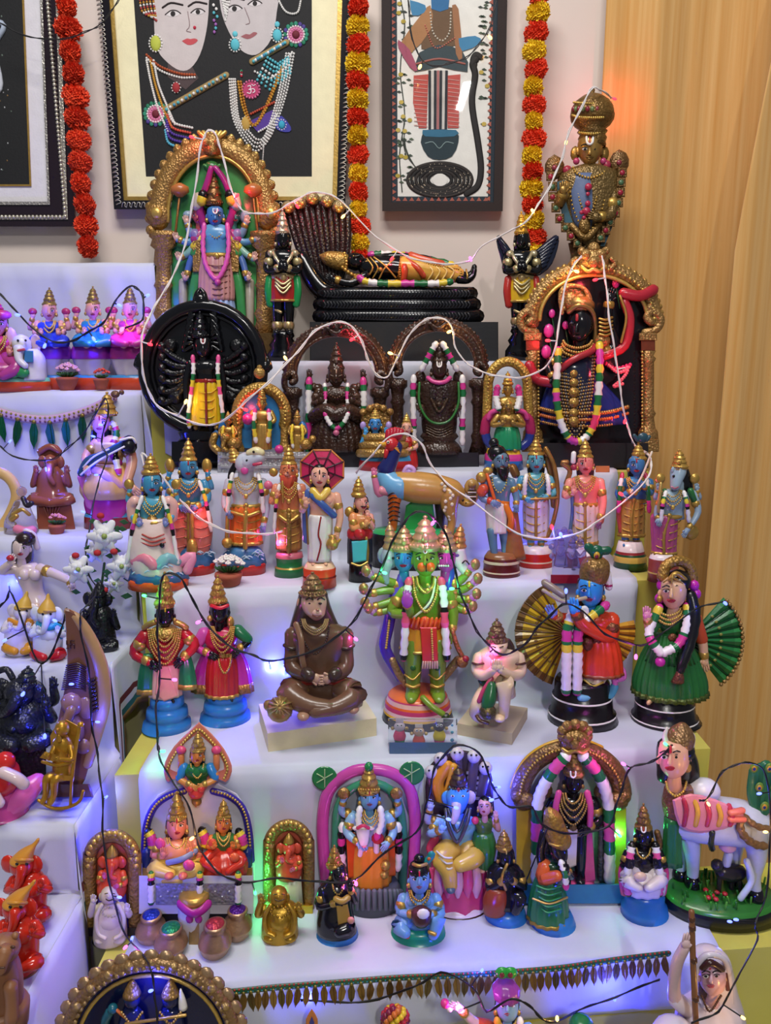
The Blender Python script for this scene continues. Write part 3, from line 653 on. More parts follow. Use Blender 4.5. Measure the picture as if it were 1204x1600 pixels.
for x in (255, 413):
    f('pillar', GB).lathe(x, [(362, 22), (370, 22), (374, 17), (384, 20), (390, 13), (410, 15), (416, 11), (440, 12), (446, 15), (452, 11), (480, 12), (490, 16), (500, 12), (525, 20)], None, .6, 0, 14)
    f('scroll', GB).ball(x-8 if x < 300 else x+8, 335, 19, 0, .5, 1).ball(x-10 if x < 300 else x+10, 333, 9, 8, .6, 1, GL)
f('crest', GB).ball(331, 226, 17, 4, .7, 1).ball(322, 222, 6, 14, .6).ball(340, 222, 6, 14, .6).ball(331, 234, 8, 12, .6)
for k in range(7): f('crest').tube([(331+(k-3)*4, 214, 6), (331+(k-3)*7, 206, 4)], 3, GL, 6, 1)
f('lotus', '2a6a34').ball(331, 262, 12, 6, .8, .8)
for k in range(5): f('lotus').tube([(331, 266, 10), (331+(k-2)*6, 258, 12)], 2.5, '3f8a44', 5, 1)
crown(f, 334, 270, 322, 13, 'g:7d5a34', 6); head(f, 336, 338, 12.5, '3f78b4', 8); namam(f, 336, 338, 12.5, 8)
torso(f, 337, 354, 24, 398, 17, '5a96c4', 5)
skirt(f, 338, 402, 22, 470, 27, 'c08a86', 4, pleat=(18, .05)); f('garment/underskirt', '8fa6d0').loft([(338, 462, 24, .6, 4), (338, 480, 28, .6, 4), (338, 505, 30, .6, 4)], pleat=(16, .05), n=32); belt(f, 338, 400, 20, GO, 5)
for k in range(6): f('garment/stripe', '6a3a3a').tube([(318+k*.6, 412+k*9, 13), (338, 416+k*9, 22), (359, 412+k*9, 13)], .9, None, 5, 3)
for sx, skn in ((-1, 'c05a60'), (1, '4a8a80')):
    head(f, 338+sx*27, 338, 10, skn, 0, sx*.6, path='side_head#%d' % sx, ear=None); crown(f, 338+sx*27, 306, 328, 9, 'g:7d5a34', -2, path='side_crown#%d' % sx)
    head(f, 338+sx*44, 340, 8, '8aa0b8', -4, sx*.8, path='outer_head#%d' % sx, ear=None)
    a = [(338+sx*18, 356, 2), (338+sx*26, 325, 8), (338+sx*14, 285, 12), (333+sx*3, 262, 14)]; f('raised_arm#%d' % sx, 'a02878').tube([(x, y, d, 7-i*1) for i, (x, y, d) in enumerate(a)], n=8).tube([(338+sx*31, 322, 9, 9), (338+sx*27, 308, 10, 9)], None, 'c8bca8')
    f('raised_arm#%d' % sx).tube([(338+sx*24, 316, 14, 7.6), (338+sx*22, 308, 14, 7.6)], None, YE).tube([(338+sx*22, 308, 14, 7.6), (338+sx*20.5, 303, 14, 7.6)], None, BK)
    for k, (hx, hy, c) in enumerate([(62, 374, '5f94b8'), (58, 405, '7fae9e'), (48, 436, '4a6aa8'), (46, 348, '86a8c8')]):
        arm(f, [(338+sx*20, 360+k*4, -2), (338+sx*(34+hx*.1), 378+k*13 if k < 3 else 366, 2), (338+sx*hx, hy, 6)], 6.5, c, GO, (sx*.3, -1), path='arm#%d%d' % (sx, k), hm='c8a090')
        f('sleeve#%d%d' % (sx, k), ['a83a7a', YE, '3a8a4a', '8a7ab0'][k]).tube([(338+sx*24, 364+k*6, 1, 7.5), (338+sx*34, 376+k*11 if k < 3 else 364, 3, 8)])
    f('weapon#%d' % sx, 'g:a06a38').tube([(338+sx*66, 380, 8), (338+sx*58, 310, 6)], 1.8).lathe(338+sx*57, [(286, 3), (292, 13), (300, 14), (308, 4)], 'b06a38', .8, 6, 14)
    f('sash#%d' % sx, '3a8a4a').tube([(338+sx*20, 400, 2), (338+sx*34, 440, 4), (338+sx*40, 500, 2), (338+sx*42, 520, 0)], 7, None, 8, 4, .4)
    f('pillar_base#%d' % sx, 'a8a090').tube([(338+sx*52, 440, -6), (338+sx*52, 520, -6)], 7)
garl(f, [(319, 350, 14), (317, 385, 17), (322, 415, 20), (338, 436, 22), (352, 415, 20), (357, 385, 17), (355, 350, 14)], 3.6, ['d858a8'])
f('tassel', 'c04890').ball(340, 441, 5, 23); neck(f, 337, 354, 13, 372, 17, GO, 1.4)
for sx in (-1, 1): f('side_pendant', GO).box(337+sx*30-6, 375, 337+sx*30+6, 425, 10, 2, GB)
# black disc with the dark standing figure in a yellow skirt (second tier)
f = Fig('disc_idol', 'large round black disc behind a dark figure in a yellow skirt', 'idol', (318, 716), Z2, 20, None, 1.665)
f('base', DK).box(268, 690, 372, 722, 22, -20)
f('base').lathe(318, [(668, 34), (676, 40), (684, 36), (694, 44)], None, .4, 0)
p = f('disc', DK); p.tube(circ(317, 575, 92, 97, 32), 10, None, 10, 1, .8, closed=True).tube(circ(317, 575, 80, 84, 32), 3.2, None, 8, 1, .8, closed=True).slab(circ(317, 575, 92, 97, 32), -4, -10)
for x, y in ((313, 466), (221, 566), (413, 570)):
    f('flame_knob', DK).ball(x, y+3, 11, 0, .7).tube([(x-8, y+5, 0, 5), (x-5, y-8, 0, 4), (x, y-16, 0, 1.5)]).tube([(x+8, y+5, 0, 5), (x+5, y-8, 0, 4), (x, y-16, 0, 1.5)])
for sx in (-1, 1):
    for k in range(7): f('halo_flame', DK).tube([(316+sx*14, 540-k*5, 2), (316+sx*(30-k*2), 548-k*12, 3), (316+sx*(24-k*3), 528-k*9, 3)], 3.2, None, 6, 3)
    for k in range(6): f('extra_arm#%d' % sx, 'b:0e0f13').tube([(317+sx*16, 570+k*3, 0), (317+sx*42, 560+k*12, 4), (317+sx*62, 545+k*17, 6)], 5, None, 7, 3).ball(317+sx*64, 541+k*17, 7, 7)
    f('extra_arm#%d' % sx).ball(317+sx*52, 540, 11, 3, .6).ball(317+sx*44, 620, 12, 3, .6)
crown(f, 312, 486, 528, 13, DK, 8); head(f, 317, 543, 13, DK, 10, eye=False, lips=None, ear=None); namam(f, 317, 541, 12, 11)
torso(f, 320, 564, 24, 592, 18, DK, 8); skirt(f, 321, 596, 20, 664, 25, 'd8b420', 8, .62, (16, .04)); belt(f, 321, 595, 20, '8a2018', 8, t=3)
f('garment/border', '7a2a18').tube([(321, 600, 21), (322, 640, 25), (323, 666, 25)], 2, None, 6)
for k in range(4): f('garment/fold', 'c8a01c').tube([(304, 606+k*13, 14), (312, 613+k*13, 22), (320, 614+k*13, 24)], 1.2, None, 5).tube([(340, 606+k*13, 14), (331, 613+k*13, 22), (324, 614+k*13, 24)], 1.2, None, 5)
for sx, xx in ((-1, 301), (1, 341)):
    arm(f, [(320+sx*23, 566, 6), (320+sx*29, 600, 8), (320+sx*28, 632, 14)], 6, DK, None, path='arm#%d' % sx)
    garl(f, [(xx, 556, 16), (xx-sx*1, 580, 20), (xx+sx*2, 610, 22), (xx+sx*7, 650, 20), (xx+sx*5, 668, 18)], 3.2, [PKH, PKH, WH, WH, GN, YE, PKH, WH, WH, GN, PKH, YE, WH, PKH], 'garland#%d' % sx)
f('anklet', GO).ball(306, 668, 4, 14).ball(338, 668, 4, 14); feet(f, 321, 664, 690, 10, 6, DK, 8, None)
# two black attendants
def attendant(label, cx, ct, hy, kilt, sleeve, crn, by, wings=False):
    f = Fig('standing_figurine', label, 'figurine', (cx, by), Z1, 18, None, 1.87)
    pedestal(f, cx, [(by-46, 15), (by-38, 18), (by-34, 15), (by-24, 22), (by-18, 19), (by-8, 26), (by+3, 27)], DK)
    crown(f, cx-1, ct, hy-9, 10, crn, 0); head(f, cx, hy, 11, DK, 0, -.2, None, DK, None, 'g:c0b090', False)
    torso(f, cx, hy+17, 22, hy+52, 15, DK); skirt(f, cx, hy+56, 17, hy+96, 20, kilt, 0, .7, (12, .04), trim=GO)
    feet(f, cx, hy+92, by-44, 8.5, 8, DK, 0, 'g:b8a070'); belt(f, cx, hy+57, 18, 'g:c0a878', 0, t=5)
    for sx in (-1, 1):
        arm(f, [(cx+sx*20, hy+20, 0), (cx+sx*24, hy+46, 6), (cx+sx*3, hy+42, 20)], 7, DK, 'g:c0b080', (-sx*.2, -1), path='arm#%d' % sx)
        sash(f, [(cx+sx*21, hy+58, 4), (cx+sx*23, hy+78, 6), (cx+sx*20, hy+100, 4)], 6, sleeve, 'sash#%d' % sx, .6)
        f('necklace', 'g:c8bc98').tube([(cx+sx*16, hy+16, 4), (cx+sx*12, hy+26, 15), (cx+sx*4, hy+38, 19)], 2.6, None, 6)
        f('shoulder_ornament', 'g:c8bc98').ball(cx+sx*19, hy+20, 5.5, 6)
    for k in range(3): f('drape', 'g:c8b888').tube([(cx-12, hy+60+k*5, 12), (cx, hy+68+k*7, 17), (cx+12, hy+60+k*5, 12)], 1.8, None, 6)
    f('anklet').tube([(cx-12, hy+108, 6), (cx-3, hy+112, 10)], 2.2)
    if wings:
        for sx in (-1, 1):
            W = 40 if sx < 0 else 58
            p = f('wing#%d' % sx, 's:1a2034')
            p.slab([(cx+sx*12, hy+22), (cx+sx*W*.75, hy-4), (cx+sx*(W-4), hy-10), (cx+sx*W, hy), (cx+sx*(W-6), hy+24), (cx+sx*W*.7, hy+44), (cx+sx*16, hy+56)], -8, -13, None, 2, 2)
            for k in range(7): p.tube([(cx+sx*14, hy+26+k*4, -6), (cx+sx*W*(.62-.03*k), hy+8+k*6, -5), (cx+sx*(W-3-k*3), hy-6+k*7, -7)], 3.4, None, 6, 3, .6)
    return f
attendant('black standing figurine with folded hands, red kilt and silver crown beside the snake hood', 442, 326, 376, 'a02420', '1f8a4a', 'g:c8b49a', 563)
attendant('black winged figurine with folded hands and yellow kilt below the curtain bust', 815, 330, 377, 'd0a820', 'b03028', 'g:d0a040', 556, True)
# reclining figure on a coiled snake
f = Fig('reclining_idol', 'black reclining figure in yellow robe on a coiled snake bed', 'idol', (630, 563), Z1, 30, None, 1.93)
f('plinth', 'x:15161a').box(484, 503, 778, 570, 34, -34)
for i, y in enumerate((494, 476, 459)):
    w_ = 124-i*3; p = f('coil', DK); pts = [(622+w_*math.cos(a)-i*2, y, -26*math.sin(a)) for a in [2*math.pi*k/28 for k in range(28)]]
    p.tube(pts, 10.5, 's:16171b', 10, 1, closed=True); p.box(510, y-4, 730, y+4, 24, -24, 's:16171b', 0)
    for k in range(46): x = 506+k*5; f('coil/scale', 's:2a2b30').tube([(x, y-5, 35), (x+3, y, 36.6), (x, y+5, 35)], .9, None, 4, 1)
h = f('hood', 'b:241514')
h.slab([(447, 330), (458, 320), (490, 314), (525, 318), (545, 336), (548, 370), (546, 405), (538, 440), (520, 458), (500, 455), (484, 428), (466, 390), (452, 355)], -14, -28, None, 3, 3, True)
for k in range(11): t = k/10; h.tube([(449+t*94, 330-6*math.sin(t*3.1), -13, 5), (465+t*78, 385, -8, 5), (492+t*40, 448, -6, 4)], None, 'b:2c1a17' if k % 2 else 'b:1e1211', 7, 4, .8)
for x, y in ((450, 324), (468, 317), (488, 310), (511, 314), (529, 323)): f('snake_head', 'o:a8946a').ball(x, y, 11, -10, .9, .85).ball(x-4, y+1, 3, -1, .8, 1, GL).ball(x+4, y+1, 3, -1, .8, 1, GL).ball(x, y+6, 5, -2, .8, .7, GO)
f('hood/neck', DK).tube([(470, 400, -12, 12), (488, 435, -6, 16), (506, 455, 0, 16), (530, 460, 8, 12)])
cr = f('crown', 'o:b08c48'); cr.tube([(500, 399, 4, 2), (508, 402, 4, 9), (518, 405, 4, 12), (530, 408, 4, 14), (538, 409, 4, 13)], n=12).beads([(538, 396, 12), (541, 409, 18), (540, 421, 12)], 2.5, 7, GL)
hd = f('head', DK); hd.ball(555, 409, 16, 4, 1, .85).tube([(552, 402, 19), (562, 399, 19)], 1.5).ball(572, 411, 6, 4)
f('shoulder_ornament', GO).beads([(535, 418, 14), (548, 428, 18), (560, 433, 16)], 3.5, 6)
b = f('torso', DK); b.tube([(570, 418, 4, 14), (590, 418, 4, 19), (612, 418, 4, 18), (632, 420, 4, 17)], n=14, flat=1.0)
arm(f, [(572, 430, 18), (548, 442, 24), (520, 436, 26)], 7, DK, GO, (-1, -.6), path='arm#a'); f('arm#b', DK).tube([(585, 404, -4, 7), (620, 401, 4, 6), (660, 403, 6, 5), (674, 406, 6, 4)])
f('necklace', GO).tube([(573, 404, 16), (582, 418, 23), (575, 432, 20)], 1.4).tube([(578, 402, 17), (590, 418, 24), (582, 435, 20)], 1.2).tube([(584, 402, 18), (602, 416, 24), (618, 434, 22)], 1.5).tube([(616, 404, 18), (600, 420, 24), (592, 436, 22)], 1.2).ball(594, 421, 3.5, 25)
g = f('garment', 'd8a848'); g.tube([(626, 420, 4, 19), (650, 422, 4, 20), (690, 426, 4, 16), (718, 430, 4, 11)], n=16); f('garment/red_drape', 'c04a2a').tube([(628, 404, 12), (632, 420, 24), (630, 438, 20)], 5, None, 8, 4, .5).tube([(634, 406, 16), (652, 418, 25), (662, 432, 22)], 4, 'c04a2a', 8, 4, .5).tube([(640, 400, 8), (664, 408, 16), (690, 414, 16)], 7, 'c85030', 8, 4, .4)
for k in range(4): f('garment/fold', 'e8c878').tube([(668+k*11, 414+k, 18), (676+k*11, 424, 23-k*2), (668+k*11, 438, 18)], 1.5, None, 5, 3)
f('garment/gold_border', GO).beads([(626, 402, 14), (624, 420, 25), (626, 440, 19)], 1.8, 12).beads([(718, 418, 8), (720, 430, 16), (716, 440, 12)], 2, 8).beads([(648, 408, 18), (680, 414, 20), (716, 420, 14)], 1.6, 20)
for k in range(2): f('foot', DK).tube([(716, 429+k*7, 6+k*4, 7), (730, 431+k*6, 6+k*4, 6), (738, 426+k*5, 6+k*4, 5), (741, 416+k*5, 6+k*4, 4)])
f('anklet', GO).tube([(728, 421, 10), (730, 432, 16), (728, 440, 12)], 1.4)
garl(f, [(560, 433, 30), (572, 440, 32), (600, 443, 33), (640, 443, 33), (680, 443, 32), (706, 440, 30)], 5, ['c83a9a', 'c83a9a', YE, WH, GN, YE, 'c83a9a', GN, WH, YE, GN, 'c83a9a'])
garl(f, [(577, 398, -2), (600, 397, -4), (640, 400, -6), (700, 412, -4), (714, 420, 0)], 5, ['c83a9a', GN, WH, YE, PK, GN, YE, 'e0a040', PK], 'garland#b')
# gilded bust with a domed crown in front of the curtain
f = Fig('bust_idol', 'gilded bust with domed crown and jewelled arms before the ochre curtain', 'idol', (920, 564), Z1, 14, None, 1.92)
f('base', 'o:6a5230').lathe(918, [(380, 30), (400, 26), (440, 30), (500, 40), (560, 48), (570, 48)], None, .5)
c = f('crown', 'o:80602f'); c.lathe(925, [(137, 2), (141, 4), (145, 3), (150, 14), (158, 24), (168, 30), (180, 32), (188, 31), (196, 26), (202, 19), (206, 22), (210, 18), (216, 21), (222, 19), (228, 20)], None, .95, 4, 28)
for k in range(11): a = math.radians(200+k*14); f('crown/jewel', '8a2838').ball(925+31*math.cos(a), 170, 3.2, 4-31*math.sin(a)*.95, .7, 1.2, ['8a2838', '6a7a48'][k % 2])
c.beads([(894, 180, 10), (904, 183, 26), (925, 184, 36), (946, 183, 26), (956, 180, 10)], 2, 26, GL).beads([(896, 160, 10), (908, 161, 24), (925, 162, 32), (942, 161, 24), (954, 160, 10)], 1.8, 24, GL).beads([(905, 207, 12), (925, 209, 26), (945, 207, 12)], 2, 14, GL)
head(f, 921, 235, 18, 'g:b08a4a', 6, 0, 'g:8a6a38', None, None, None, True); namam(f, 921, 232, 19, 6)
for sx in (-1, 1): f('ear', 'g:9a7638').ball(921+sx*23, 240, 7, 2, .5, 1.5).ball(921+sx*21, 252, 5, 8, .8, 1, 'b03a6a')
b = f('torso', 'o:7a6238'); b.loft([(921, 258, 16, .7, 2), (921, 268, 40, .5, 0), (922, 285, 50, .45, 0), (921, 320, 45, .5, 0), (920, 355, 34, .55, 0), (918, 388, 24, .6, 0)], n=24); f('robe', 'x:5a6a90').loft([(914, 272, 20, .5, 12), (912, 310, 22, .5, 13), (912, 345, 16, .5, 14), (914, 362, 8, .5, 14)], n=16)
f('robe#b', 'x:2f5a6a').slab([(868, 285), (884, 280), (890, 330), (912, 385), (900, 388), (878, 340)], 12, -6, None, 1).slab([(970, 282), (956, 280), (950, 330), (930, 385), (944, 385), (966, 330)], 12, -6, None, 1)
for sx, x, y in ((-1, 866, 262), (1, 967, 254)):
    f('shoulder_disc', 'o:7a5a34').ball(x, y, 15, 2, .45, 1.15).tube(circ(x, y, 10, 11, 14), 2, GO, 6, 1, closed=True).ball(x, y, 4, 9, .6, 1, '8a3040').tube([(x-4, y-12, 2, 5), (x, y-20, 2, 1)]).ball(x-sx*20, y+4, 7, 6, .7, 1, 'a03048')
for pts in ([(860, 276), (863, 292), (863, 308), (868, 325), (874, 342), (883, 356), (892, 369), (902, 380)], [(972, 270), (970, 285), (969, 301), (966, 317), (961, 333), (953, 347), (946, 360), (938, 372)]):
    for k, (x, y) in enumerate(pts):
        f('tile', 'o:7a5c34').box(x-7, y-8, x+7, y+7, 20, 6, None, 2); f('tile/stone', '8a2834').ball(x, y, 4, 20, .5, 1, ['9a2038', '4a6a4a'][k % 2])
arm(f, [(886, 290, 8), (872, 320, 14), (880, 300, 26)], 9, 'g:a07c40', GO, (0, -1), path='arm#a'); arm(f, [(958, 300, 8), (954, 335, 18), (934, 340, 28)], 9, 'o:7a6238', GO, (-1, -.3), path='arm#b')
for sx in (-1, 1): neck(f, 918, 268+6*(sx > 0), 24+6*sx, 350+12*sx, 24, GO, 1.8, 30)
for x, y, r in ((919, 292, 9), (918, 303, 5), (918, 318, 7), (916, 330, 10), (912, 340, 5), (908, 332, 5), (924, 334, 5)): f('medallion', 'b02a4a').ball(x, y, r*.6, 28, .6, 1).beads(circ(x, y, r*.9, r*.9, 10), 1.6, 11, GO)
neck(f, 921, 262, 26, 278, 22, GO, 2.2, 16, 'collar'); f('belt', 'o:8a6a38').tube([(892, 352, 18), (914, 372, 26), (936, 350, 18)], 5).ball(913, 352, 9, 24, .6, 1.4)
# ---------------------------------------------------------------- second tier
f = Fig('arched_idol', 'gold arched shrine with black-faced figure in garland and blue flared skirt', 'idol', (925, 736), Z2, 24, None, 1.715)
f('base', 'x:141218').box(836, 692, 1012, 740, 26, -22)
f('backplate', 's:16151c').slab([(838, 700), (838, 500)]+[(x, y) for x, y, _ in arcp(928, 500, 90, 76, 180, 0, 13)]+[(1018, 500), (1015, 700)], -8, -16)
f('arch', GB).tube(arcp(927, 500, 96, 82, 184, -4, 17, 0), 11, 'o:a07c48', 10, 3, .7).tube(arcp(927, 500, 84, 70, 180, 0, 17, 6), 3, GL, 8, 3)
f('arch/bead_edge', GL)
for i in range(34): a = math.radians(184-188*i/33); f('arch/bead_edge').ball(927+106*math.cos(a), 500-92*math.sin(a), 4.4, 0, .8, 1, 'g:b8904c', 7, 5).ball(927+95*math.cos(a), 500-81*math.sin(a), 2.6, 8, .8, 1, GL, 6, 4)
for sx, x in ((-1, 832), (1, 1012)):
    f('scroll', 'o:a07c48').tube([(x-sx*6, 520, 4), (x+sx*14, 514, 6), (x+sx*20, 498, 6), (x+sx*8, 486, 6), (x-sx*2, 496, 7), (x+sx*6, 504, 8)], 6, None, 8, 4, .7).ball(x+sx*2, 482, 9, 4, .7)
    f('pillar', GB).box(x-14, 520, x+14, 532, 10, -12, 'o:a07c48', 2).box(x-11, 532, x+11, 548, 8, -10, 'g:8a4a34', 1).lathe(x, [(548, 12), (556, 8), (560, 12), (566, 9), (640, 9), (646, 12), (652, 9), (668, 11), (674, 15), (700, 17)], 'o:a07c48', .8, 0, 14).box(x-17, 686, x+17, 706, 14, -12, 'o:a07c48', 2)
    f('pillar/bead_edge', GL).beads([(x-sx*9, 550, 10), (x-sx*9, 690, 10)], 2, 26, None, 2)
c = f('crest', 'o:a8834c'); c.ball(927, 408, 24, 6, .6, .8).ball(915, 398, 8, 16, .6).ball(938, 398, 8, 16, .6).ball(927, 410, 8, 20, .7).tube([(908, 416, 14), (918, 424, 18), (927, 420, 20), (936, 424, 18), (946, 416, 14)], 3, GL).ball(927, 388, 9, 10, .7).ball(908, 392, 6, 10).ball(946, 392, 6, 10).tube([(900, 420, 8), (893, 410, 8), (900, 404, 8)], 4).tube([(954, 420, 8), (961, 410, 8), (954, 404, 8)], 4)
# skirt, body
s_ = f('garment', '1c2a78'); s_.loft([(897, 580, 30, .5, 4), (900, 600, 42, .5, 3), (908, 630, 60, .45, 2), (911, 662, 70, .42, 2)], n=56, pleat=(20, .04))
for k, y in enumerate((636, 646, 656)): f('garment/trim', 'o:a8803c').beads([(842+k*0, y+2, 8), (870, y+8, 28), (912, y+10, 34), (950, y+8, 28), (980, y+0, 8)], 3.4-k*.6, 40, 'g:b8884a' if k != 1 else 'b8602a')
torso(f, 900, 548, 34, 590, 26, 's:14131a', 4)
tw = f('turban', 'g:b08a50'); tw.loft([(902, 464, 14, 1, 8), (906, 474, 21, 1, 8), (906, 486, 20, 1, 6)], n=16); tw.tube([(888, 488, 20), (904, 477, 28), (924, 486, 22), (930, 515, 8), (928, 540, 4)], 3.6)
fan = f('plume', 'o:b48c54'); fan.slab([(880, 486), (872, 468), (874, 452), (886, 443), (904, 444), (918, 452), (925, 468), (920, 478)], 12, 4, None, 2, 3).tube([(878, 490, 15), (875, 462, 15), (890, 447, 15), (912, 451, 15), (922, 474, 15)], 3, 'o:c89a60').ball(892, 470, 10, 15, .5, 1.3)
f('head', 's:121116').loft([(905, 480, 12, 1, 10), (906, 500, 19, 1, 10), (906, 515, 18, 1, 10), (904, 528, 12, 1, 12), (903, 535, 5, 1, 14)]).tube([(902, 506, 28), (899, 517, 31), (900, 520, 30)], 2.4).tube([(906, 520, 10), (904, 550, 8)], 10)
f('head/mark', 'a83038').tube([(901, 492, 29), (901, 500, 30)], 2.2); f('head/eye', '2e2e38').ball(893, 505, 3.6, 26, .5, .5).ball(910, 505, 3.6, 27, .5, .5); f('head/lips', '2e2024').tube([(896, 525, 26), (901, 526, 28), (906, 525, 26)], 1.4)
for k in range(3): neck(f, 902, 533+k*5, 22+k*2, 544+k*7, 22+k, 'g:b8924e', 2.6, 18, 'collar')
for k in range(8):
    neck(f, 899, 556+k*.5, 30-k*3.4, 684-k*9, 34, 'g:b8904e' if k % 2 == 0 else '8a7a6a', 1.9, 52-k*4, 'necklace')
for y, r in ((584, 6), (598, 7), (613, 8), (629, 8), (645, 7), (658, 8)): f('pendant', 'o:b08a48').ball(896, y, r, 38, .5, 1).ball(896, y, r*.4, 42, .6, 1, GL)
f('chest_cloth', 's:1e2238').loft([(899, 560, 28, .5, 12), (899, 620, 27, .5, 20), (898, 660, 18, .5, 24), (898, 680, 7, .5, 26)], n=16)
f('sash', 'a02c34').tube([(874, 578, 26), (895, 562, 32), (925, 548, 26), (930, 540, 16)], 5, None, 8, 4, .6)
garl(f, [(872, 545, 26), (870, 580, 36), (869, 620, 40), (876, 660, 42), (888, 684, 42), (902, 690, 43), (918, 680, 42), (930, 655, 42), (935, 610, 40), (937, 570, 36), (936, 535, 24)], 5.5, ['c83a9a', YE, GN, WH, WH, GN, YE, 'c83a9a', GN, YE, WH, WH, GN, YE, 'c83a9a', 'c83a9a', 'c83a9a', YE, WH, WH, GN, YE, 'd83a6a', 'd83a6a', YE, GN, WH, WH, GN, YE, 'c83a9a', 'c83a9a', YE, GN, WH])
arm(f, [(930, 555, 4), (958, 540, 6), (948, 500, 10), (952, 468, 12)], 10, 's:14131a', GO, (.3, -1), path='arm#a'); f('armband', GO)
for k in range(5): f('armband').tube([(936, 498-k*-6, 20), (946, 500+k*6, 22), (956, 496+k*6, 16)], 2, None, 6)
f('armband').ball(941, 532, 12, 14, .6, .9, 'o:a8834c'); arm(f, [(872, 560, 6), (856, 572, 12), (864, 592, 24)], 8, 's:14131a', GO, path='arm#b')
f('scarf', 'a82434').tube([(972, 458, 12), (1000, 462, 14), (1022, 452, 10)], 8, None, 8, 4, .6).tube([(975, 470, 10), (984, 500, 12), (976, 540, 12), (944, 556, 14)], 7, 'b02838', 8, 4, .5).tube([(968, 462, 14), (978, 495, 16), (970, 535, 16)], 2, GO).tube([(826, 570, 12), (838, 592, 14), (862, 598, 20)], 8, 'a02434', 8, 4, .6)
for x, y, r in ((862, 490, 5), (857, 517, 8), (853, 550, 8), (883, 508, 5), (962, 442, 6)): f('lotus_bud', 'd0409a').ball(x, y, r, 0, .6, 1.3).tube([(x, y+r, -2), (x+6, y+40, -4)], 1.2, '2a5a3a', 5, 1)
f('bead_chain', 'd86a7a').beads([(950, 570, 8), (965, 582, 10), (980, 578, 10), (972, 592, 10), (958, 604, 10), (972, 600, 10)], 3, 22).beads([(946, 568, 6), (962, 576, 6), (984, 570, 6)], 3.4, 8, 'd02860')
# two dark bronze arched idols
def bronze(label, cx, top, xl, xr, ys, by, bx0, bx1):
    f = Fig('arched_idol', label, 'idol', ((bx0+bx1)/2, by), Z2, 16, None, 1.71)
    f('base', 'x:15121a').box(bx0, by-28, bx1, by+3, 18, -18)
    rx = (xr-xl)/2-9; mx = (xl+xr)/2
    f('arch', BR).tube(arcp(mx, ys, rx, ys-top-10, 180, 0, 17, -8), 11, 'b:38241a', 10, 3, .6).tube(arcp(mx, ys, rx+4, ys-top-6, 180, 0, 17, -3), 2.6, 'b:4a3022', 8, 3).tube(arcp(mx, ys, rx-8, ys-top-19, 180, 0, 17, -4), 2.4, 'b:4a3022', 8, 3)
    f('arch/bead_edge', 'b:4a3022')
    for i in range(30): a = math.radians(180-180*i/29); f('arch/bead_edge').ball(mx+(rx+10)*math.cos(a), ys-(ys-top)*math.sin(a), 3.2, -8, .8, 1, None, 6, 4)
    f('crest', 'b:38241a').ball(mx, top+8, 14, 0, .6, .9).ball(mx-6, top+4, 4, 9, .6).ball(mx+6, top+4, 4, 9, .6).tube([(mx-20, top+16, 2), (mx-14, top+8, 6), (mx, top+16, 8), (mx+14, top+8, 6), (mx+20, top+16, 2)], 3)
    for x in (xl+13, xr-13):
        sx = -1 if x < mx else 1
        f('scroll', 'b:38241a').tube([(x-sx*8, ys+24, -2), (x+sx*10, ys+22, 0), (x+sx*12, ys+4, 0), (x, ys-4, 0), (x-sx*4, ys+8, 2), (x+sx*2, ys+12, 3)], 5, None, 8, 4, .7)
        f('pillar', 'b:38241a').lathe(x, [(ys+22, 15), (ys+32, 15), (ys+36, 11), (ys+50, 9), (ys+56, 12), (ys+62, 9), (by-60, 9), (by-54, 12), (by-46, 10), (by-26, 16)], None, .7, -6, 12)
    return f
f = bronze('dark bronze seated goddess under an arch with a white cloth gap behind', 526, 505, 444, 606, 586, 734, 452, 598)
crown(f, 525, 534, 580, 12, 'b:3e2a1e', 4); head(f, 525, 588, 13, 's:3a261c', 6, lips='3a221c', eye=False, ear='b:4a3022'); torso(f, 525, 606, 27, 640, 18, 'b:3a261c', 4)
f('head/eye', '6a5648').tube([(516, 586, 17), (521, 588, 18)], .9, None, 4, 1).tube([(529, 588, 18), (534, 586, 17)], .9, None, 4, 1); f('head/mark', 'c0a890').tube([(525, 577, 18), (525, 583, 19)], .9, None, 4, 1)
skirt(f, 525, 642, 24, 704, 42, 'b:38251c', 8, .6, (22, .045)); f('garment/lap', 'b:3a261c').tube([(490, 652, 12), (508, 642, 24), (525, 648, 28), (542, 642, 24), (562, 652, 12)], 12)
for sx in (-1, 1):
    arm(f, [(525+sx*26, 610, 2), (525+sx*36, 630, 8), (525+sx*24, 628, 20)], 7, 's:3a261c', 'b:4a3022', (0, -1), path='arm#%d' % sx); arm(f, [(525+sx*26, 606, -4), (525+sx*44, 604, -2), (525+sx*42, 588, 0)], 6, 's:3a261c', 'b:4a3022', (0, -1), path='rear_arm#%d' % sx)
    garl(f, [(525+sx*42, 592, 6), (525+sx*43, 620, 10), (525+sx*43, 650-sx*10, 10), (525+sx*43, 682-sx*28, 8)], 5, [PK, PK, GN, WH, WH, WH, GN, PK, PK, GN, WH, WH], 'garland#%d' % sx); garl(f, [(525+sx*18, 600, 12), (525+sx*17, 615, 18), (525+sx*18, 634, 22)], 3, [WH, GN, PK, WH, WH], 'short_garland#%d' % sx)
garl(f, [(507, 645, 34), (514, 660, 36), (525, 670, 37), (537, 660, 36), (544, 645, 34)], 3.6, [PK, WH, WH, GN, PK, GN, WH, WH, PK], 'lap_garland'); f('lap_garland').ball(525, 676, 5, 37, 1, 1, 'c86a8a')
neck(f, 525, 606, 14, 622, 19, 'b:5a3c28', 1.6)
f = bronze('dark bronze standing god under an arch with white side garlands and green loop', 684, 497, 608, 760, 572, 735, 612, 748)
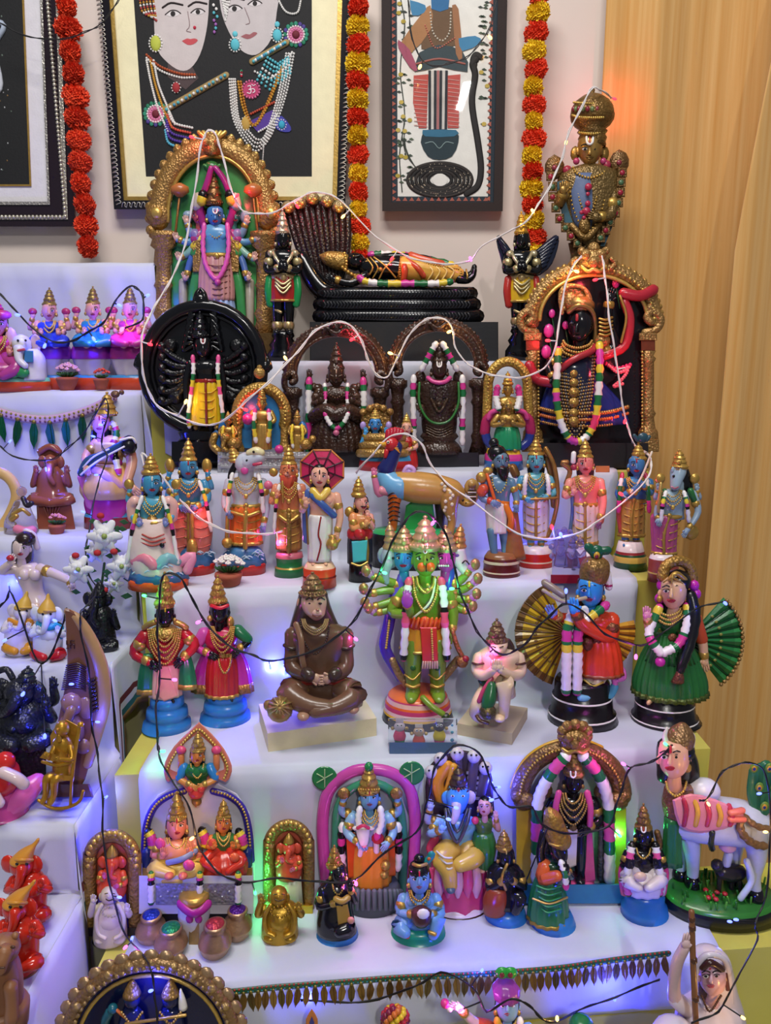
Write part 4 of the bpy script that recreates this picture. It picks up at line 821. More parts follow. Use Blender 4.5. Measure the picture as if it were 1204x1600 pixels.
crown(f, 686, 530, 568, 12, 'b:3e2a1e', 4); head(f, 686, 579, 12, 's:36231b', 6, lips=None, eye=False, ear='b:4a3022'); namam(f, 686, 578, 13, 6, red='e0d8d0')
f('torso', 'b:36241c').loft([(686, 592, 14, .7, 4), (686, 600, 32, .5, 4), (686, 620, 33, .5, 4), (686, 645, 28, .55, 4), (686, 668, 27, .6, 4), (686, 690, 22, .7, 4)], n=20)
f('drum', 'b:3a281e').lathe(686, [(676, 26), (682, 30), (688, 24), (694, 30), (700, 34), (708, 36)], None, .7, 4)
for sx in (-1, 1):
    arm(f, [(686+sx*28, 602, 4), (686+sx*36, 630, 8), (686+sx*26, 640, 20)], 7, 's:36231b', 'b:4a3022', (0, 1), path='arm#%d' % sx); f('emblem', 'b:38251c').ball(686+sx*30, 590, 9, 2, .5, 1.2)
    garl(f, [(686+sx*5, 536, 14), (686+sx*16, 556, 14), (686+sx*28, 578, 12)], 4.5, [WH, WH, GN, PK, GN, WH, WH, WH], 'upper_garland#%d' % sx); garl(f, [(684+sx*38, 588, 12), (684+sx*39, 620, 14), (684+sx*38, 660, 14), (684+sx*38, 690+sx*4, 12)], 4.6, [WH, WH, PK, GN, WH, WH, WH, PK, GN, WH, WH, WH, PK], 'garland#%d' % sx)
    f('panel', 'b:2c1c16').box(686+sx*10-5, 604, 686+sx*10+5, 622, 23, 16, None, 1)
f('green_loop', '2a6a2c').tube([(655, 598, 16), (655, 630, 22), (668, 655, 26), (686, 662, 27), (704, 655, 26), (716, 630, 22), (716, 598, 16)], 2, None, 7, 4); f('collar', 'c84a8a').tube([(668, 590, 14), (676, 596, 20), (686, 598, 22), (696, 596, 20), (703, 590, 14)], 3.4, None, 7, 4)
f('chest_relief', 'b:44301f').tube([(672, 620, 20), (686, 644, 22), (700, 620, 20)], 2.4).ball(686, 632, 4, 22, .6)
for k in range(4): f('chest_relief').tube([(666, 664+k*4, 18), (686, 672+k*4, 24), (706, 664+k*4, 18)], 1.6)
# gold throne with three figures on a silver box
f = Fig('throne_idol', 'gold arched throne with a crowned figure, two attendants and a silver base', 'idol', (415, 742), Z2, 14, None, 1.615)
f('base', 'o:b0b0b4').box(340, 706, 496, 746, 16, -16, 'o:b4b4b8').box(344, 712, 492, 716, 19, 14, 'g:c8c8cc').box(344, 728, 492, 732, 19, 14, 'g:c8c8cc')
f('arch', 'o:b08a44').tube(arcp(408, 650, 38, 44, 200, -20, 17, -6), 9, None, 10, 3, .6).beads(arcp(408, 650, 38, 44, 195, -15, 9, 2), 2.4, 26, GL); f('finial', 'o:b89450').ball(405, 583, 9, -4, .6, 1).ball(405, 574, 4, -4)
f('backplate', '2f78b0').slab([(376, 700), (376, 640)]+[(x, y) for x, y, _ in arcp(408, 638, 32, 26, 170, 10, 9)]+[(440, 640), (440, 700)], -8, -12)
for sx in (-1, 1): f('pillar', 'o:b08a44').lathe(408+sx*36, [(640, 8), (648, 6), (690, 6), (700, 10), (708, 10)], None, .8, -4, 12)
def mini(f, cx, ct, by, g='g:b08c48', gar=None, k=1.0, tag_=''):
    crown(f, cx, ct, ct+16*k, 6*k, g, 4, path='crown'+tag_); head(f, cx, ct+22*k, 6*k, g, 4, lips=None, ear=None, path='head'+tag_)
    torso(f, cx, ct+32*k, 13*k, ct+50*k, 9*k, g, 3, path='torso'+tag_, chest=False); skirt(f, cx, ct+50*k, 10*k, by, 13*k, g, 3, path='garment'+tag_)
    for sx in (-1, 1): arm(f, [(cx+sx*12*k, ct+33*k, 2), (cx+sx*17*k, ct+44*k, 5), (cx+sx*10*k, ct+48*k, 11)], 3.6*k, g, None, (0, -1), path='arm%s_%d' % (tag_, sx) if False else 'arm#%s%d' % (tag_, sx))
    if gar:
        for sx in (-1, 1): garl(f, [(cx+sx*9*k, ct+30*k, 8), (cx+sx*11*k, ct+52*k, 12), (cx+sx*8*k, ct+74*k, 11)], 3*k, gar, 'garland#%s%d' % (tag_, sx))
mini(f, 409, 606, 702, 'g:b8944c', [PK, WH, GN, YE, WH, PK], 1.15)
mini(f, 356, 642, 706, 'g:b8904c', [YE, 'e0a030', YE], .8, '#a'); mini(f, 464, 640, 706, 'g:b8904c', ['e8c830', YE, WH], .8, '#b')
for x, y in ((350, 672), (472, 676), (338, 690)): f('side_panel', '2a68a8').ball(x, y, 9, -4, .4, 2)
f('beast', 'o:a8823e').ball(366, 692, 12, 10, 1.2, .8).ball(352, 684, 8, 14).tube([(352, 686, 18), (348, 698, 20), (354, 704, 20)], 3.4).ball(478, 694, 10, 10, 1.2, .9).ball(488, 686, 6, 12); f('beast').tube([(336, 680, -2), (332, 695, 0), (342, 706, 2)], 6)
f('tassel', PK).ball(436, 702, 7, 14).ball(387, 655, 9, 8)
# small gold arch with figures, green robe
f = Fig('arched_idol', 'small yellow gold arched idol with green robe and pink garlands, left of gold shrine', 'idol', (786, 740), Z2, 14, None, 1.66)
f('base', '2f6ab0').lathe(786, [(700, 24, 'd8a830'), (708, 26, 'd8a830'), (710, 28, 'c83a8a'), (718, 29, 'c83a8a'), (720, 29, '2f6ab0'), (745, 30)], None, .8, 0, 24, None, .6)
f('arch', 'g:c8a048').tube([(760, 660, -6)]+arcp(793, 605, 31, 40, 185, -5, 13, -6)+[(826, 660, -6)], 7.5, 'o:c09a48', 10, 3, .6).beads(arcp(793, 605, 31, 40, 180, 0, 9, 0), 2.2, 20, GL)
crown(f, 793, 580, 602, 8, 'g:c8a048', 4); head(f, 793, 610, 7.5, 'g:c09848', 4, lips=None); torso(f, 793, 622, 18, 650, 12, 'g:b8944c', 2)
crown(f, 794, 622, 632, 7, GL, 12, path='lower_crown'); head(f, 794, 636, 6.5, 'g:b08c48', 14, path='lower_head', tache='2a2018', lips=None); torso(f, 794, 648, 16, 668, 11, 'g:a8823e', 10, path='lower_torso'); skirt(f, 792, 668, 16, 702, 21, '1f8a5a', 8, .7, (14, .04))
for sx in (-1, 1):
    garl(f, [(793+sx*16, 604, 8), (793+sx*18, 622, 10), (793+sx*14, 640, 14)], 5, ['d03a8a', 'd03a8a', WH, WH, GN], 'garland#%d' % sx); f('wing#%d' % sx, 'a82858').tube([(793+sx*18, 648, 4), (793+sx*32, 656, 2), (793+sx*36, 676, 0)], 8, 'a82858', 8, 4, .5).tube([(793+sx*36, 672, 0), (793+sx*32, 688, 0), (793+sx*22, 698, 2)], 7, '2a3a8a', 8, 4, .5)
    arm(f, [(793+sx*15, 650, 10), (793+sx*24, 664, 14), (793+sx*8, 662, 22)], 5, 'g:b08c48', None, (0, -1), path='arm#%d' % sx); f('pink_sash#%d' % sx, 'd0488a').tube([(793+sx*14, 640, 12), (793+sx*26, 645, 8), (793+sx*30, 654, 6)], 4)
    f('foot', 'g:b08c48').ball(793+sx*10, 703, 6, 14, 1.3, .7)
# small couple under a gold snake hood
f = Fig('couple_figurine', 'small blue god under gold snake hood with a red-robed lady', 'figurine', (606, 745), Z2, 16, None, 1.645)
pedestal(f, 606, [(708, 42, '3f8ab8'), (718, 44, '3f8ab8'), (722, 45, 'b02a30'), (745, 46)], 'b02a30', .6); f('coil', 'g:b08a48')
for k in range(3): f('coil').tube([(600+(38-k*4)*math.cos(a), 708-k*12, 4-(22-k*3)*math.sin(a)) for a in [2*math.pi*i/20 for i in range(20)]], 7, 'o:b08c4c', 8, 1, closed=True)
f('coil').lathe(600, [(680, 28), (712, 34)], 'g:a07c40', .6)
f('hood', 'o:a07a40').slab([(570, 700), (564, 665), (566, 645), (578, 633), (590, 631), (602, 636), (610, 650), (608, 680), (604, 700)], -8, -14, None, 2, 3)
for k in range(5): f('hood').ball(567+k*10.5, 644-8*math.sin(k/4*3.1), 6, -6, .8)
crown(f, 586, 638, 655, 8, GL, 2); head(f, 586, 664, 9, '3f86c8', 4, hair=BK); torso(f, 587, 680, 16, 702, 12, '4a96d0', 4); f('garment', 'd0a850').tube([(575, 702, 12), (595, 706, 18), (618, 712, 20)], 8)
for sx in (-1, 1): arm(f, [(587+sx*14, 682, 4), (587+sx*22, 694, 8), (587+sx*16, 676, 14)], 4.5, '4aa0d8', GO, (0, -1), path='arm#%d' % sx); f('shell', 'a890d0').ball(587+sx*20, 665, 5, 2, .7, 1.3)
crown(f, 635, 645, 664, 7, GL, 4, path='lady_crown'); head(f, 635, 670, 8, 'd8a088', 6, hair=BK, path='lady_head'); torso(f, 634, 684, 12, 702, 10, 'b02a28', 6, path='lady_torso'); skirt(f, 634, 702, 14, 730, 18, 'c02a2a', 6, path='lady_robe'); arm(f, [(645, 686, 6), (650, 698, 10), (640, 702, 16)], 4, 'd8a088', GO, path='lady_arm')
neck(f, 586, 676, 8, 688, 12, GL, 1.3)
# ---------------------------------------------------------------- third tier: row of standing figurines
def deity(f, cx, ct, hy, hr, sh, sw, wa, ww, hm, hw, ft, skin, dh, crn=GO, hair=BK, d=0, turn=0, pl=(14, .04), trim=GO, sash_c=None, lean=0, nk=3, face=True, legs=True, lips='a02838', mark='b02030', tache=None):
    L = lambda y: cx+lean*(ft-y)/max(1, ft-ct)
    if crn: crown(f, L(ct), ct, hy-hr*.75, hr*.95, crn, d)
    if face: head(f, L(hy), hy, hr, skin, d+2, turn, lips, hair, mark, tache=tache)
    torso(f, L(sh), sh, sw, wa, ww, skin, d); skirt(f, L(hm), wa, ww*1.08, hm, hw, dh, d, .66, pl, trim=trim)
    belt(f, L(wa), wa, ww*1.05, GO, d, t=3.5)
    if legs: feet(f, L(ft), hm, ft, hw*.42, hr*.42, skin, d)
    for k in range(nk): neck(f, L(sh), sh-2+k, sw*(.42+.1*k), sh+(wa-sh)*(.22+.2*k), sw*.62+d, GL, 1.5, 12+4*k)
    f('pendant', GL).ball(L(sh), sh+(wa-sh)*.66, 3.4, d+sw*.62, .6, 1.2)
    f('garment/pleat', GO).tube([(L(wa), wa, d+ww*.72), (L(hm), (wa+hm)/2, d+hw*.72), (L(hm), hm-2, d+hw*.7)], 2.4, None, 6, 3, .6)
    for sx in (-1, 1):
        for k in range(4):
            y = wa+(hm-wa)*(.12+.2*k); f('garment/fold', GO).tube([(L(y)+sx*hw*.97, y, d+2), (L(y)+sx*hw*.66, y+5, d+hw*.5), (L(y)+sx*3, y+8, d+hw*.7)], 1.1, None, 5, 2)
    if sash_c:
        for sx in (-1, 1): sash(f, [(cx+sx*ww, wa, d+6), (cx+sx*(hw+4), (wa+hm)/2, d+6), (cx+sx*(hw+3), hm, d+4)], 3.4, sash_c, 'sash#%d' % sx, .5)
MG = [WH, WH, WH, GN, YE, PK, BK, WH, WH, WH, GN, PK]
def sidegar(f, cx, y0, y1, w0, w1, d=10, r=3.4, pat=MG):
    for sx in (-1, 1): garl(f, [(cx+sx*w0, y0, d), (cx+sx*(w0+w1)*.52, (y0*.6+y1*.4), d+6), (cx+sx*w1, y1, d+3)], r, pat, 'garland#%d' % sx)
def wave_base(f, cx, y0, y1, y2, r, rim, m='3a6f9e'):
    f('base', rim).lathe(cx, [(y1-2, r*.97), (y1, r), (y2, r)], None, .72); p = f('water', m)
    p.lathe(cx, [(y0, r*.5), (y0+4, r*.72), ((y0+y1)/2, r*.9), (y1, r*.99)], None, .72, 0, 30, (9, .04))
    for k in range(14):
        a = math.pi*(1.05+.9*random.random()); q = random.uniform(.72, .95); x = cx+r*q*math.cos(a); y = y0+(y1-y0)*random.uniform(.3, .85)
        p.tube([(x-5, y+2, -r*.72*q*math.sin(a)+2), (x, y-1.5, -r*.72*q*math.sin(a)+3.4), (x+5, y+1, -r*.72*q*math.sin(a)+2)], 1.1, 'a8c8dc', 5, 2)
# fish-bodied blue figure
f = Fig('standing_figurine', 'blue crowned figurine rising from a pink and white fish, orange rim base', 'figurine', (246, 926), Z3, 34)
wave_base(f, 248, 876, 904, 930, 48, 'd0521e'); crown(f, 235, 708, 741, 14, GO, 4); head(f, 237, 757, 14, '3f8fb4', 6, .1, hair=BK, mark='d8d0c0'); torso(f, 238, 778, 26, 812, 20, '4a9ab8', 4)
for k in range(3): neck(f, 238, 776, 12+k*3, 792+k*7, 18, GL, 1.7, 14+k*4)
f('belt', GB).ball(238, 815, 10, 17, .6, 1).tube([(218, 812, 10), (238, 818, 20), (260, 812, 10)], 5, GO)
b = f('fish', 'dcc4be'); b.loft([(238, 808, 30, .7, 2), (238, 830, 36, .72, 3), (238, 855, 38, .72, 4), (244, 878, 42, .7, 4), (248, 894, 40, .7, 4)], n=24)
b.tube([(208, 810, 8), (206, 790, 8), (212, 782, 10)], 9, 'd8a8a0').tube([(268, 810, 8), (270, 790, 8), (262, 782, 10)], 9, 'd8a8a0'); b.ball(216, 797, 3.4, 18, .5, 1, BK).ball(216, 789, 3.4, 18, .5, .6, BK).ball(262, 797, 3.4, 18, .5, 1, BK).ball(262, 789, 3.4, 18, .5, .6, BK)
for k in range(3): f('fish/stripe', 'a84038').tube([(222-k, 835+k*6, 28), (238, 841+k*6, 32), (256+k, 835+k*6, 28)], 1.4, None, 5, 3)
f('fish/fin', 'd85a7a').tube([(210, 880, 20), (225, 872, 30), (240, 884, 32)], 9, 'd87a90', 8, 3, .5).tube([(246, 884, 30), (262, 872, 28), (276, 880, 16)], 9, '7ab0b8', 8, 3, .5).tube([(280, 880, 10), (300, 868, 8), (292, 892, 10)], 8, 'd88aa8', 8, 3, .6); f('fish/fin').ball(253, 852, 4, 32, .5, 1, BK)
for sx in (-1, 1):
    arm(f, [(238+sx*24, 782, 4), (238+sx*34, 800, 8), (238+sx*20, 820, 24)], 6, '4a9ab8', GO, (0, -1), path='arm#%d' % sx, hm='8088c0'); arm(f, [(238+sx*24, 780, 0), (238+sx*38, 782, 0), (238+sx*36, 768, 2)], 5, '4a9ab8', GO, (0, -1), path='rear_arm#%d' % sx)
    f('emblem', GO).ball(238+sx*37, 757, 8, 3, .5, 1.1).tube(circ(238+sx*37, 757, 6, 7, 10), 1.5, GL, 5, 1, closed=True)
sidegar(f, 238, 776, 880, 16, 40, 16, 3.2)
# tortoise-legged blue figure
f = Fig('standing_figurine', 'blue crowned figurine with salmon pink wrapped legs and gold mace', 'figurine', (300, 902), Z3, 26)
wave_base(f, 302, 852, 880, 904, 35, 'b02a22'); deity(f, 294, 684, 732, 13, 750, 27, 786, 19, 850, 25, 862, '3f88b4', 'd07a6a', pl=(10, .05), trim=None, legs=False)
g = f('shell_leg', 'd07a6a')
for sx in (-1, 1):
    g.loft([(294+sx*16, 790, 15, .9, 4), (294+sx*18, 815, 20, .9, 5), (294+sx*18, 845, 19, .9, 5), (294+sx*16, 868, 14, .9, 5)], n=16)
    for k in range(4): f('shell_leg/crease', 'b85a50').tube([(294+sx*34, 806+k*15, 14), (294+sx*20, 811+k*15, 24), (294+sx*5, 808+k*15, 20)], 1.1, None, 5, 3)
f('mace', GO).tube([(300, 796, 26), (300, 850, 28)], 3).lathe(300, [(842, 4), (850, 8), (860, 9), (868, 5)], GO, .8, 28, 12)
for sx in (-1, 1):
    arm(f, [(294+sx*25, 754, 4), (294+sx*30, 780, 10), (294+sx*10, 793, 26)], 6.5, '3f88b4', GO, path='arm#%d' % sx, hm='5a68a8'); arm(f, [(294+sx*24, 754, 0), (294+sx*36, 762, 2), (294+sx*30, 742, 4)], 5.5, '3f88b4', GO, (0, -1), path='rear_arm#%d' % sx); f('emblem', GO).ball(294+sx*29, 728, 8, 4, .6, 1.5)
sidegar(f, 294, 752, 830, 17, 36, 16, 3)
# boar-headed figure
f = Fig('standing_figurine', 'white boar-headed figurine in orange skirt with gold mace', 'figurine', (380, 902), Z3, 26)
wave_base(f, 380, 852, 880, 903, 36, 'a82a24'); deity(f, 384, 700, 728, 14, 748, 28, 790, 20, 850, 25, 858, 'c4c8d4', 'd8682a', crn=None, hair=None, pl=(14, .05), face=False, legs=False)
crown(f, 370, 697, 722, 12, GO, 0, tilt=-8); hd = f('head', 'b8bccc'); hd.ball(383, 724, 17, 6, 1, 1).tube([(386, 722, 10, 14), (398, 717, 14, 11), (407, 714, 16, 9)]).tube([(384, 735, 4, 12), (384, 750, 2, 13)])
f('head/cheek', 'd0509a').ball(382, 735, 6, 20, .5, 1).tube([(396, 726, 22), (408, 724, 22)], 2.6, 'b83a5a'); f('head/brow_patch', 'd8cfa0').tube([(388, 708, 16, 5), (400, 705, 18, 7), (409, 708, 18, 6)], n=8); f('head/eye', BK).ball(386, 720, 2.6, 22, .6).ball(396, 706, 2, 26, .6); f('hair', BK).tube([(370, 722, 0), (362, 738, 0), (360, 748, 2)], 5)
f('mace', GO).tube([(356, 790, 14), (354, 840, 18)], 3).ball(355, 848, 9, 18)
for sx in (-1, 1): arm(f, [(384+sx*26, 752, 2), (384+sx*33, 785, 6), (384+sx*27, 822 if sx > 0 else 800, 16)], 6.5, 'b4bacb', GO, path='arm#%d' % sx, hm='6a78a8')
sidegar(f, 383, 740, 800, 20, 28, 14, 3.4); f('belt').tube([(362, 800, 18), (384, 806, 24), (404, 800, 18)], 3).tube([(384, 800, 24), (383, 830, 25), (383, 856, 24)], 4)
# lion-faced figure
f = Fig('standing_figurine', 'orange lion-faced bearded figurine in gold robe on a green base', 'figurine', (452, 904), Z3, 16)
pedestal(f, 452, [(862, 20, 'c86a78'), (870, 22, 'c86a78'), (872, 21, GN), (884, 20, GN), (886, 23, GL), (889, 23, '1e6b3a'), (906, 24, '1e6b3a')], '1e6b3a'); deity(f, 451, 695, 737, 12, 756, 22, 798, 17, 858, 20, 870, 'd07a50', 'a8763c', hair='c0602c', lips=None, trim=None)
f('beard', 'c8503a').loft([(450, 742, 12, .8, 4), (449, 752, 10, .8, 7), (449, 764, 5, .8, 8), (449, 770, 1, .8, 8)], n=14, pleat=(7, .1)); f('head/muzzle', 'e09a80').ball(449, 741, 5, 13, .8, .7).ball(449, 738, 2, 18, .7, .7, '6a2a2a')
for sx in (-1, 1): arm(f, [(451+sx*20, 760, 2), (451+sx*27, 785, 8), (451+sx*18, 775, 18)], 5.5, 'd88868', GO, (0, -1), path='arm#%d' % sx); f('emblem', GO).ball(451+sx*24, 738, 7, 2, .5, 1)
f('sword', GO).tube([(441, 752, 20), (442, 785, 22)], 1.6); f('hand_sleeve', 'd0688a').ball(419, 758, 7, 4, .7, 1); sidegar(f, 451, 758, 830, 15, 23, 12, 2.8)
f('belt').tube([(436, 806, 15), (451, 815, 20), (466, 806, 15)], 3.2).tube([(451, 804, 20), (451, 835, 21), (451, 862, 20)], 4, 'o:9a7a3a')
# boy with a parasol
f = Fig('standing_figurine', 'boy figurine in white dhoti holding a pink parasol and a gold pot', 'figurine', (499, 920), Z3, 18)
pedestal(f, 499, [(878, 20, 'e0b898'), (886, 25, 'e0b898'), (888, 26, 'c8401e'), (898, 25, 'c8401e'), (900, 27, '6a1a10'), (902, 26, 'c8401e'), (922, 27, 'c8401e')], 'c8401e')
o8 = [(503+36*math.cos(math.radians(22.5+45*k)), 734+33*math.sin(math.radians(22.5+45*k))) for k in range(8)]
p = f('parasol', 'c02858')
for k in range(8):
    a, b = o8[k], o8[(k+1) % 8]; A, B, C = f.P(a[0], a[1], -10), f.P(b[0], b[1], -10), f.P(503, 734, -2); D = f.P(503, 734, -6); E_, G_ = f.P(a[0], a[1], -13), f.P(b[0], b[1], -13)
    p.add([A, B, C, E_, G_, D], [(0, 2, 1), (3, 4, 5), (0, 1, 4, 3)], None, False); f('parasol/rib', '3a1020').tube([(503, 734, -1), (a[0], a[1], -9)], 1.3, None, 5, 1).tube([((503*2+a[0]*3)/5, (734*2+a[1]*3)/5, -5), ((503*2+b[0]*3)/5, (734*2+b[1]*3)/5, -5)], .8, None, 5, 1)
f('parasol/rim', 'c87a38').tube([(x, y, -10) for x, y in o8], 1.6, None, 6, 1, closed=True); f('parasol_pole', '7a5a2a').tube([(478, 790, 10), (481, 850, 12)], 1.6); f('parasol_pole').tube([(478, 790, 10), (490, 750, -4)], 1.6)
head(f, 499, 746, 13, 'e0a890', 6, 0, 'a83038', BK, '1a1a1a'); f('hair').ball(499, 731, 9, 4, .9, .7); torso(f, 502, 770, 25, 806, 18, 'dca488', 2); skirt(f, 499, 806, 19, 876, 18, 'ddd8d2', 2, .7, (12, .04)); feet(f, 499, 872, 882, 8, 5, 'dca488', 4, None)
f('garment/border', '8a1a1a').tube([(501, 808, 15), (497, 835, 17), (501, 850, 17), (495, 876, 16)], 1.4, None, 5); f('sash', '3a5a98').tube([(488, 774, 15), (505, 790, 19), (522, 806, 13)], 5.5, None, 8, 4, .5).tube([(482, 768, 8), (478, 800, 8), (479, 845, 6)], 6, '4a60a0', 8, 4, .5); f('shawl', 'd8b84a').tube([(488, 766, 12), (500, 778, 18), (512, 766, 12)], 6, None, 8, 4, .6)
arm(f, [(480, 774, 4), (472, 798, 10), (478, 788, 22)], 6, 'dca488', GO, (0, -1), path='arm#a'); arm(f, [(525, 774, 2), (531, 805, 4), (526, 835, 8)], 6.5, 'dca488', GO, path='arm#b'); f('water_pot', GO).lathe(519, [(836, 6), (840, 4), (844, 8), (850, 10), (856, 8), (859, 4)], None, 1, 12, 14).tube([(526, 850, 12), (531, 843, 12)], 2)
# small attendant in profile
f = Fig('standing_figurine', 'small moustached figurine in orange shawl facing right on a black base', 'figurine', (563, 912), Z3, 12)
pedestal(f, 563, [(876, 16), (884, 18), (914, 19)], BK); crown(f, 560, 744, 776, 11, GO, 2); head(f, 564, 787, 10, 'dc9a8a', 2, .9, 'a02838', BK, None, tache=BK); torso(f, 562, 804, 19, 832, 14, 'd08a54', 0); skirt(f, 562, 834, 17, 880, 19, '1c2228', 0, .8, (10, .04)); f('apron', '4ab0c0').slab([(549, 846), (574, 844), (572, 876), (551, 880)], 18, 12, None, 2)
belt(f, 562, 834, 18, 'b8242a', 0, .8, 8); f('apron/border', GL).tube([(549, 880, 17), (562, 884, 19), (574, 878, 16)], 1.6); arm(f, [(552, 806, 4), (552, 826, 10), (572, 818, 18)], 6.5, 'd8905c', GO, (.3, -1), path='arm#a'); arm(f, [(578, 806, 0), (582, 824, 6), (574, 806, 14)], 5, 'e0a090', GO, (0, -1), path='arm#b'); f('shoulder_pot', GO).ball(546, 800, 8, 0, .8, 1.1); f('sash', GO).tube([(572, 840, 14), (574, 860, 12), (573, 880, 10)], 2.4); feet(f, 566, 876, 884, 6, 4, 'e0a090', 6, None)
# composite beast
f = Fig('beast_figurine', 'composite beast with rooster head, tiger foreleg and snake tail on green base', 'figurine', (652, 858), Z3, 30, None, 1.535)
f('base', '1a1c18').lathe(652, [(826, 66, '2a9a58'), (832, 70, '2a9a58'), (836, 72, '15181a'), (860, 72, '15181a')], None, .42, 0, 32)
f('support', '2f9a4a').slab([(628, 836), (634, 790), (650, 778), (676, 786), (682, 836)], 6, -8, None, 3)
b = f('body', 'b88a48'); b.tube([(612, 754, 4, 17), (640, 760, 4, 24), (675, 764, 4, 24), (704, 768, 4, 20), (716, 772, 2, 14)], n=16); f('chest', '6aa8d0').tube([(600, 742, 4, 14), (612, 756, 6, 20), (626, 762, 6, 22)], n=14)
f('hump', 'b090d0').ball(638, 737, 10, 2, .8, .9).tube([(628, 746, 4), (636, 730, 6), (646, 734, 6), (644, 744, 6)], 4, 'c8a0d8'); f('neck', '1c2460').tube([(620, 696, 4, 9), (612, 716, 4, 11), (602, 736, 4, 14)], n=12)
h = f('head', 'c02a30'); h.ball(611, 694, 12, 6, .9, 1).tube([(600, 694, 10, 5), (592, 692, 12, 1.5)], None, 'd8a030').tube([(604, 704, 10, 4), (602, 714, 10, 3)]); f('head/eye', 'e8d8c0').ball(606, 691, 2.6, 16, .6).ball(606, 691, 1.2, 18, .6, 1, BK)
for k in range(5): f('comb', 'b01c34').tube([(606+k*4, 684, 4), (607+k*5, 674-3*math.sin(k/4*3.1), 2)], 5)
for k in range(6): f('head/ruff', 'e0a030').tube([(612, 696, 14), (618+k*1.2, 690+k*3.4, 12)], 1, None, 5, 1)
f('foreleg', 'd0681c').tube([(618, 768, 12, 13), (615, 790, 14, 9), (614, 815, 14, 7), (612, 828, 14, 7)], n=12).ball(608, 830, 7, 18, 1.2, .7)
for k in range(8): f('foreleg/stripe', '2a1810').tube([(606, 768+k*7, 20), (614, 763+k*7, 25), (624, 766+k*7, 20)], 1.1, None, 5, 2)
arm(f, [(604, 756, 10), (592, 772, 16), (586, 752, 20), (584, 742, 20)], 6, 'd878a0', GO, (0, -1), path='arm'); f('arm').tube([(604, 768, 14), (595, 766, 18)], 7, 'd88a98')
f('hindleg', 'b88a48').tube([(702, 770, 14, 18), (702, 792, 16, 13), (706, 812, 16, 7), (703, 832, 16, 6)], n=12).ball(698, 832, 7, 20, 1.2, .7); f('hindleg#b', '3a3434').tube([(690, 780, -8, 13), (688, 810, -8, 7), (688, 832, -8, 6)], n=10)
for k in range(13): f('hindleg/spot', 'dcd0b8').ball(690+random.uniform(0, 18), 756+k*4.6, 3, 31-max(0, k-6)*1.5, .4, 1, None, 7, 4)
f('tail', 'b08a3c').tube([(714, 764, 2, 8), (722, 782, 4, 7), (734, 786, 6, 6), (741, 776, 6, 6), (738, 762, 8, 6)], n=10); f('tail/hood', 'a88448').ball(737, 762, 12, 8, .5, 1.2).ball(737, 757, 6, 14, .7).tube([(734, 764, 14), (740, 764, 14)], 1, WH)
for k in range(5): f('tail/hood').tube([(731, 766+k*3.4, 13), (743, 766+k*3.4, 13)], .9, WH if k % 2 else '2a2420', 5, 1)
for k in range(8): f('tail/spot', '2a1a14').ball([714, 716, 719, 723, 728, 734, 739, 742][k], [760, 769, 777, 782, 786, 786, 782, 775][k], 2.6, 10, .6, 1, None, 6, 4)
# right half of the row
f = Fig('standing_figurine', 'bearded blue-grey figurine with gold axe on a maroon base', 'figurine', (783, 905), Z3, 22)
pedestal(f, 783, [(862, 22, '8a5a38'), (870, 27, '8a5a38'), (874, 28, '5a1a1c'), (878, 29, 'd8c8a8'), (880, 28, '5a1a1c'), (890, 29, '5a1a1c'), (892, 30, 'd8c8a8'), (895, 29, '5a1a1c'), (908, 30, '5a1a1c')], '5a1a1c')
f('trunk', '8a5630').loft([(797, 800, 12, .8, -4), (800, 840, 15, .8, -4), (802, 872, 20, .8, -2)]); head(f, 782, 722, 12, '5a7890', 4, .6, '6a3838', BK, 'b02030'); f('hair').ball(771, 692, 8, 0, .9, 1).ball(776, 708, 15, 0, .9, .9); f('beard', BK).loft([(784, 730, 9, .9, 8), (786, 742, 8, .8, 9), (787, 752, 3, .8, 8)])
torso(f, 779, 746, 23, 786, 17, '5a7c98'); skirt(f, 776, 786, 17, 832, 16, 'dcd4cc', 0, .75, (10, .05)); belt(f, 777, 786, 17, 'd0681e', 0, t=5); f('sash', 'd0701e').tube([(790, 790, 10), (798, 810, 12), (796, 828, 8)], 5, None, 8, 4, .6)
p = f('leg', '5a7c98'); p.tube([(768, 828, 4, 8), (770, 850, 6, 6.5), (773, 868, 8, 5)]).tube([(773, 870, 8, 5), (780, 874, 16, 5)]); p.tube([(786, 828, 0, 8), (788, 850, 0, 6), (788, 866, 2, 5)])
arm(f, [(760, 752, 4), (752, 776, 8), (770, 785, 20)], 7, '6a80a8', 'c03a28', path='arm#a'); arm(f, [(798, 752, 2), (806, 775, 4), (806, 790, 10)], 6, '5a7c98', GO, path='arm#b'); f('axe', 'd05a24').tube([(760, 740, 14), (774, 786, 20)], 2.6); f('axe/blade', GO).ball(752, 746, 9, 12, .6, 1).ball(762, 736, 8, 12, .6, .8); neck(f, 780, 746, 12, 770, 14, GL, 1.6)
f('arm_bangle', 'c04a30').tube([(756, 762, 12), (752, 770, 12)], 8)
f = Fig('standing_figurine', 'teal-faced crowned figurine with a long gold bow on a red base', 'figurine', (836, 890), Z3, 20)
pedestal(f, 836, [(852, 22, 'dcd4d8'), (862, 26, 'dcd4d8'), (866, 27, 'b8281e'), (874, 27, 'b8281e'), (876, 28, 'dcc8b0'), (879, 27, 'b8281e'), (892, 28, 'b8281e')], 'b8281e'); deity(f, 837, 683, 722, 12, 742, 24, 780, 17, 842, 19, 856, '5aa0b0', 'c8c0c8', turn=.2, pl=(10, .06)); f('bow', 'g:a87c40').tube([(852, 700, 4), (866, 730, 8), (871, 775, 10), (864, 815, 10), (852, 845, 6)], 3.4).tube([(828, 780, 24), (870, 778, 22)], 2)
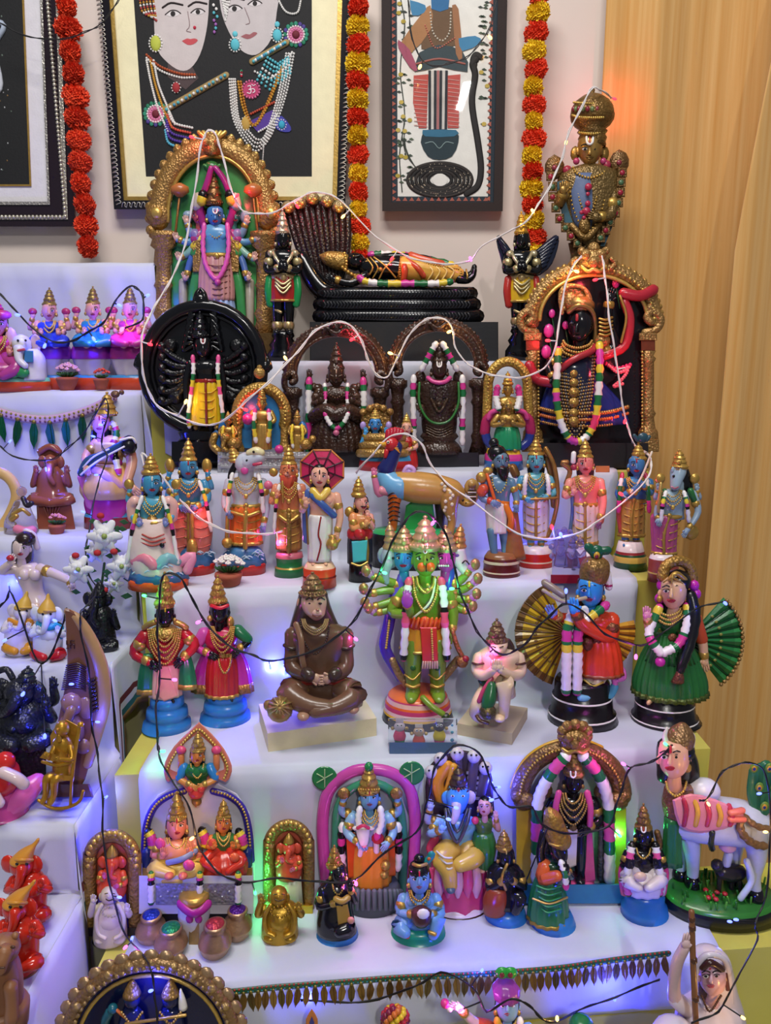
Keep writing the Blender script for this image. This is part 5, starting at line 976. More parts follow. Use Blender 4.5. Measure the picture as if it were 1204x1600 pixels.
arm(f, [(815, 748, 4), (808, 772, 8), (824, 780, 22)], 6, '4a90b8', GO, path='arm#a'); arm(f, [(858, 748, 2), (865, 770, 8), (852, 776, 20)], 6, '5aa0b0', GO, path='arm#b'); sidegar(f, 838, 742, 774, 16, 19, 14, 3.6, [WH, WH, WH]); f('quiver', 'g:8a6238').tube([(806, 742, -4), (800, 730, -6)], 7).ball(853, 708, 7, -2); f('shawl', 'g:9a7440').tube([(855, 715, -4), (862, 745, -4), (866, 790, -2)], 6, None, 8, 4, .5)
f = Fig('standing_figurine', 'pink crowned figurine with blue edged white dhoti behind the crystal shrine', 'figurine', (913, 895), Z3, 16)
pedestal(f, 913, [(858, 20, 'dcd4d8'), (868, 24, 'dcd4d8'), (872, 25, 'b03024'), (898, 26, 'b03024')], 'b03024'); deity(f, 914, 685, 726, 12, 746, 25, 788, 18, 850, 19, 862, 'dc8078', 'd0bcb4', turn=.1, pl=(12, .06), hair='402838'); f('plough', 'g:a87848').tube([(884, 756, -2), (890, 735, -2), (878, 724, -2), (886, 722, -2)], 4); f('plough').tube([(888, 740, -2), (894, 790, 2), (890, 830, 2)], 2.6, '4a6a98'); f('shawl', 'd0686a').tube([(934, 752, 0), (940, 785, 4), (936, 815, 4)], 7, None, 8, 4, .5)
arm(f, [(890, 752, 4), (882, 775, 10), (896, 770, 22)], 6, 'dc9080', GO, (0, -1), path='arm#a'); arm(f, [(937, 752, 2), (942, 785, 6), (936, 815, 12)], 6.5, 'dc8880', GO, path='arm#b', hm='8a5a78'); f('shoulder_garland', WH).tube([(896, 708, 4), (895, 722, 4)], 4).ball(896, 730, 5, 4, 1, 1, 'a03048'); f('beam', 'b8784a').box(930, 728, 952, 738, -14, -20)
f = Fig('standing_figurine', 'blue figurine with peacock plume and gold dhoti on a green base', 'figurine', (984, 892), Z3, 20)
pedestal(f, 984, [(845, 18, 'dcd0d4'), (860, 22, 'dcd0d4'), (864, 23, '8a2a30'), (867, 25, '1e4a2c'), (876, 26, 'c8a850'), (878, 25, '1e4a2c'), (894, 27, '1e4a2c')], '1e4a2c'); deity(f, 985, 692, 728, 12.5, 748, 23, 782, 17, 838, 20, 852, '3f78b0', 'a8823e', lean=12, pl=(10, .07)); f('plume', '2a4a58').ball(1004, 684, 9, 2, .4, .9).tube([(996, 688, 2), (990, 680, 2)], 3).tube([(1010, 688, 2), (1014, 682, 2)], 3)
arm(f, [(972, 752, 4), (966, 775, 10), (990, 765, 22)], 6, '3f78b0', GO, (.5, -.5), path='arm#a'); arm(f, [(1014, 752, 2), (1016, 770, 8), (1004, 758, 20)], 6, '3f78b0', GO, (-.5, -.5), path='arm#b'); f('flute', 'd8c8b8').tube([(1018, 706, 18), (1002, 745, 22), (985, 770, 24)], 1.8); sidegar(f, 990, 740, 800, 18, 24, 12, 3.4, ['c03a58', WH, GN, PK, 'd04a60']); f('shawl', 'b04a40').tube([(968, 770, 4), (966, 800, 6), (970, 830, 4)], 4, None, 8, 4, .5)
f = Fig('standing_figurine', 'grey horse-faced figurine in pink robe beside the ochre curtain', 'figurine', (1034, 912), Z3, 18)
pedestal(f, 1036, [(864, 18, 'dcd0d0'), (872, 22, 'dcd0d0'), (876, 23, '8a3a30'), (892, 24, '8a3a30'), (894, 25, 'c8a850'), (897, 24, '8a3a30'), (914, 26, '8a3a30')], '8a3a30'); deity(f, 1036, 702, 745, 12, 768, 26, 806, 18, 866, 19, 874, '90a8b8', 'a84a78', lean=24, pl=(12, .05), face=False); crown(f, 1062, 702, 732, 12, GO, 2)
h = f('head', '93a9b8'); h.loft([(1060, 728, 10, 1, 2), (1059, 738, 12, 1, 3), (1056, 752, 9, 1, 8), (1054, 762, 7, 1, 10), (1054, 766, 3, 1, 10)]); h.ball(1051, 734, 3, 8, .6, 1.6).ball(1069, 734, 3, 8, .6, 1.6).tube([(1060, 755, 2), (1060, 770, 0)], 8); f('head/eye', BK).ball(1052, 744, 2.2, 13, .6).ball(1064, 744, 2.2, 13, .6); f('head/lips', 'a85a68').tube([(1050, 761, 17), (1054, 763, 19), (1059, 761, 17)], 1.1); f('hair', BK).loft([(1063, 732, 12, .7, -6), (1066, 755, 16, .6, -6), (1068, 775, 14, .5, -6)])
for sx in (-1, 1): arm(f, [(1058+sx*24, 772, 2), (1058+sx*32, 800, 8), (1050+sx*22, 812 if sx < 0 else 830, 16)], 6, '8a9eb0', GO, path='arm#%d' % sx); f('emblem', GO).ball(1058+sx*27, 748, 8, 2, .5, 1.1); arm(f, [(1058+sx*24, 770, 0), (1058+sx*34, 778, 0), (1058+sx*30, 764, 2)], 5, '8a9eb0', GO, (0, -1), path='rear_arm#%d' % sx)
f('shield', GO).ball(1080, 832, 12, 6, .3, 1); f('sword', 'g:b89a58').tube([(1032, 755, 14), (1028, 800, 18)], 2.6); f('sash', '2a6a38').tube([(1038, 766, 8), (1030, 790, 8), (1032, 815, 6)], 4).tube([(1078, 766, 8), (1084, 782, 6)], 5); sidegar(f, 1054, 768, 815, 14, 22, 14, 3.2)
# crystal shrine
f = Fig('crystal_shrine', 'small frosted crystal shrine with figures on a red base, tinted violet', 'figurine', (888, 911), Z3, 18)
f('base', '8a1a30').box(860, 898, 916, 914, 20, -20); f('base_top', 'x:b8b4d4').box(862, 888, 914, 899, 18, -18); CR = 'k:c8c4ea'
f('arch', CR).slab([(862, 890), (864, 850), (872, 832), (884, 827), (896, 834), (900, 850), (900, 890)], -4, -10, CR, 2, 2)
for k in range(9): a = math.radians(200-220*k/8); f('arch').ball(881+20*math.cos(a), 858-30*math.sin(a), 5, -6, .8, 1, CR)
for x, y0, r in ((876, 848, 6), (893, 852, 7), (906, 850, 7)): f('seated_form', CR).ball(x, y0, r*.9, 6, 1, 1, CR).loft([(x, y0+4, r, .8, 6), (x, y0+14, r*1.3, .8, 8), (x, y0+26, r*1.7, .8, 8), (x, y0+36, r*1.9, .8, 8)], CR).tube([(x-r, y0+12, 10), (x, y0+20, 18), (x+r, y0+12, 10)], r*.4, CR).loft([(x, y0-12, 1, 1, 6), (x, y0-4, r*.8, 1, 6)], CR, sub=1)
# flower pots
def flower_pot(label, cx, by, z, r, h, petal, leaf='2a5a2c', grp=None, Y=None, fh=None, nfl=22):
    f = Fig('flower_pot', label, 'flower pot', (cx, by), z, r*.8, grp, Y)
    f('pot', 'm:a05038').lathe(cx, [(by-h, r*.8), (by-h+1, r*.98), (by-h*.8, r), (by-h*.72, r*.95), (by-h*.3, r*.8), (by, r*.62), (by+3, r*.62)], None, 1, 0, 24)
    rn = random.Random(int(cx)); fh = fh or h
    for k in range(40):
        a = rn.uniform(0, 6.28); q = r*rn.uniform(.3, 1.0); x = cx+q*math.cos(a); d = q*math.sin(a)*.9
        f('leaves', leaf).tube([(cx+q*.4*math.cos(a), by-h, d*.4, r*.05), (x, by-h-fh*.18, d, r*.09), (x*1.0+r*.1*math.cos(a), by-h-fh*.3, d, r*.03)], None, None, 5, 2)
    f('leaves').kind = 'stuff'
    for k in range(nfl):
        a = k*2.4; q = r*1.0*math.sqrt((k+.5)/nfl); x = cx+q*math.cos(a); d = q*math.sin(a)*.9; y = by-h-fh*(.75-.35*(q/r)**2)-rn.uniform(0, 2)
        p = f('blossom#%d' % k, petal)
        for j in range(5): b = j*1.2566+k; p.ball(x+r*.12*math.cos(b), y+r*.05*math.sin(b), r*.13, d+r*.1*math.sin(b), 1, .7, None, 6, 4)
        p.ball(x, y-r*.08, r*.12, d, 1, 1, None, 6, 4)
    return f
flower_pot('terracotta pot of small white flowers beside the boar-headed figurine', 357, 920, Z3, 22, 26, 'e4e0da', fh=32)
# ---------------------------------------------------------------- fourth tier
BB = '2a72b8'
def blue_base(f, cx, y0, y1, r, m=BB, d=0):
    h = y1-y0; pedestal(f, cx, [(y0, r*.55), (y0+h*.04, r*.66), (y0+h*.2, r*.7), (y0+h*.24, r*.62), (y0+h*.3, r*.82), (y0+h*.48, r*.86), (y0+h*.52, r*.76), (y0+h*.6, r*.96), (y0+h*.9, r), (y1+2, r)], m, .85, d)
# pair with arms akimbo
f = Fig('standing_figurine', 'black-faced figurine in red coat with green scarves, hands on hips', 'figurine', (261, 1152), Z4, 32)
blue_base(f, 261, 1086, 1152, 39); crown(f, 257, 893, 948, 15, 'o:a8863e', 4); head(f, 258, 962, 14, 's:121014', 6, 0, None, None, 'd8a030', 'o:b8944c', False)
for sx in (-1, 1): f('ear_ornament', 'g:b8944c').tube([(258+sx*16, 972, 6), (258+sx*26, 976, 6), (258+sx*33, 981, 4)], 5, None, 7, 3)
torso(f, 258, 990, 32, 1036, 20, 'a81c28', 2); skirt(f, 258, 1038, 22, 1086, 26, 'd8a89a', 2, .7, (12, .05)); f('garment/apron', 'c8c8cc').slab([(247, 1042), (262, 1040), (278, 1088), (256, 1096), (242, 1085)], 22, 16, 'd89088', 2); feet(f, 258, 1082, 1096, 10, 6, 's:121014', 6, None)
for k in range(5): neck(f, 257, 984, 14+k*3, 1002+k*9, 26, 'g:b8924a', 2, 20+k*4)
f('collar', 'o:b08c44').loft([(257, 978, 14, .8, 4), (257, 984, 22, .7, 6), (257, 992, 26, .7, 6)], n=16)
arm(f, [(228, 992, 2), (210, 1020, 4), (236, 1036, 18)], 10, 'a81c28', GO, path='arm#a', hm='s:121014'); arm(f, [(288, 990, 2), (304, 1008, 6), (284, 1030, 18)], 9, 'a81c28', GO, path='arm#b', hm='s:121014')
for sx, x in ((-1, 231), (1, 290)):
    s_ = f('scarf#%d' % sx, '1c6a40'); s_.loft([(x, 1022, 7, .6, 12), (x-sx*-2, 1050, 12, .55, 12), (x+sx*3, 1080-max(0, sx)*8, 14, .5, 10)], n=20, pleat=(7, .08)); f('scarf#%d/hem' % sx, 'g:b8924a').loft([(x+sx*2.5, 1076-max(0, sx)*8, 14.3, .52, 10), (x+sx*3, 1084-max(0, sx)*8, 14.8, .52, 10)], n=20, sub=1, pleat=(7, .08))
f = Fig('standing_figurine', 'black-faced figurine in red dress with magenta side pleats, hands on hips', 'figurine', (352, 1138), Z4, 32)
blue_base(f, 352, 1078, 1138, 41); crown(f, 340, 898, 944, 14, 'o:b08c40', 4); head(f, 343, 956, 14, 's:121014', 6, .1, None, BK, None, None, False); f('head_band', 'b82430').tube([(330, 946, 16), (343, 950, 21), (356, 946, 16)], 3)
torso(f, 345, 984, 28, 1026, 19, 'b42048', 2); skirt(f, 348, 1026, 22, 1086, 27, 'b02024', 6, .7, (16, .05), trim=GO); feet(f, 348, 1082, 1094, 11, 6, 's:121014', 8, None)
for sx, x in ((-1, 322), (1, 373)): s_ = f('side_pleat#%d' % sx, 'b82a98'); s_.loft([(x-sx*8, 1010, 9, .7, 2), (x, 1040, 15, .65, 2), (x+sx*4, 1078, 19, .6, 2)], n=24, pleat=(9, .07)); f('side_pleat#%d/hem' % sx, 'o:a8703c').loft([(x+sx*3, 1066, 18.6, .62, 2), (x+sx*4, 1080, 19.6, .62, 2)], n=24, sub=1, pleat=(9, .07))
for k in range(4): neck(f, 347, 980, 13+k*2, 996+k*8, 24, 'g:b8924a', 1.9, 18+k*4)
neck(f, 351, 1024, 10, 1052, 30, 'g:b8924a', 2, 22, 'waist_chain'); belt(f, 347, 1024, 22, 'o:b08c44', 3, t=5)
arm(f, [(320, 988, 2), (306, 1010, 6), (328, 1022, 18)], 8, 'c03a90', GO, path='arm#a', hm='s:121014', sleeve='c050a0'); arm(f, [(370, 984, 2), (388, 1000, 4), (372, 1016, 14)], 8, 's:121014', GO, path='arm#b', sleeve='1c6a40'); f('ear_ornament', GO).ball(328, 966, 5, 8).ball(360, 972, 6, 8, .7, 1.6)
# seated brown monkey figure on a slab
f = Fig('seated_figurine', 'brown monkey-faced figurine seated in meditation on a cream slab', 'figurine', (498, 1168), Z4, 44)
BN = '5a3f30'
def block(f, path, corners, h, m, zsh):
    # corners: pixel positions of the top face traced on its own height
    top = [on(x, y, zsh+h)-f.loc for x, y in corners]; bot = [V((q.x, q.y, 0)) for q in top]
    ar = sum(top[i].x*top[(i+1) % 4].y-top[(i+1) % 4].x*top[i].y for i in range(4))
    p = f(path, m); n = len(top); p.v += top+bot; o = len(p.v)-2*n; q = list(range(n))
    fs = [[o+i for i in q], [o+n+i for i in q[::-1]]]+[[o+i, o+n+i, o+n+(i+1) % n, o+(i+1) % n] for i in q]
    for g in fs: p.f.append(g if ar > 0 else g[::-1]); p.m.append(m); p.sm.append(False)
block(f, 'base', [(404, 1100), (562, 1080), (588, 1122), (418, 1146)], .036, 'm:d6caa4', Z4)
crown(f, 488, 893, 930, 20, 'o:8a6c48', 6); hd = f('head', 'c09a84'); hd.loft([(489, 925, 16, 1, 6), (490, 938, 20, 1, 6), (491, 952, 18, 1, 8), (494, 962, 12, 1, 12), (494, 968, 5, 1, 12)]); hd.ball(495, 957, 8, 24, .8, .75, 'd0a898').ball(496, 953, 3.4, 31, .7, .6, '9a6a5a'); f('head/eye', '2a1a14').ball(484, 943, 2.8, 24, .5, .7).ball(500, 943, 2.8, 25, .5, .7).tube([(478, 937, 23), (484, 934, 26), (489, 937, 26)], 1.2).tube([(496, 937, 27), (501, 934, 26), (507, 937, 22)], 1.2); f('head/mouth', '7a4038').tube([(488, 962, 26), (495, 964, 29), (502, 962, 26)], 1)
f('ear', 'b88a74').ball(469, 943, 6, 4, .5, 1.6); f('hair', '3a2a22').loft([(489, 926, 22, .9, -4), (489, 945, 27, .8, -4), (490, 965, 34, .6, -6), (492, 985, 42, .5, -8)], n=18)
b = f('torso', BN); b.loft([(492, 970, 22, .7, 0), (497, 985, 46, .6, 0), (499, 1005, 48, .62, 0), (500, 1035, 42, .68, 2), (502, 1065, 42, .75, 4), (505, 1090, 48, .7, 4)], n=22)
for sx, x in ((-1, 455), (1, 541)):
    f('arm#%d' % sx, BN).tube([(x+sx*-4, 990, 2, 15), (x-sx*2, 1020, 8, 13), (x-sx*2, 1044, 20, 12), (502+sx*16, 1058, 40, 9)], n=12); hand(f('arm#%d' % sx), 502+sx*12, 1060, 44, -sx, .2, 8, 'b8937c'); f('armband', '3a2a22').tube([(x-sx*15, 1010, 10), (x+sx*0, 1014, 20), (x+sx*11, 1008, 10)], 3.4, None, 7, 3); f('wristband', '3a2a22').tube([(502+sx*24, 1050, 40), (502+sx*18, 1056, 46)], 10)
l = f('leg', '6a4c3a'); l.tube([(470, 1075, 20, 20), (452, 1082, 36, 21), (478, 1100, 56, 15), (520, 1106, 60, 11)], n=12).tube([(530, 1075, 20, 20), (554, 1086, 34, 20), (530, 1102, 54, 14), (490, 1112, 66, 10)], n=12).ball(474, 1118, 10, 66, 1.3, .7, 'a88068').ball(552, 1108, 9, 50, 1.2, .7, 'a88068')
f('cloth', '8a2a24').tube([(450, 1068, 20), (500, 1062, 36), (546, 1066, 22)], 8, None, 8, 4, .6); sash(f, [(462, 975, 20), (470, 1000, 32), (472, 1030, 34), (478, 1056, 34)], 5, '7a5a44'); 
for k in range(4): neck(f, 492, 968, 16+k*2.4, 984+k*4+(26 if k == 3 else 0), 33, 'g:9a8258' if k < 3 else '2e2019', 1.7, 22+k*4)
m_ = f('mace', 'g:9a7c48'); m_.ball(437, 1108, 20, 62, 1, 1, None, 16, 9); 
for k in range(12): a = 2*math.pi*k/12; f('mace/rib', 'g:b89a5c').tube([(437+3*math.cos(a), 1104+3*math.sin(a), 83), (437+13*math.cos(a), 1106+13*math.sin(a), 78), (437+20*math.cos(a), 1108+20*math.sin(a), 64)], 1.7, None, 5, 3)
f('mace').tube([(452, 1094, 50, 6), (480, 1078, 30, 5)]).ball(420, 1102, 9, 50)
# green five-headed figure
f = Fig('standing_figurine', 'green five-headed many-armed figurine on a striped round base', 'figurine', (652, 1140), Z4, 40)
pedestal(f, 652, [(1080, 42, 'd86a34'), (1084, 47, 'd86a34'), (1086, 48, 'b83868'), (1092, 50, 'd8a8a0'), (1095, 52, 'd8602a'), (1101, 53, 'b83a6a'), (1106, 54, 'd8b0b8'), (1109, 55, 'd8a838'), (1115, 56, '15131a'), (1142, 58, '15131a')], '15131a', .85)
GR = '6f8a2a'
torso(f, 664, 906, 36, 964, 26, GR, 4, .62); f('legs', GR)
for sx, x in ((-1, 645), (1, 683)): f('leg#%d' % sx, GR).tube([(x+2, 1000, 10, 18), (x, 1030, 14, 15), (x, 1050, 14, 13), (x, 1072, 14, 11), (x, 1082, 16, 12)], n=12).tube([(x, 1080, 10, 11), (x+sx*2, 1088, 24, 11), (x+sx*3, 1094, 34, 8)], n=10, flat=.7); f('anklet', GO).tube([(x-10, 1070, 22), (x, 1074, 27), (x+10, 1070, 22)], 2.6)
for sx, x in ((-1, 645), (1, 683)): f('knee_mark', '2a5a2a').ball(x, 1044, 4.5, 28, .4, 1); f('anklet').tube([(x-13, 1042+12, 20), (x, 1062, 28), (x+12, 1050, 20)], 1.6)
skirt(f, 664, 968, 30, 1014, 38, 'd08a24', 6, .66, (16, .04), trim=GL); belt(f, 664, 972, 32, 'c8381c', 6, .66, 8)
for k in range(9): f('belt/twist', 'e05a28').tube([(636+k*7, 980, 22+10*math.sin(k/8*3.14)), (640+k*7, 966, 23+10*math.sin(k/8*3.14))], 2.4, None, 5, 1)
f('front_sash', 'c02a20').slab([(656, 980), (682, 980), (684, 1034), (660, 1038)], 36, 30, None, 2, 1); f('front_sash/gold', GL).beads([(674, 984, 38), (676, 1030, 38)], 2, 14, None, 2); f('front_sash/fringe', 'c8a090')
for k in range(7): f('front_sash/fringe').tube([(661+k*3.6, 1034, 36), (660+k*3.8, 1044, 35)], 1.7, None, 5, 1)
head(f, 664, 875, 20, GR, 14, 0, None, None, None, None, True); f('head').ball(664, 885, 13, 22, .8, .8); mz = f('muzzle', 'd8601e'); mz.ball(659, 886, 7.5, 32, .7, 1).ball(672, 886, 7.5, 32, .7, 1); f('nose', BK).ball(665, 875, 3.6, 34, .7, .8); f('muzzle_line', BK).tube([(665.5, 880, 38), (665.5, 893, 38)], .8, None, 4, 1)
namam(f, 664, 868, 10, 24)
crown(f, 664, 805, 858, 23, 'g:c8ac80', 12)
for i, (x, y, r, c, d, t) in enumerate([(631, 874, 16, '2f7ac0', 4, -.2), (696, 874, 16, 'c038a0', 4, .2)]): head(f, x, y, r, c, d, t, '8a2040', None, None, None, True, path='side_head#%d' % i); crown(f, x, 820, 860, 18, 'g:c4a878', 2, path='side_crown#%d' % i)
g = f('elephant_head', '8a94a4'); g.ball(608, 872, 14, -2, .9, 1.3).tube([(606, 880, 8, 8), (602, 896, 10, 6), (604, 910, 10, 5)]).ball(598, 868, 9, -6, .4, 1.5); f('elephant_head/eye', BK).ball(614, 872, 2.4, 10, .6); crown(f, 612, 815, 860, 13, 'g:c0a070', -6, path='outer_crown#a', tilt=-4)
g = f('horse_head', 'c8b8c4'); g.loft([(714, 856, 12, .9, -2), (716, 870, 13, .9, 0), (722, 884, 11, .9, 4), (727, 894, 9, .9, 6), (728, 900, 4, .9, 6)]); f('horse_head/eye', '5a3a88').ball(714, 868, 3.4, 10, .5, .8).tube([(722, 880, 14), (727, 876, 14), (733, 882, 12)], 1.2, '2a1a20'); crown(f, 714, 818, 858, 13, 'g:c08a50', -6, path='outer_crown#b', tilt=6); f('tooth', WH).beads([(686, 884, 20), (700, 884, 20)], 1.8, 5, None, 2)
for k, (x, y, x1, y1) in enumerate([(600, 905, 574, 900), (598, 918, 570, 928), (602, 936, 572, 950), (608, 946, 578, 958)]): arm(f, [(632, 918+k*6, 0), (x+8, y+4, 6), (x1+6, y1, 12)], 8, GR, GO, (-.6, -.8), path='fan_arm#a%d' % k, hm='a878a8'); f('held_emblem', 'g:b08a58').ball(x1-2, y1-8, 8, 14, .7, 1.2)
for k, (x, y, x1, y1) in enumerate([(722, 900, 738, 890), (724, 915, 742, 912), (722, 930, 740, 936), (718, 944, 734, 955)]): arm(f, [(696, 916+k*6, 0), (x-2, y+6, 6), (x1-4, y1, 12)], 8, GR, GO, (.6, -.8), path='fan_arm#b%d' % k, hm='b060b0'); f('held_emblem').ball(x1+4, y1-8, 8, 14, .7, 1.2, 'g:b0845c')
arm(f, [(630, 922, 6), (612, 955, 14), (638, 958, 30), (636, 940, 40)], 9.5, GR, GO, (0, -1), path='arm#a', hm='a040a8'); arm(f, [(700, 925, 6), (708, 960, 12), (705, 988, 20)], 9.5, GR, GO, path='arm#b')
f('palm', 'a83aa8').ball(636, 938, 9, 44, .4, 1.4)
for sx in (-1, 1): garl(f, [(664+sx*25, 905, 18), (664+sx*29, 935, 26), (664+sx*31, 980, 34), (664+sx*34, 1030, 30)], 6, [PKH, 'd84a6a', WH, WH, WH, WH, BK, 'd84a6a', PKH, WH, WH, WH, BK, 'd8407a', 'd8407a'], 'garland#%d' % sx)
for k in range(2): neck(f, 665, 902, 20-k*6, 956-k*30, 28, GL, 2.6, 34-k*10)
f('necklace').ball(668, 922, 4, 30).ball(668, 914, 3, 30); f('thread', 'd8dcc0').tube([(680, 905, 20), (672, 940, 30), (645, 966, 24)], 1.8)
s_ = f('sash', '4a2aa0'); s_.tube([(618, 925, 2), (606, 980, 4), (602, 1015, 4), (628, 1060, 0)], 9, None, 8, 4, .4).tube([(628, 900, 6), (620, 930, 10), (612, 950, 8)], 7, '5a4ac0', 8, 4, .5); f('sash/gold', GL).beads([(608, 970, 10), (603, 1012, 10)], 2.4, 12); f('scale_sash', 'o:a8805c').tube([(612, 1030, 4), (622, 1052, 4), (636, 1072, 4)], 6).tube([(716, 1030, 4), (700, 1050, 4), (686, 1066, 2)], 7)
f('blue_sash', '3a4ac0').tube([(704, 890, 4), (700, 920, 10)], 7, None, 8, 3, .5)
f('mace', '9a2438').tube([(706, 985, 24), (714, 1010, 22), (722, 1026, 20)], 4, 'o:a86a40').ball(722, 1034, 10, 20, .9, 1, 'o:b0704a').ball(727, 1030, 6, 24, .8, 1, '9a2438'); f('tail', GR).tube([(660, 1090, 40), (674, 1104, 52), (692, 1116, 56)], 5).ball(696, 1120, 7, 57, 1, .9, '2a3a1a')
# boxed trio
f = Fig('doll_box', 'clear plastic box with three tiny dolls on a blue tray', 'toy', (660, 1176), Z4, 14)
f('tray', '3a5a8a').box(608, 1160, 712, 1178, 20, -16, 'm:4a6488'); f('cover', 'k:e8eef4').box(606, 1122, 714, 1162, 19, -15, 'k:eef2f6', 2)
for x, h, c1, c2, c3, nm in ((624, 1134, 'd8c8d0', 'c82858', '2a7a40', 'white'), (654, 1142, 'd8b890', 'c8401c', 'd0a030', 'peach'), (686, 1134, '2a2226', 'd8c020', 'b83068', 'black')): d_ = f('doll#%s' % nm, c1); d_.ball(x, h, 9, 0, .9, .9, c1, 12, 7).loft([(x, h+6, 7, .8, 0), (x, h+14, 10, .8, 0), (x, h+20, 9, .8, 0)], c2).loft([(x, h+19, 9, .8, 0), (x, h+27, 7, .8, 0)], c3).ball(x-3, h-1, 2.6, 8, .5, 1, WH).ball(x+3, h-1, 2.6, 8, .5, 1, WH).ball(x-3, h-1, 1.1, 10, .5, 1, BK).ball(x+3, h-1, 1.1, 10, .5, 1, BK).ball(x-11, h+3, 3, 0, .8, 1, GL).ball(x+11, h+3, 3, 0, .8, 1, GL).box(x-6, h-12, x+6, h-6, 3, -3, c1 if nm == 'white' else 'd8d0c0')
f('sticker', '4a98c0').ball(706, 1144, 2.6, 14, .5).ball(706, 1156, 3, 14, .5).ball(706, 1133, 2, 14, .5)
# kneeling monkey figure
f = Fig('kneeling_figurine', 'pale kneeling monkey figurine with folded hands on a marbled slab', 'figurine', (772, 1162), Z4, 34)
block(f, 'base', [(742, 1094), (824, 1106), (800, 1146), (714, 1130)], .024, 'm:b8a890', Z4)
SK = 'd8bc9c'; crown(f, 776, 966, 1004, 16, 'o:7a5c44', 8); hd = f('head', SK); hd.loft([(778, 998, 13, 1, 8), (778, 1006, 15, 1, 12), (777, 1016, 12, 1, 18), (776, 1024, 5, 1, 20)]); f('head/eye', '2a1a14').tube([(769, 1010, 27), (774, 1012, 29)], .9, None, 4, 1).tube([(780, 1012, 29), (786, 1010, 27)], .9, None, 4, 1); f('hair', '3a2a24').tube([(792, 1002, 4), (798, 1014, 2), (790, 1026, -2)], 6)
b = f('torso', SK); b.loft([(780, 1012, 20, .8, 0), (780, 1022, 34, .7, 0), (778, 1040, 32, .75, 0), (776, 1060, 28, .85, 2), (776, 1085, 30, .85, 2)], n=18); f('chest_cloth', 'd87858').loft([(776, 1022, 14, .6, 14), (776, 1036, 15, .6, 15), (777, 1046, 10, .6, 15)])
for sx in (-1, 1): f('arm#%d' % sx, SK).tube([(779+sx*30, 1026, 2, 10), (779+sx*34, 1048, 8, 9.5), (779+sx*22, 1056, 24, 8), (776+sx*5, 1046, 38, 6)], n=10); hand(f('arm#%d' % sx), 776+sx*4, 1046, 40, -sx*.15, -1, 6, SK); f('armband', '4a2a20').tube([(779+sx*22, 1036, 14), (779+sx*33, 1038, 18), (779+sx*41, 1036, 10)], 2, None, 6, 3)
f('garment', '1c4a2a').loft([(776, 1056, 27, .85, 4), (776, 1064, 30, .85, 6), (778, 1074, 26, .85, 4)], n=18); l = f('leg', SK); l.tube([(790, 1080, 10, 14), (788, 1066, 36, 14), (788, 1090, 44, 10), (786, 1118, 42, 8)], n=12).ball(780, 1122, 9, 50, 1.2, .6).tube([(760, 1080, 14, 14), (748, 1098, 34, 12), (742, 1115, 30, 9), (752, 1124, 18, 8)], n=12); f('mace', '1f5a30').tube([(768, 1070, 40, 7), (764, 1092, 46, 11), (760, 1104, 50, 9)], n=12).ball(762, 1112, 13, 50, 1, 1, 'o:5a5030').ball(762, 1113, 5, 62, .7, 1, 'g:8a7a48'); f('sash', 'a83a5a').tube([(768, 1060, 34), (756, 1078, 40), (748, 1096, 44)], 4, None, 7, 3, .6); f('tail', '5a3a24').tube([(744, 1118, 40), (750, 1126, 48), (762, 1130, 50)], 3)
# flute player
f = Fig('flute_player_figurine', 'blue-faced flute player in orange tunic with yellow pleated cloth behind', 'figurine', (910, 1146), Z4, 46)
def black_base(f, cx, y0, y1, r):
    h = y1-y0; pedestal(f, cx, [(y0, r*.7), (y0+h*.06, r*.76), (y0+h*.28, r*.78), (y0+h*.3, r*.84), (y0+h*.33, r*.84, WH), (y0+h*.36, r*.84), (y0+h*.58, r*.87), (y0+h*.6, r*.95), (y0+h*.63, r*.95, WH), (y0+h*.66, r*.96), (y1+2, r)], '120d12', .85)
black_base(f, 909, 1058, 1146, 57)
def fan(f, path, cx, cy, r0, r1, a0, a1, n, m, m2, d0, d1, rim=None, spot=None):
    p = f(path, m)
    for k in range(n):
        A = [math.radians(a0+(a1-a0)*(k+t)/n) for t in (0, .5, 1)]; v = []
        for a, dd in zip(A, (0, 5, 0)):
            for r in (r0, r1*.86, r1): v.append(f.P(cx+r*math.cos(a), cy-r*math.sin(a), d0+(d1-d0)*(r/r1)+dd))
        v += [q+V((0, .004, 0)) for q in v]
        up = a1 < a0
        F1 = [(0, 3, 4, 1), (3, 6, 7, 4)]; F2 = [(1, 4, 5, 2), (4, 7, 8, 5)]
        for F_, mm in ((F1, m), (F2, rim or m)):
            p.add([], []) ; o = len(p.v)
            p.v += v
            for q in F_:
                p.f += [[o+i for i in (q if not up else q[::-1])], [o+9+i for i in (q[::-1] if not up else q)]]; p.m += [mm, mm]; p.sm += [False, False]
        o = len(p.v); p.v += v
        p.f += [[o+2, o+5, o+14, o+11], [o+5, o+8, o+17, o+14]]; p.m += [rim or m]*2; p.sm += [False]*2
        if k: f(path+'/pleat_line', m2).tube([(cx+r0*math.cos(A[0]), cy-r0*math.sin(A[0]), d0+1), (cx+r1*math.cos(A[0]), cy-r1*math.sin(A[0]), d1+1)], 1.5, None, 5, 1)
        if spot: f(path+'/motif', spot).ball(cx+r1*.62*math.cos(A[1]), cy-r1*.62*math.sin(A[1]), 3.2, d0+(d1-d0)*.62+5, .4, .8, None, 6, 4)
fan(f, 'cloth_fan', 888, 990, 10, 84, 112, 252, 13, 'c09a20', '5a3a18', -4, -14, '6a4a22', '7a5a20'); fan(f, 'cloth_fan#b', 920, 985, 10, 72, 12, -46, 6, 'c0922a', '6a4420', -6, -12, 'b08020', '7a5a20')
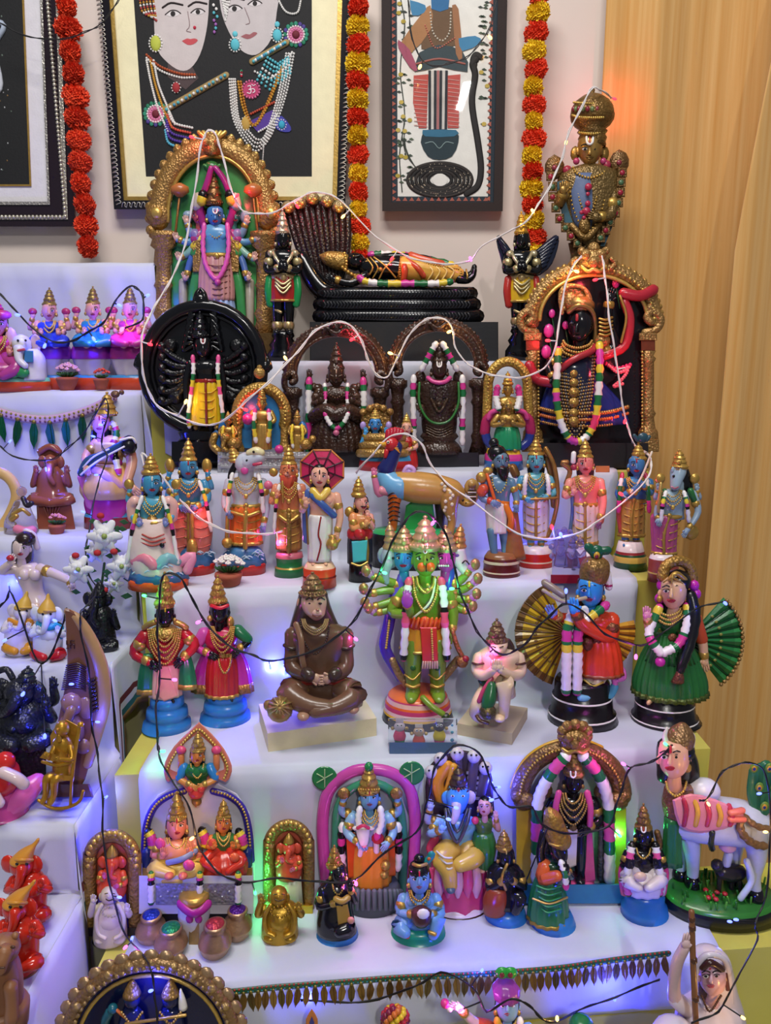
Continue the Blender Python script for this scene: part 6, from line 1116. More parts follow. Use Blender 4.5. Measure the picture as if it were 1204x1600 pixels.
head(f, 922, 925, 19, '2f88cc', 12, -.25, '8a2850', BK, 'd8c030'); cr = f('crown', 'o:8f6c3a'); cr.loft([(930, 872, 14, .95, 8), (930, 880, 21, .95, 8), (928, 896, 23, .95, 8), (927, 908, 20, .95, 8)], n=20); cr.ball(928, 892, 11, 26, .5, 1).tube(circ(928, 892, 9, 9, 12), 1.6, GL, 5, 1, closed=True)
f('plume', '16563c').tube([(932, 872, 8), (926, 862, 8), (918, 854, 8)], 7, None, 8, 3, .5).tube([(932, 872, 8), (938, 862, 8), (950, 860, 8)], 7, '16563c', 8, 3, .5).ball(932, 862, 11, 8, .5, 1).ball(932, 868, 5, 15, .5, 1.2, 'c89a30').ball(932, 870, 3, 18, .5, 1.2, '7a1c28')
torso(f, 930, 958, 32, 1000, 22, 'c8401c', 4); skirt(f, 936, 998, 26, 1052, 36, 'c83c1c', 6, .7, (16, .05), trim='8a4420'); f('tunic_check', 'd85a2c'); belt(f, 930, 996, 27, 'o:6a3a28', 5, t=6); f('belt').ball(918, 1006, 9, 26, .6, 1.3)
f('leg', 'd0c8a8').tube([(922, 1050, 10, 12), (920, 1070, 14, 10), (916, 1084, 16, 8)]).tube([(940, 1050, 8, 13), (930, 1070, 20, 11), (936, 1078, 22, 9)]).tube([(912, 1062, 22), (926, 1072, 32), (942, 1066, 26)], 1.6, 'b09a40'); f('foot', '6aa8c8').tube([(930, 1082, 22), (915, 1090, 34), (906, 1090, 36)], 6); f('wave', '4a9ab8').tube([(944, 1088, 10), (960, 1072, 12), (958, 1052, 12), (970, 1045, 10), (974, 1058, 10), (964, 1062, 12)], 5, 'c06ab0', 8, 4).tube([(936, 1092, 14), (952, 1086, 14), (960, 1072, 12)], 7, '4a9ab8')
arm(f, [(955, 966, 4), (952, 994, 14), (912, 978, 40), (898, 956, 46)], 12, 'c83e1e', 'o:7a4a2c', (-.2, -1), path='arm#a', hm='3a90d0'); arm(f, [(904, 962, 2), (888, 966, 12), (864, 962, 30)], 10, 'c83e1e', GO, (-.5, -1), path='arm#b', hm='7a90d0'); f('flute', 'a8987a').tube([(848, 922, 44), (880, 940, 44), (915, 934, 40)], 3); f('flute').tube([(850, 910, 20), (880, 930, 36)], 6, '8a7a6a')
for x in (884, 901): garl(f, [(x+12, 952, 26), (x+2, 985, 36), (x+1, 1030, 38), (x, 1082, 34)], 8, [WH, WH, WH, WH, YE, GN, PK, PK, GN, YE, WH, WH, WH, WH, WH, WH, GN, PK, PK], 'garland#%d' % x, 8, .1)
garl(f, [(905, 975, 36), (925, 962, 30), (948, 944, 18)], 7, [WH, WH, YE, GN, PK, PK], 'shoulder_garland'); neck(f, 922, 948, 18, 962, 26, GL, 2.2, 14); f('crown_garland', WH).tube([(948, 895, 2), (951, 918, 2)], 6).ball(950, 914, 7, 2, 1, .6, 'a02858')
# dancing lady
f = Fig('dancing_lady_figurine', 'lady figurine in green pleated dress with long black braid and white garland', 'figurine', (1038, 1146), Z4, 46)
black_base(f, 1038, 1074, 1146, 56); fan(f, 'cloth_fan', 1072, 1000, 10, 88, 48, -52, 9, '1f6a34', '0e3a1c', -8, -16, '2a7a3c', '8a8a40'); f('cloth_fan/border', 'o:a8834c').beads([(1072+88*math.cos(math.radians(a)), 1000-88*math.sin(math.radians(a)), -12) for a in range(44, -56, -12)], 3.6, 22)
head(f, 1051, 926, 20, 'd8ac84', 12, -.3, 'b03038', BK, None); f('hair').ball(1058, 908, 21, 6, 1, .9).tube([(1046, 905, 26), (1056, 896, 26), (1070, 906, 20)], 4, GO); f('tiara', 'o:a8803c').tube([(1034, 902, 10), (1040, 884, 6), (1058, 876, 2), (1076, 884, 0), (1082, 905, 0)], 9, None, 9, 4, .8); f('forehead_chain', GO).tube([(1050, 896, 28), (1049, 912, 32)], 1.4).tube([(1036, 910, 24), (1048, 902, 30)], 1.2).tube([(1050, 902, 30), (1066, 912, 26)], 1.2)
for x, y in ((1034, 902), (1033, 914), (1084, 915), (1087, 928), (1082, 940), (1030, 935)): f('hair_flower', 'b8289a').ball(x, y, 8, 8, .8, 1.1)
torso(f, 1054, 962, 30, 996, 20, '2a7034', 2); skirt(f, 1046, 992, 26, 1084, 56, '226a30', 2, .72, (26, .05), trim='o:5a6a30'); f('skirt_tier', '1a5a28').loft([(1046, 1010, 32, .74, 4), (1046, 1030, 42, .74, 4)], n=52, pleat=(26, .05)); belt(f, 1050, 996, 25, 'o:8a5a3c', 3, t=6)
arm(f, [(1030, 962, 6), (1016, 984, 16), (1010, 964, 28)], 9, 'd8ac84', GO, (0, -1), path='arm#a', hm='d890a8', sleeve='2a7034'); arm(f, [(1084, 966, 2), (1096, 1000, 6), (1100, 1032, 10)], 9.5, 'd8ac84', GO, path='arm#b', sleeve='c04a28'); feet(f, 1030, 1080, 1098, 14, 7, 'd8ac84', 20, None)
f('braid', '101014').tube([(1078, 928, 14, 9), (1084, 960, 26, 10), (1078, 1000, 36, 9), (1066, 1035, 46, 8), (1062, 1050, 48, 6)], n=10, rip=.06); f('braid_tassel', 'o:7a4a3a').loft([(1062, 1046, 4, .8, 48), (1060, 1058, 8, .8, 48), (1058, 1066, 10, .8, 46)])
for sx in (-1, 1): garl(f, [(1049+sx*24, 945, 18), (1047+sx*26, 975, 30), (1044+sx*16, 1006, 38), (1034+sx*2, 1020, 42)] if sx > 0 else [(1030, 948, 18), (1014, 985, 28), (1018, 1002, 36), (1032, 1020, 42)], 7, [PK, YE, GN, WH, WH, WH, GN, PK, PK, GN, WH, WH, WH, WH], 'garland#%d' % sx, 7, .1)
f('garland_tassel', 'b82a98').ball(1031, 1034, 8, 42, 1, 1)
for k in range(3): neck(f, 1045, 950+k*2, 18+k*3, 962+k*7, 26, GL, 2.2, 16+k*4)
# ---------------------------------------------------------------- fifth tier
# throne with a spade-shaped top shrine
f = Fig('throne_shrine', 'white throne shrine with two seated figures and a spade-shaped top niche', 'shrine', (307, 1436), Z5, 10)
f('base', 'x:15131a').box(222, 1425, 392, 1448, 34, -24); f('seat', 'x:c8c6d0').box(216, 1368, 396, 1428, 40, -26)
for x0, x1 in ((243, 308), (317, 368)):
    f('silver_panel', 'o:9a9ca4').box(x0, 1380, x1, 1414, 44, 38)
    for k in range(int((x1-x0)/11)): f('silver_panel/scroll', 'g:c8c8d0').tube(circ(x0+8+k*11, 1397+4*(-1)**k, 4.6, 5.5, 8)[:7], 1.2, None, 5, 1).ball(x0+8+k*11, 1397+4*(-1)**k, 1.6, 44)
f('back', 'x:d0ccd8').slab([(220, 1375), (222, 1310), (228, 1270), (246, 1242), (275, 1226), (340, 1224), (370, 1240), (390, 1270), (397, 1310), (398, 1375)], -18, -28, None, 2, 1)
for pts in ([(225, 1345), (228, 1295), (240, 1262), (262, 1244), (288, 1236)], [(392, 1345), (388, 1295), (378, 1262), (358, 1244), (332, 1236)]):
    f('arch_trim', '3a2a9a').tube([(x, y, -15) for x, y in pts], 6, None, 8, 4, .6); f('arch_trim/bead_edge', GL).beads([(x, y, -9) for x, y in pts], 2.2, 30)
for x in (230, 386): f('bolster', '20307a').tube([(x, 1330, -4), (x, 1352, -4)], 8); f('bolster/cap', 'g:a8823e').box(x-8, 1356, x+8, 1372, 4, -10)
sp = [(311, 1128), (330, 1146), (350, 1170), (362, 1196), (360, 1212), (352, 1222), (334, 1216), (318, 1240), (306, 1262), (294, 1240), (276, 1216), (262, 1222), (256, 1208), (258, 1190), (272, 1166), (294, 1144)]
f('niche', 'd8806a').slab(sp, -8, -22, 'd8806a', 2, 2); ins = [(309, 1146), (328, 1162), (344, 1182), (350, 1202), (330, 1208), (306, 1222), (284, 1208), (266, 1202), (272, 1182), (290, 1160)]; f('niche/lining', 'cfc4cc').slab(ins, -6, -10, 'd0c8d0', 0, 2); f('niche/bead_edge', GL).beads([(x, y, -6) for x, y in ((264, 1216), (262, 1200), (276, 1174), (294, 1152), (310, 1140), (328, 1156), (346, 1178), (355, 1200), (350, 1216))], 2.6, 40)
crown(f, 309, 1143, 1174, 11, GO, 2, path='top_crown'); head(f, 308, 1182, 10, 'd07a34', 4, hair=BK, path='top_head'); torso(f, 308, 1196, 22, 1222, 15, '1f6a3a', 2, path='top_torso'); arm(f, [(288, 1198, 2), (280, 1216, 8), (300, 1228, 18)], 6, 'd08a44', GO, path='top_arm#a', sleeve='2a78b8'); arm(f, [(328, 1198, 2), (336, 1216, 8), (314, 1228, 18)], 6, 'd08a44', GO, path='top_arm#b', sleeve='2a78b8')
for x in (283, 338): f('top_lotus', 'd84a78').ball(x, 1172, 8, 0, .7, .8); f('top_lotus/stem', 'd8804a').tube([(x, 1180, 0), (x, 1200, 0)], 5)
f('red_flower', 'd03a34').ball(306, 1238, 12, 14, .7, .9).ball(298, 1232, 6, 18).ball(314, 1232, 6, 18); f('niche_drop', 'g:a07838').ball(307, 1252, 8, 2, .6, 1); neck(f, 308, 1194, 10, 1216, 13, GL, 1.6, 20, 'top_necklace')
def seated(f, cx, ct, hy, hr, sh, sw, wa, knee, kw, skin, top, leg, d=0, t='', crn=GO, hair=BK, lips='a02838', tache=None, mark='b02030', arms=True, pleat=None, nk=2, eye=True):
    crown(f, cx, ct, hy-hr*.75, hr*.95, crn, d+2, path='crown'+t)
    head(f, cx, hy, hr, skin, d+4, 0, lips, hair, mark, GO, eye, path='head'+t, tache=tache); torso(f, cx, sh, sw, wa, sw*.8, top, d+2, .68, path='torso'+t)
    l = f('lap'+t, leg); l.loft([(cx, wa-6, sw*.85, .8, d+4), (cx, wa+4, kw*.8, .7, d+8), (cx, (wa+knee)/2, kw, .66, d+12), (cx, knee, kw*.95, .62, d+12)], n=28, pleat=pleat)
    for sx in (-1, 1): l.tube([(cx+sx*sw*.5, wa, d+10, sw*.42), (cx+sx*kw*.82, wa+(knee-wa)*.4, d+26, sw*.4), (cx+sx*kw*.2, knee-4, d+38, sw*.26)], n=10)
    if arms:
        for sx in (-1, 1): arm(f, [(cx+sx*sw*.9, sh+4, d+2), (cx+sx*sw*1.2, sh+(wa-sh)*.7, d+10), (cx+sx*sw*.7, sh+(wa-sh)*.75, d+24)], sw*.24, skin, GO, (0, -1), path='arm#%s%d' % (t, sx))
    for k in range(nk): neck(f, cx, sh-2, sw*(.4+.12*k), sh+(wa-sh)*(.4+.3*k), d+sw*.72, GL, 1.7, 16+4*k, path='necklace'+t)
seated(f, 276, 1236, 1292, 15, 1312, 30, 1346, 1370, 42, 'd8806c', 'd88a6a', 'd8b45c', 2, '#a', pleat=(10, .03)); f('belly', 'd8886c').ball(276, 1330, 24, 14, .7, .8); f('shawl', '7a88b8').tube([(262, 1348, 34), (285, 1342, 38), (306, 1330, 24)], 5, None, 8, 4, .6); f('foot#a', 'd06a5a').ball(264, 1368, 7, 46, 1.2, .7).ball(286, 1368, 7, 46, 1.2, .7); f('palm', 'd84a88').ball(250, 1318, 8, 24, .5, 1.2).ball(295, 1352, 9, 44, .5, 1)
seated(f, 349, 1248, 1288, 11, 1304, 20, 1330, 1366, 36, 'd87a34', '3a7a3a', 'c03020', 2, '#b', pleat=(12, .05)); f('palm').ball(332, 1318, 7, 22, .5, 1.2, 'd04a38').ball(366, 1340, 8, 34, .5, 1, 'd8603a')
for x, y in ((237, 1306), (320, 1304), (378, 1306)): garl(f, [(x-6, y-8, 0), (x, y+4, 4), (x+2, y+18, 6)], 7, [BK, YE, PK, PK, YE, GN], 'wall_garland#%d' % x)
for x in (236, 312, 372): garl(f, [(x, 1364, 42), (x, 1385, 46), (x, 1412, 46)], 5, [GN, YE, PK, BK, WH, WH, WH, WH, GN, PK, PK], 'hanging_garland#%d' % x)
# pots of coloured powder and a vase
def powder_pot(label, cx, by, r, h, c):
    b0 = by; by -= r*.42; h -= 4
    f = Fig('powder_pot', label, 'pot', (cx, b0), Z5, r*.62, 'pots of glitter powder'); f('pot', 'g:b08a6c').lathe(cx, [(by-h, r*.62), (by-h+3, r*.7), (by-h+6, r*.6), (by-h*.78, r*.62), (by-h*.62, r*.9), (by-h*.42, r), (by-h*.4, r*1.02), (by-h*.37, r), (by-h*.15, r*.84), (by, r*.62), (by+2, r*.6), (by+30, r*.55)], None, 1, 0, 28); f('powder', 'o:'+c).ball(cx, by-h+2, r*.6, 0, 1, .5, None, 18, 8)
powder_pot('rose gold pot heaped with blue glitter powder', 236, 1479, 24, 44, '2038b0'); powder_pot('rose gold pot heaped with green glitter powder, front left', 267, 1500, 26, 44, '1f8a5a'); powder_pot('rose gold pot heaped with crimson glitter powder, nearest the hem', 336, 1502, 26, 52, 'b8384a'); powder_pot('rose gold pot heaped with purple glitter powder, by the throne corner', 371, 1474, 23, 48, '5a2090')
f = Fig('vase', 'white vase with magenta drape and gold rim between the powder pots', 'vase', (303, 1476), Z5, 18)
f('body', 'd8d4dc').lathe(303, [(1402, 22), (1412, 24), (1428, 25), (1444, 22), (1456, 17), (1462, 14), (1480, 18)], None, .9, 0, 24); f('rim', GO).lathe(303, [(1394, 17), (1396, 23), (1404, 24), (1408, 22)], None, .9, 0, 24); f('drape', 'a8288a').tube([(280, 1412, 12), (290, 1422, 22), (303, 1428, 26), (316, 1422, 22), (326, 1412, 12)], 7, None, 8, 4, .5).ball(296, 1436, 6, 24, .5, 1.3).ball(310, 1436, 6, 24, .5, 1.3); f('foot', 'g:a08050').box(295, 1440, 311, 1480, 20, 4)
for x in (284, 322): f('tassel', 'a02858').ball(x, 1462, 6, 8)
# small oval niches with orange figures
def niche(label, cx, ct, by, rx, sk, fl, d_):
    f = Fig('niche_idol', label, 'idol', (cx, by), Z5, 18); h = by-ct; cy = ct+rx*1.1
    f('shell', 'c8604a').slab([(cx-rx, by-6), (cx-rx, cy)]+[(x, y) for x, y, _ in arcp(cx, cy, rx, cy-ct, 170, 10, 11)]+[(cx+rx, cy), (cx+rx, by-6)], -4, -20, None, 3)
    f('rim', 'o:a07c44').tube([(cx-rx*.86, by-8, 2)]+arcp(cx, cy, rx*.86, (cy-ct)*.88, 180, 0, 11, 2)+[(cx+rx*.86, by-8, 2)], rx*.26, None, 9, 3, .8); f('rim/bead_edge', GL)
    for k in range(16): a = math.radians(190-200*k/15); f('rim/bead_edge').ball(cx+rx*.92*math.cos(a), cy-(cy-ct)*.95*math.sin(a), rx*.12, 8, .8, 1, None, 7, 5)
    f('base', fl).box(cx-rx*1.05, by-16, cx+rx*1.05, by+4, 14, -18); f('lining', '7a3a24').slab([(cx-rx*.66, by-16), (cx-rx*.66, cy), (cx, ct+rx*.45), (cx+rx*.66, cy), (cx+rx*.66, by-16)], -2, -6)
    b = f('figure', sk); y0 = cy+2; b.ball(cx, y0, rx*.3, 8, .9, 1.1).tube([(cx, y0+4, 16, rx*.13), (cx-2, y0+rx*.5, 20, rx*.1), (cx+6, y0+rx*.62, 20, rx*.08)]).ball(cx-rx*.36, y0, rx*.2, 4, .4, 1.3).ball(cx+rx*.36, y0, rx*.2, 4, .4, 1.3).loft([(cx, y0+rx*.25, rx*.3, .7, 4), (cx, y0+rx*.6, rx*.48, .7, 6), (cx, y0+rx*1.0, rx*.56, .7, 8), (cx, y0+rx*1.25, rx*.5, .7, 8)])
    f('figure_crown', GO).loft([(cx, y0-rx*.66, 1, 1, 6), (cx, y0-rx*.5, rx*.14, 1, 6), (cx, y0-rx*.28, rx*.24, 1, 6)]); f('skirt', d_).loft([(cx, y0+rx*1.2, rx*.5, .6, 8), (cx, by-14, rx*.62, .5, 8)], n=20, pleat=(8, .05)); arm(f, [(cx-rx*.4, y0+rx*.4, 6), (cx-rx*.5, y0+rx*.75, 12), (cx-rx*.3, y0+rx*.6, 18)], rx*.12, sk, GO, (0, -1), path='arm#a', hm='d05a88'); arm(f, [(cx+rx*.4, y0+rx*.4, 6), (cx+rx*.5, y0+rx*.8, 12), (cx+rx*.24, y0+rx*.9, 20)], rx*.12, sk, GO, path='arm#b', hm='d05a88')
niche('gold rimmed oval niche with orange elephant-headed figure behind the cream laughing figure', 175, 1300, 1466, 41, 'd0482c', '1a1420', '3a2a8a'); niche('coral backed oval niche with orange figure behind the gold laughing figure', 451, 1284, 1432, 36, 'd0503a', 'c8a824', 'c0c8a0')
def laughing(name, label, cx, ct, by, m, m2, r):
    f = Fig(name, label, 'figurine', (cx, by), Z5, r*.8); h = by-ct
    f('base', m2).lathe(cx, [(by-h*.12, r*.95), (by-h*.06, r*1.05), (by+3, r*1.05)], None, .8); hd = f('head', m); hd.ball(cx-2, ct+h*.15, r*.52, 4, 1, 1.1, None, 14, 8).ball(cx-2-r*.5, ct+h*.18, r*.14, 4, .6, 2).ball(cx-2+r*.5, ct+h*.18, r*.14, 4, .6, 2).ball(cx-2, ct+h*.17, r*.1, r*.56+4); f('head/features', '4a3a28').tube([(cx-r*.34, ct+h*.13, r*.5+3), (cx-r*.16, ct+h*.12, r*.56+4)], .9, None, 4, 1).tube([(cx+r*.1, ct+h*.12, r*.56+4), (cx+r*.28, ct+h*.13, r*.5+3)], .9, None, 4, 1).tube([(cx-r*.26, ct+h*.21, r*.48+4), (cx-2, ct+h*.24, r*.52+4), (cx+r*.22, ct+h*.21, r*.48+4)], 1.2, None, 4, 2)
    b = f('body', m); b.loft([(cx, ct+h*.26, r*.5, .8, 0), (cx, ct+h*.34, r*.95, .7, 0), (cx, ct+h*.55, r*1.0, .8, 2), (cx, ct+h*.8, r*1.05, .8, 2), (cx, by-h*.08, r*.95, .8, 2)], n=20); b.ball(cx, ct+h*.56, r*.72, r*.36, .8, .95, None, 14, 8); f('robe_fold', m2)
    for sx in (-1, 1):
        f('robe_fold').tube([(cx+sx*r*.5, ct+h*.3, r*.5), (cx+sx*r*.85, ct+h*.5, r*.7), (cx+sx*r*.75, ct+h*.75, r*.8), (cx+sx*r*.3, ct+h*.84, r*.95)], r*.13, m, 7); arm(f, [(cx+sx*r*.85, ct+h*.36, 2), (cx+sx*r*1.2, ct+h*.46, 8), (cx+sx*r*1.05, ct+h*.26 if sx < 0 else ct+h*.4, 14)], r*.26, m, None, (0, -1), path='arm#%d' % sx); b.ball(cx+sx*r*.55, by-h*.14, r*.4, r*.6, .9, .6)
    for k in range(14): a = 2*math.pi*k/14; f('bead_string', m2).ball(cx+r*.5*math.cos(a), ct+h*.42-r*.3*math.sin(a), r*.08, r*.85, 1, 1, None, 6, 4)
    return f
laughing('laughing_figurine', 'cream stone laughing pot-bellied figurine before the left oval niche', 172, 1384, 1482, 'x:c8bca8', 'x:b0a48e', 25); laughing('laughing_figurine', 'shiny gold laughing pot-bellied figurine right of the powder pots', 437, 1386, 1478, 'g:b89030', 'g:a07820', 28)
# cowherd figure under a magenta arch
f = Fig('arched_idol', 'blue cowherd figure under a magenta arch with green lotus pads', 'idol', (578, 1426), Z5, 20)
f('base', 'm:4a5058').lathe(580, [(1376, 40), (1384, 46), (1400, 48), (1428, 46)], None, .75, 0, 28)
for k in range(16):
    a = math.pi*(1+(k+.5)/16); f('base/stone', 'm:5c646c').tube([(580+46*math.cos(a), 1392, -36*math.sin(a)), (580+48*math.cos(a), 1420, -37*math.sin(a))], 4, None, 6, 1)
f('arch', 'b83a94').tube([(512, 1408, -10), (506, 1340, -10), (504, 1280, -10), (514, 1235, -10), (545, 1208, -10), (578, 1202, -10), (612, 1208, -10), (638, 1230, -10), (648, 1275, -10), (646, 1340, -10), (638, 1400, -10)], 9.5, 'c0489c', 10, 4, .8); f('arch#b', '2a8a5a').tube([(520, 1405, -6), (524, 1320, -6), (528, 1262, -6), (550, 1232, -6), (578, 1224, -6), (606, 1232, -6), (624, 1262, -6), (630, 1320, -6), (628, 1400, -6)], 7, '3a8a68', 9, 4, .8); f('backplate', 'x:9a9ca8').slab([(514, 1400), (512, 1280), (530, 1232), (578, 1212), (622, 1232), (640, 1280), (636, 1400)], -12, -20)
for x, y in ((507, 1216), (643, 1208)):
    f('lotus_pad', '1a6a38').slab(circ(x, y, 20, 19), -6, -12, '1f7a40', 2)
    for k in range(5): a = math.radians(30+60*k); f('lotus_pad/vein', 'a8c890').tube([(x, y, -5), (x+14*math.cos(a), y-14*math.sin(a), -5)], .9, None, 4, 1)
crown(f, 576, 1194, 1238, 16, GO, 6); f('crown_tip', '1f7a40').ball(576, 1198, 7, 8, .9, 1.1); head(f, 577, 1248, 14.5, '6aa0cc', 8, 0, '8a3a50', BK, 'c03030'); torso(f, 578, 1272, 30, 1318, 21, '8aacc8', 4); skirt(f, 580, 1318, 26, 1378, 30, 'd08a2c', 4, .66, (12, .06)); f('garment_panel', 'c8541c').slab([(540, 1300), (556, 1300), (564, 1370), (544, 1372)], 10, -4, None, 2).slab([(606, 1292), (616, 1292), (618, 1368), (604, 1370)], 10, -4, None, 2); feet(f, 580, 1372, 1388, 10, 6, 'c8b8b0', 8)
for sx in (-1, 1): arm(f, [(578+sx*28, 1276, 4), (578+sx*36, 1300, 10), (578+sx*(16 if sx < 0 else 26), 1318, 26)], 8, '8ab4d4', GO, path='arm#%d' % sx); arm(f, [(578+sx*26, 1274, -2), (578+sx*44, 1268, 0), (578+sx*42, 1250, 2)], 7, '7aa8d0', GO, (0, -1), path='rear_arm#%d' % sx); f('emblem', 'o:a07c44').ball(578+sx*41, 1240, 10, 4, .5, 1); garl(f, [(578+sx*43, 1288, 2), (578+sx*45, 1320, 4), (578+sx*43, 1358, 4)], 6, [WH, WH, BK, PK, BK, WH, WH, WH, PK], 'garland#%d' % sx); garl(f, [(578+sx*16, 1262, 18), (578+sx*18, 1285, 24), (578+sx*10, 1310, 28)], 5, [WH, WH, WH, WH, PK, PK], 'neck_garland#%d' % sx)
c = f('calf', 'd8d4d0'); c.loft([(567, 1290, 10, .9, 26), (567, 1302, 10, .9, 30), (568, 1316, 7, .9, 34), (568, 1322, 4, .9, 34)]).ball(556, 1294, 6, 26, .5, .6).ball(579, 1294, 6, 26, .5, .6); c.tube([(566, 1316, 24), (562, 1336, 24)], 4).tube([(588, 1300, 20), (588, 1330, 22)], 5); f('calf/bridle', 'c83a5a').tube([(558, 1294, 34), (567, 1290, 38), (576, 1294, 34)], 2.6).ball(569, 1322, 4, 38, .6, .7, 'd88a98'); f('red_cloth', 'b02430').ball(590, 1310, 10, 22, .6, 1)
for k in range(3): neck(f, 578, 1266, 9+k*3, 1280+k*7, 26, GL, 1.6, 14+k*4)
f('milk_pot', GO).ball(602, 1352, 8, 22).ball(600, 1366, 7, 22)
# boar-faced god with lady on a lotus
f = Fig('seated_figurine', 'blue trunk-nosed figure with a green-robed lady on a pink lotus under snake hoods', 'figurine', (714, 1432), Z5, 30)
f('base', '3a1c18').lathe(714, [(1402, 44, 'd8c8cc'), (1408, 50, 'd8c8cc'), (1412, 52, '3a1c18'), (1434, 53, '3a1c18')], None, .8, 0, 30); f('lotus', 'c83a68').loft([(718, 1330, 26, .8, 0), (718, 1350, 42, .8, 0), (716, 1385, 46, .8, 0), (715, 1408, 44, .8, 0)], n=36, pleat=(9, .06))
for k in range(9): a = math.pi*(1+(k+.5)/9); x = 715+45*math.cos(a); f('petal', 'd8507a').tube([(x, 1360, -36*math.sin(a), 7), (x, 1384, -40*math.sin(a), 9), (x, 1402, -38*math.sin(a), 3)], None, 'd0487a' if k % 2 else 'd8a0b0', 8, 3, .6)
f('hood', '3a2c30').slab([(668, 1290), (664, 1230), (672, 1195), (695, 1176), (722, 1172), (748, 1180), (766, 1205), (770, 1240), (762, 1290)], -16, -26, None, 3, 2)
for k, (x, y) in enumerate(((674, 1206), (688, 1186), (714, 1178), (740, 1182), (758, 1200))): f('snake_head', 'c8c0c4').ball(x, y, 11, -12, .8, 1).ball(x-4, y-2, 1.8, -3, .6, 1, BK).ball(x+4, y-2, 1.8, -3, .6, 1, BK).tube([(x, y+8, -13), (715+(x-715)*.8, 1240, -14)], 9, '5a4c50', 8, 3, .5)
for k in range(6): f('hood/scale', '8a8488').box(728+k*1.5, 1205+k*8, 746+k*1.5, 1210+k*8, -11, -16)
f('flame', 'd88a20').tube([(690, 1250, -8), (684, 1222, -8), (700, 1196, -8)], 10, None, 8, 4, .6).tube([(700, 1240, -6), (706, 1214, -6), (708, 1198, -6)], 8, 'd8982c', 8, 4, .6)
crown(f, 716, 1196, 1236, 16, 'g:5a4a3a', 4); h = f('head', '4a98cc'); h.loft([(716, 1228, 14, 1, 6), (715, 1242, 18, 1, 8), (714, 1256, 15, 1, 10), (713, 1268, 10, 1, 12)]); h.tube([(713, 1256, 22, 8), (712, 1272, 26, 6.5), (708, 1284, 26, 5)], None, 'c8c0c0').ball(698, 1246, 9, 4, .4, 1.3).ball(734, 1246, 9, 4, .4, 1.3, 'c8b8a8'); f('head/eye', WH).ball(707, 1244, 3.2, 22, .5, .6).ball(723, 1244, 3.2, 22, .5, .6).ball(707, 1244, 1.5, 25, .5, 1, BK).ball(723, 1244, 1.5, 25, .5, 1, BK); f('head/mark', 'c03030').ball(716, 1234, 2.4, 22, .5, 1.4)
torso(f, 714, 1278, 32, 1318, 24, '7ab4d4', 4); f('necklace', 'g:5a5a5c').tube([(696, 1264, 14), (700, 1290, 26), (714, 1316, 28), (728, 1290, 26), (734, 1264, 14)], 3).tube([(700, 1264, 14), (714, 1300, 28), (730, 1264, 14)], 2.4); belt(f, 714, 1318, 26, GO, 4, t=3)
l = f('leg', 'd0a844'); l.tube([(704, 1326, 14, 18), (690, 1340, 36, 17), (700, 1362, 48, 13), (704, 1386, 50, 10)], n=12).tube([(728, 1326, 10, 17), (742, 1338, 30, 16), (716, 1352, 46, 11)], n=12); 
for k in range(5): l.tube([(682+k*4, 1330+k*10, 50-abs(k-2)*3), (694+k*3, 1340+k*9, 58), (706, 1340+k*8, 54)], 1.6, 'e0d4b8', 5, 2)
f('foot', '4a5a68').ball(704, 1390, 7, 58, 1.2, .7); arm(f, [(684, 1284, 4), (672, 1302, 12), (690, 1296, 26)], 8, '8abce0', GO, (0, -1), path='arm#a'); arm(f, [(686, 1280, 0), (668, 1282, 4), (672, 1262, 8)], 7, 'a8b4cc', GO, (0, -1), path='rear_arm'); f('red_sash', 'b83a4a').tube([(680, 1310, 6), (672, 1326, 10), (680, 1340, 16)], 7, None, 8, 3, .6)
head(f, 757, 1262, 10, 'd8a090', 18, -.2, 'a02838', BK, None, path='lady_head'); f('hair').ball(758, 1253, 11, 14, 1, .85); torso(f, 756, 1278, 16, 1302, 12, '4a6a30', 14, path='lady_torso'); f('lady_robe', '2f6a2c').loft([(755, 1300, 14, .8, 14), (756, 1322, 18, .8, 18), (757, 1345, 14, .8, 20), (757, 1356, 11, .8, 20)], n=28, pleat=(10, .06)); arm(f, [(770, 1282, 14), (778, 1296, 20), (774, 1276, 26)], 5, 'd8a090', GO, (0, -1), path='lady_arm'); f('lady_foot', 'd8a090').ball(753, 1360, 5, 26, 1.2, .6).ball(763, 1360, 5, 26, 1.2, .6); f('lady_flower', 'c83a5a').ball(742, 1282, 6, 24)
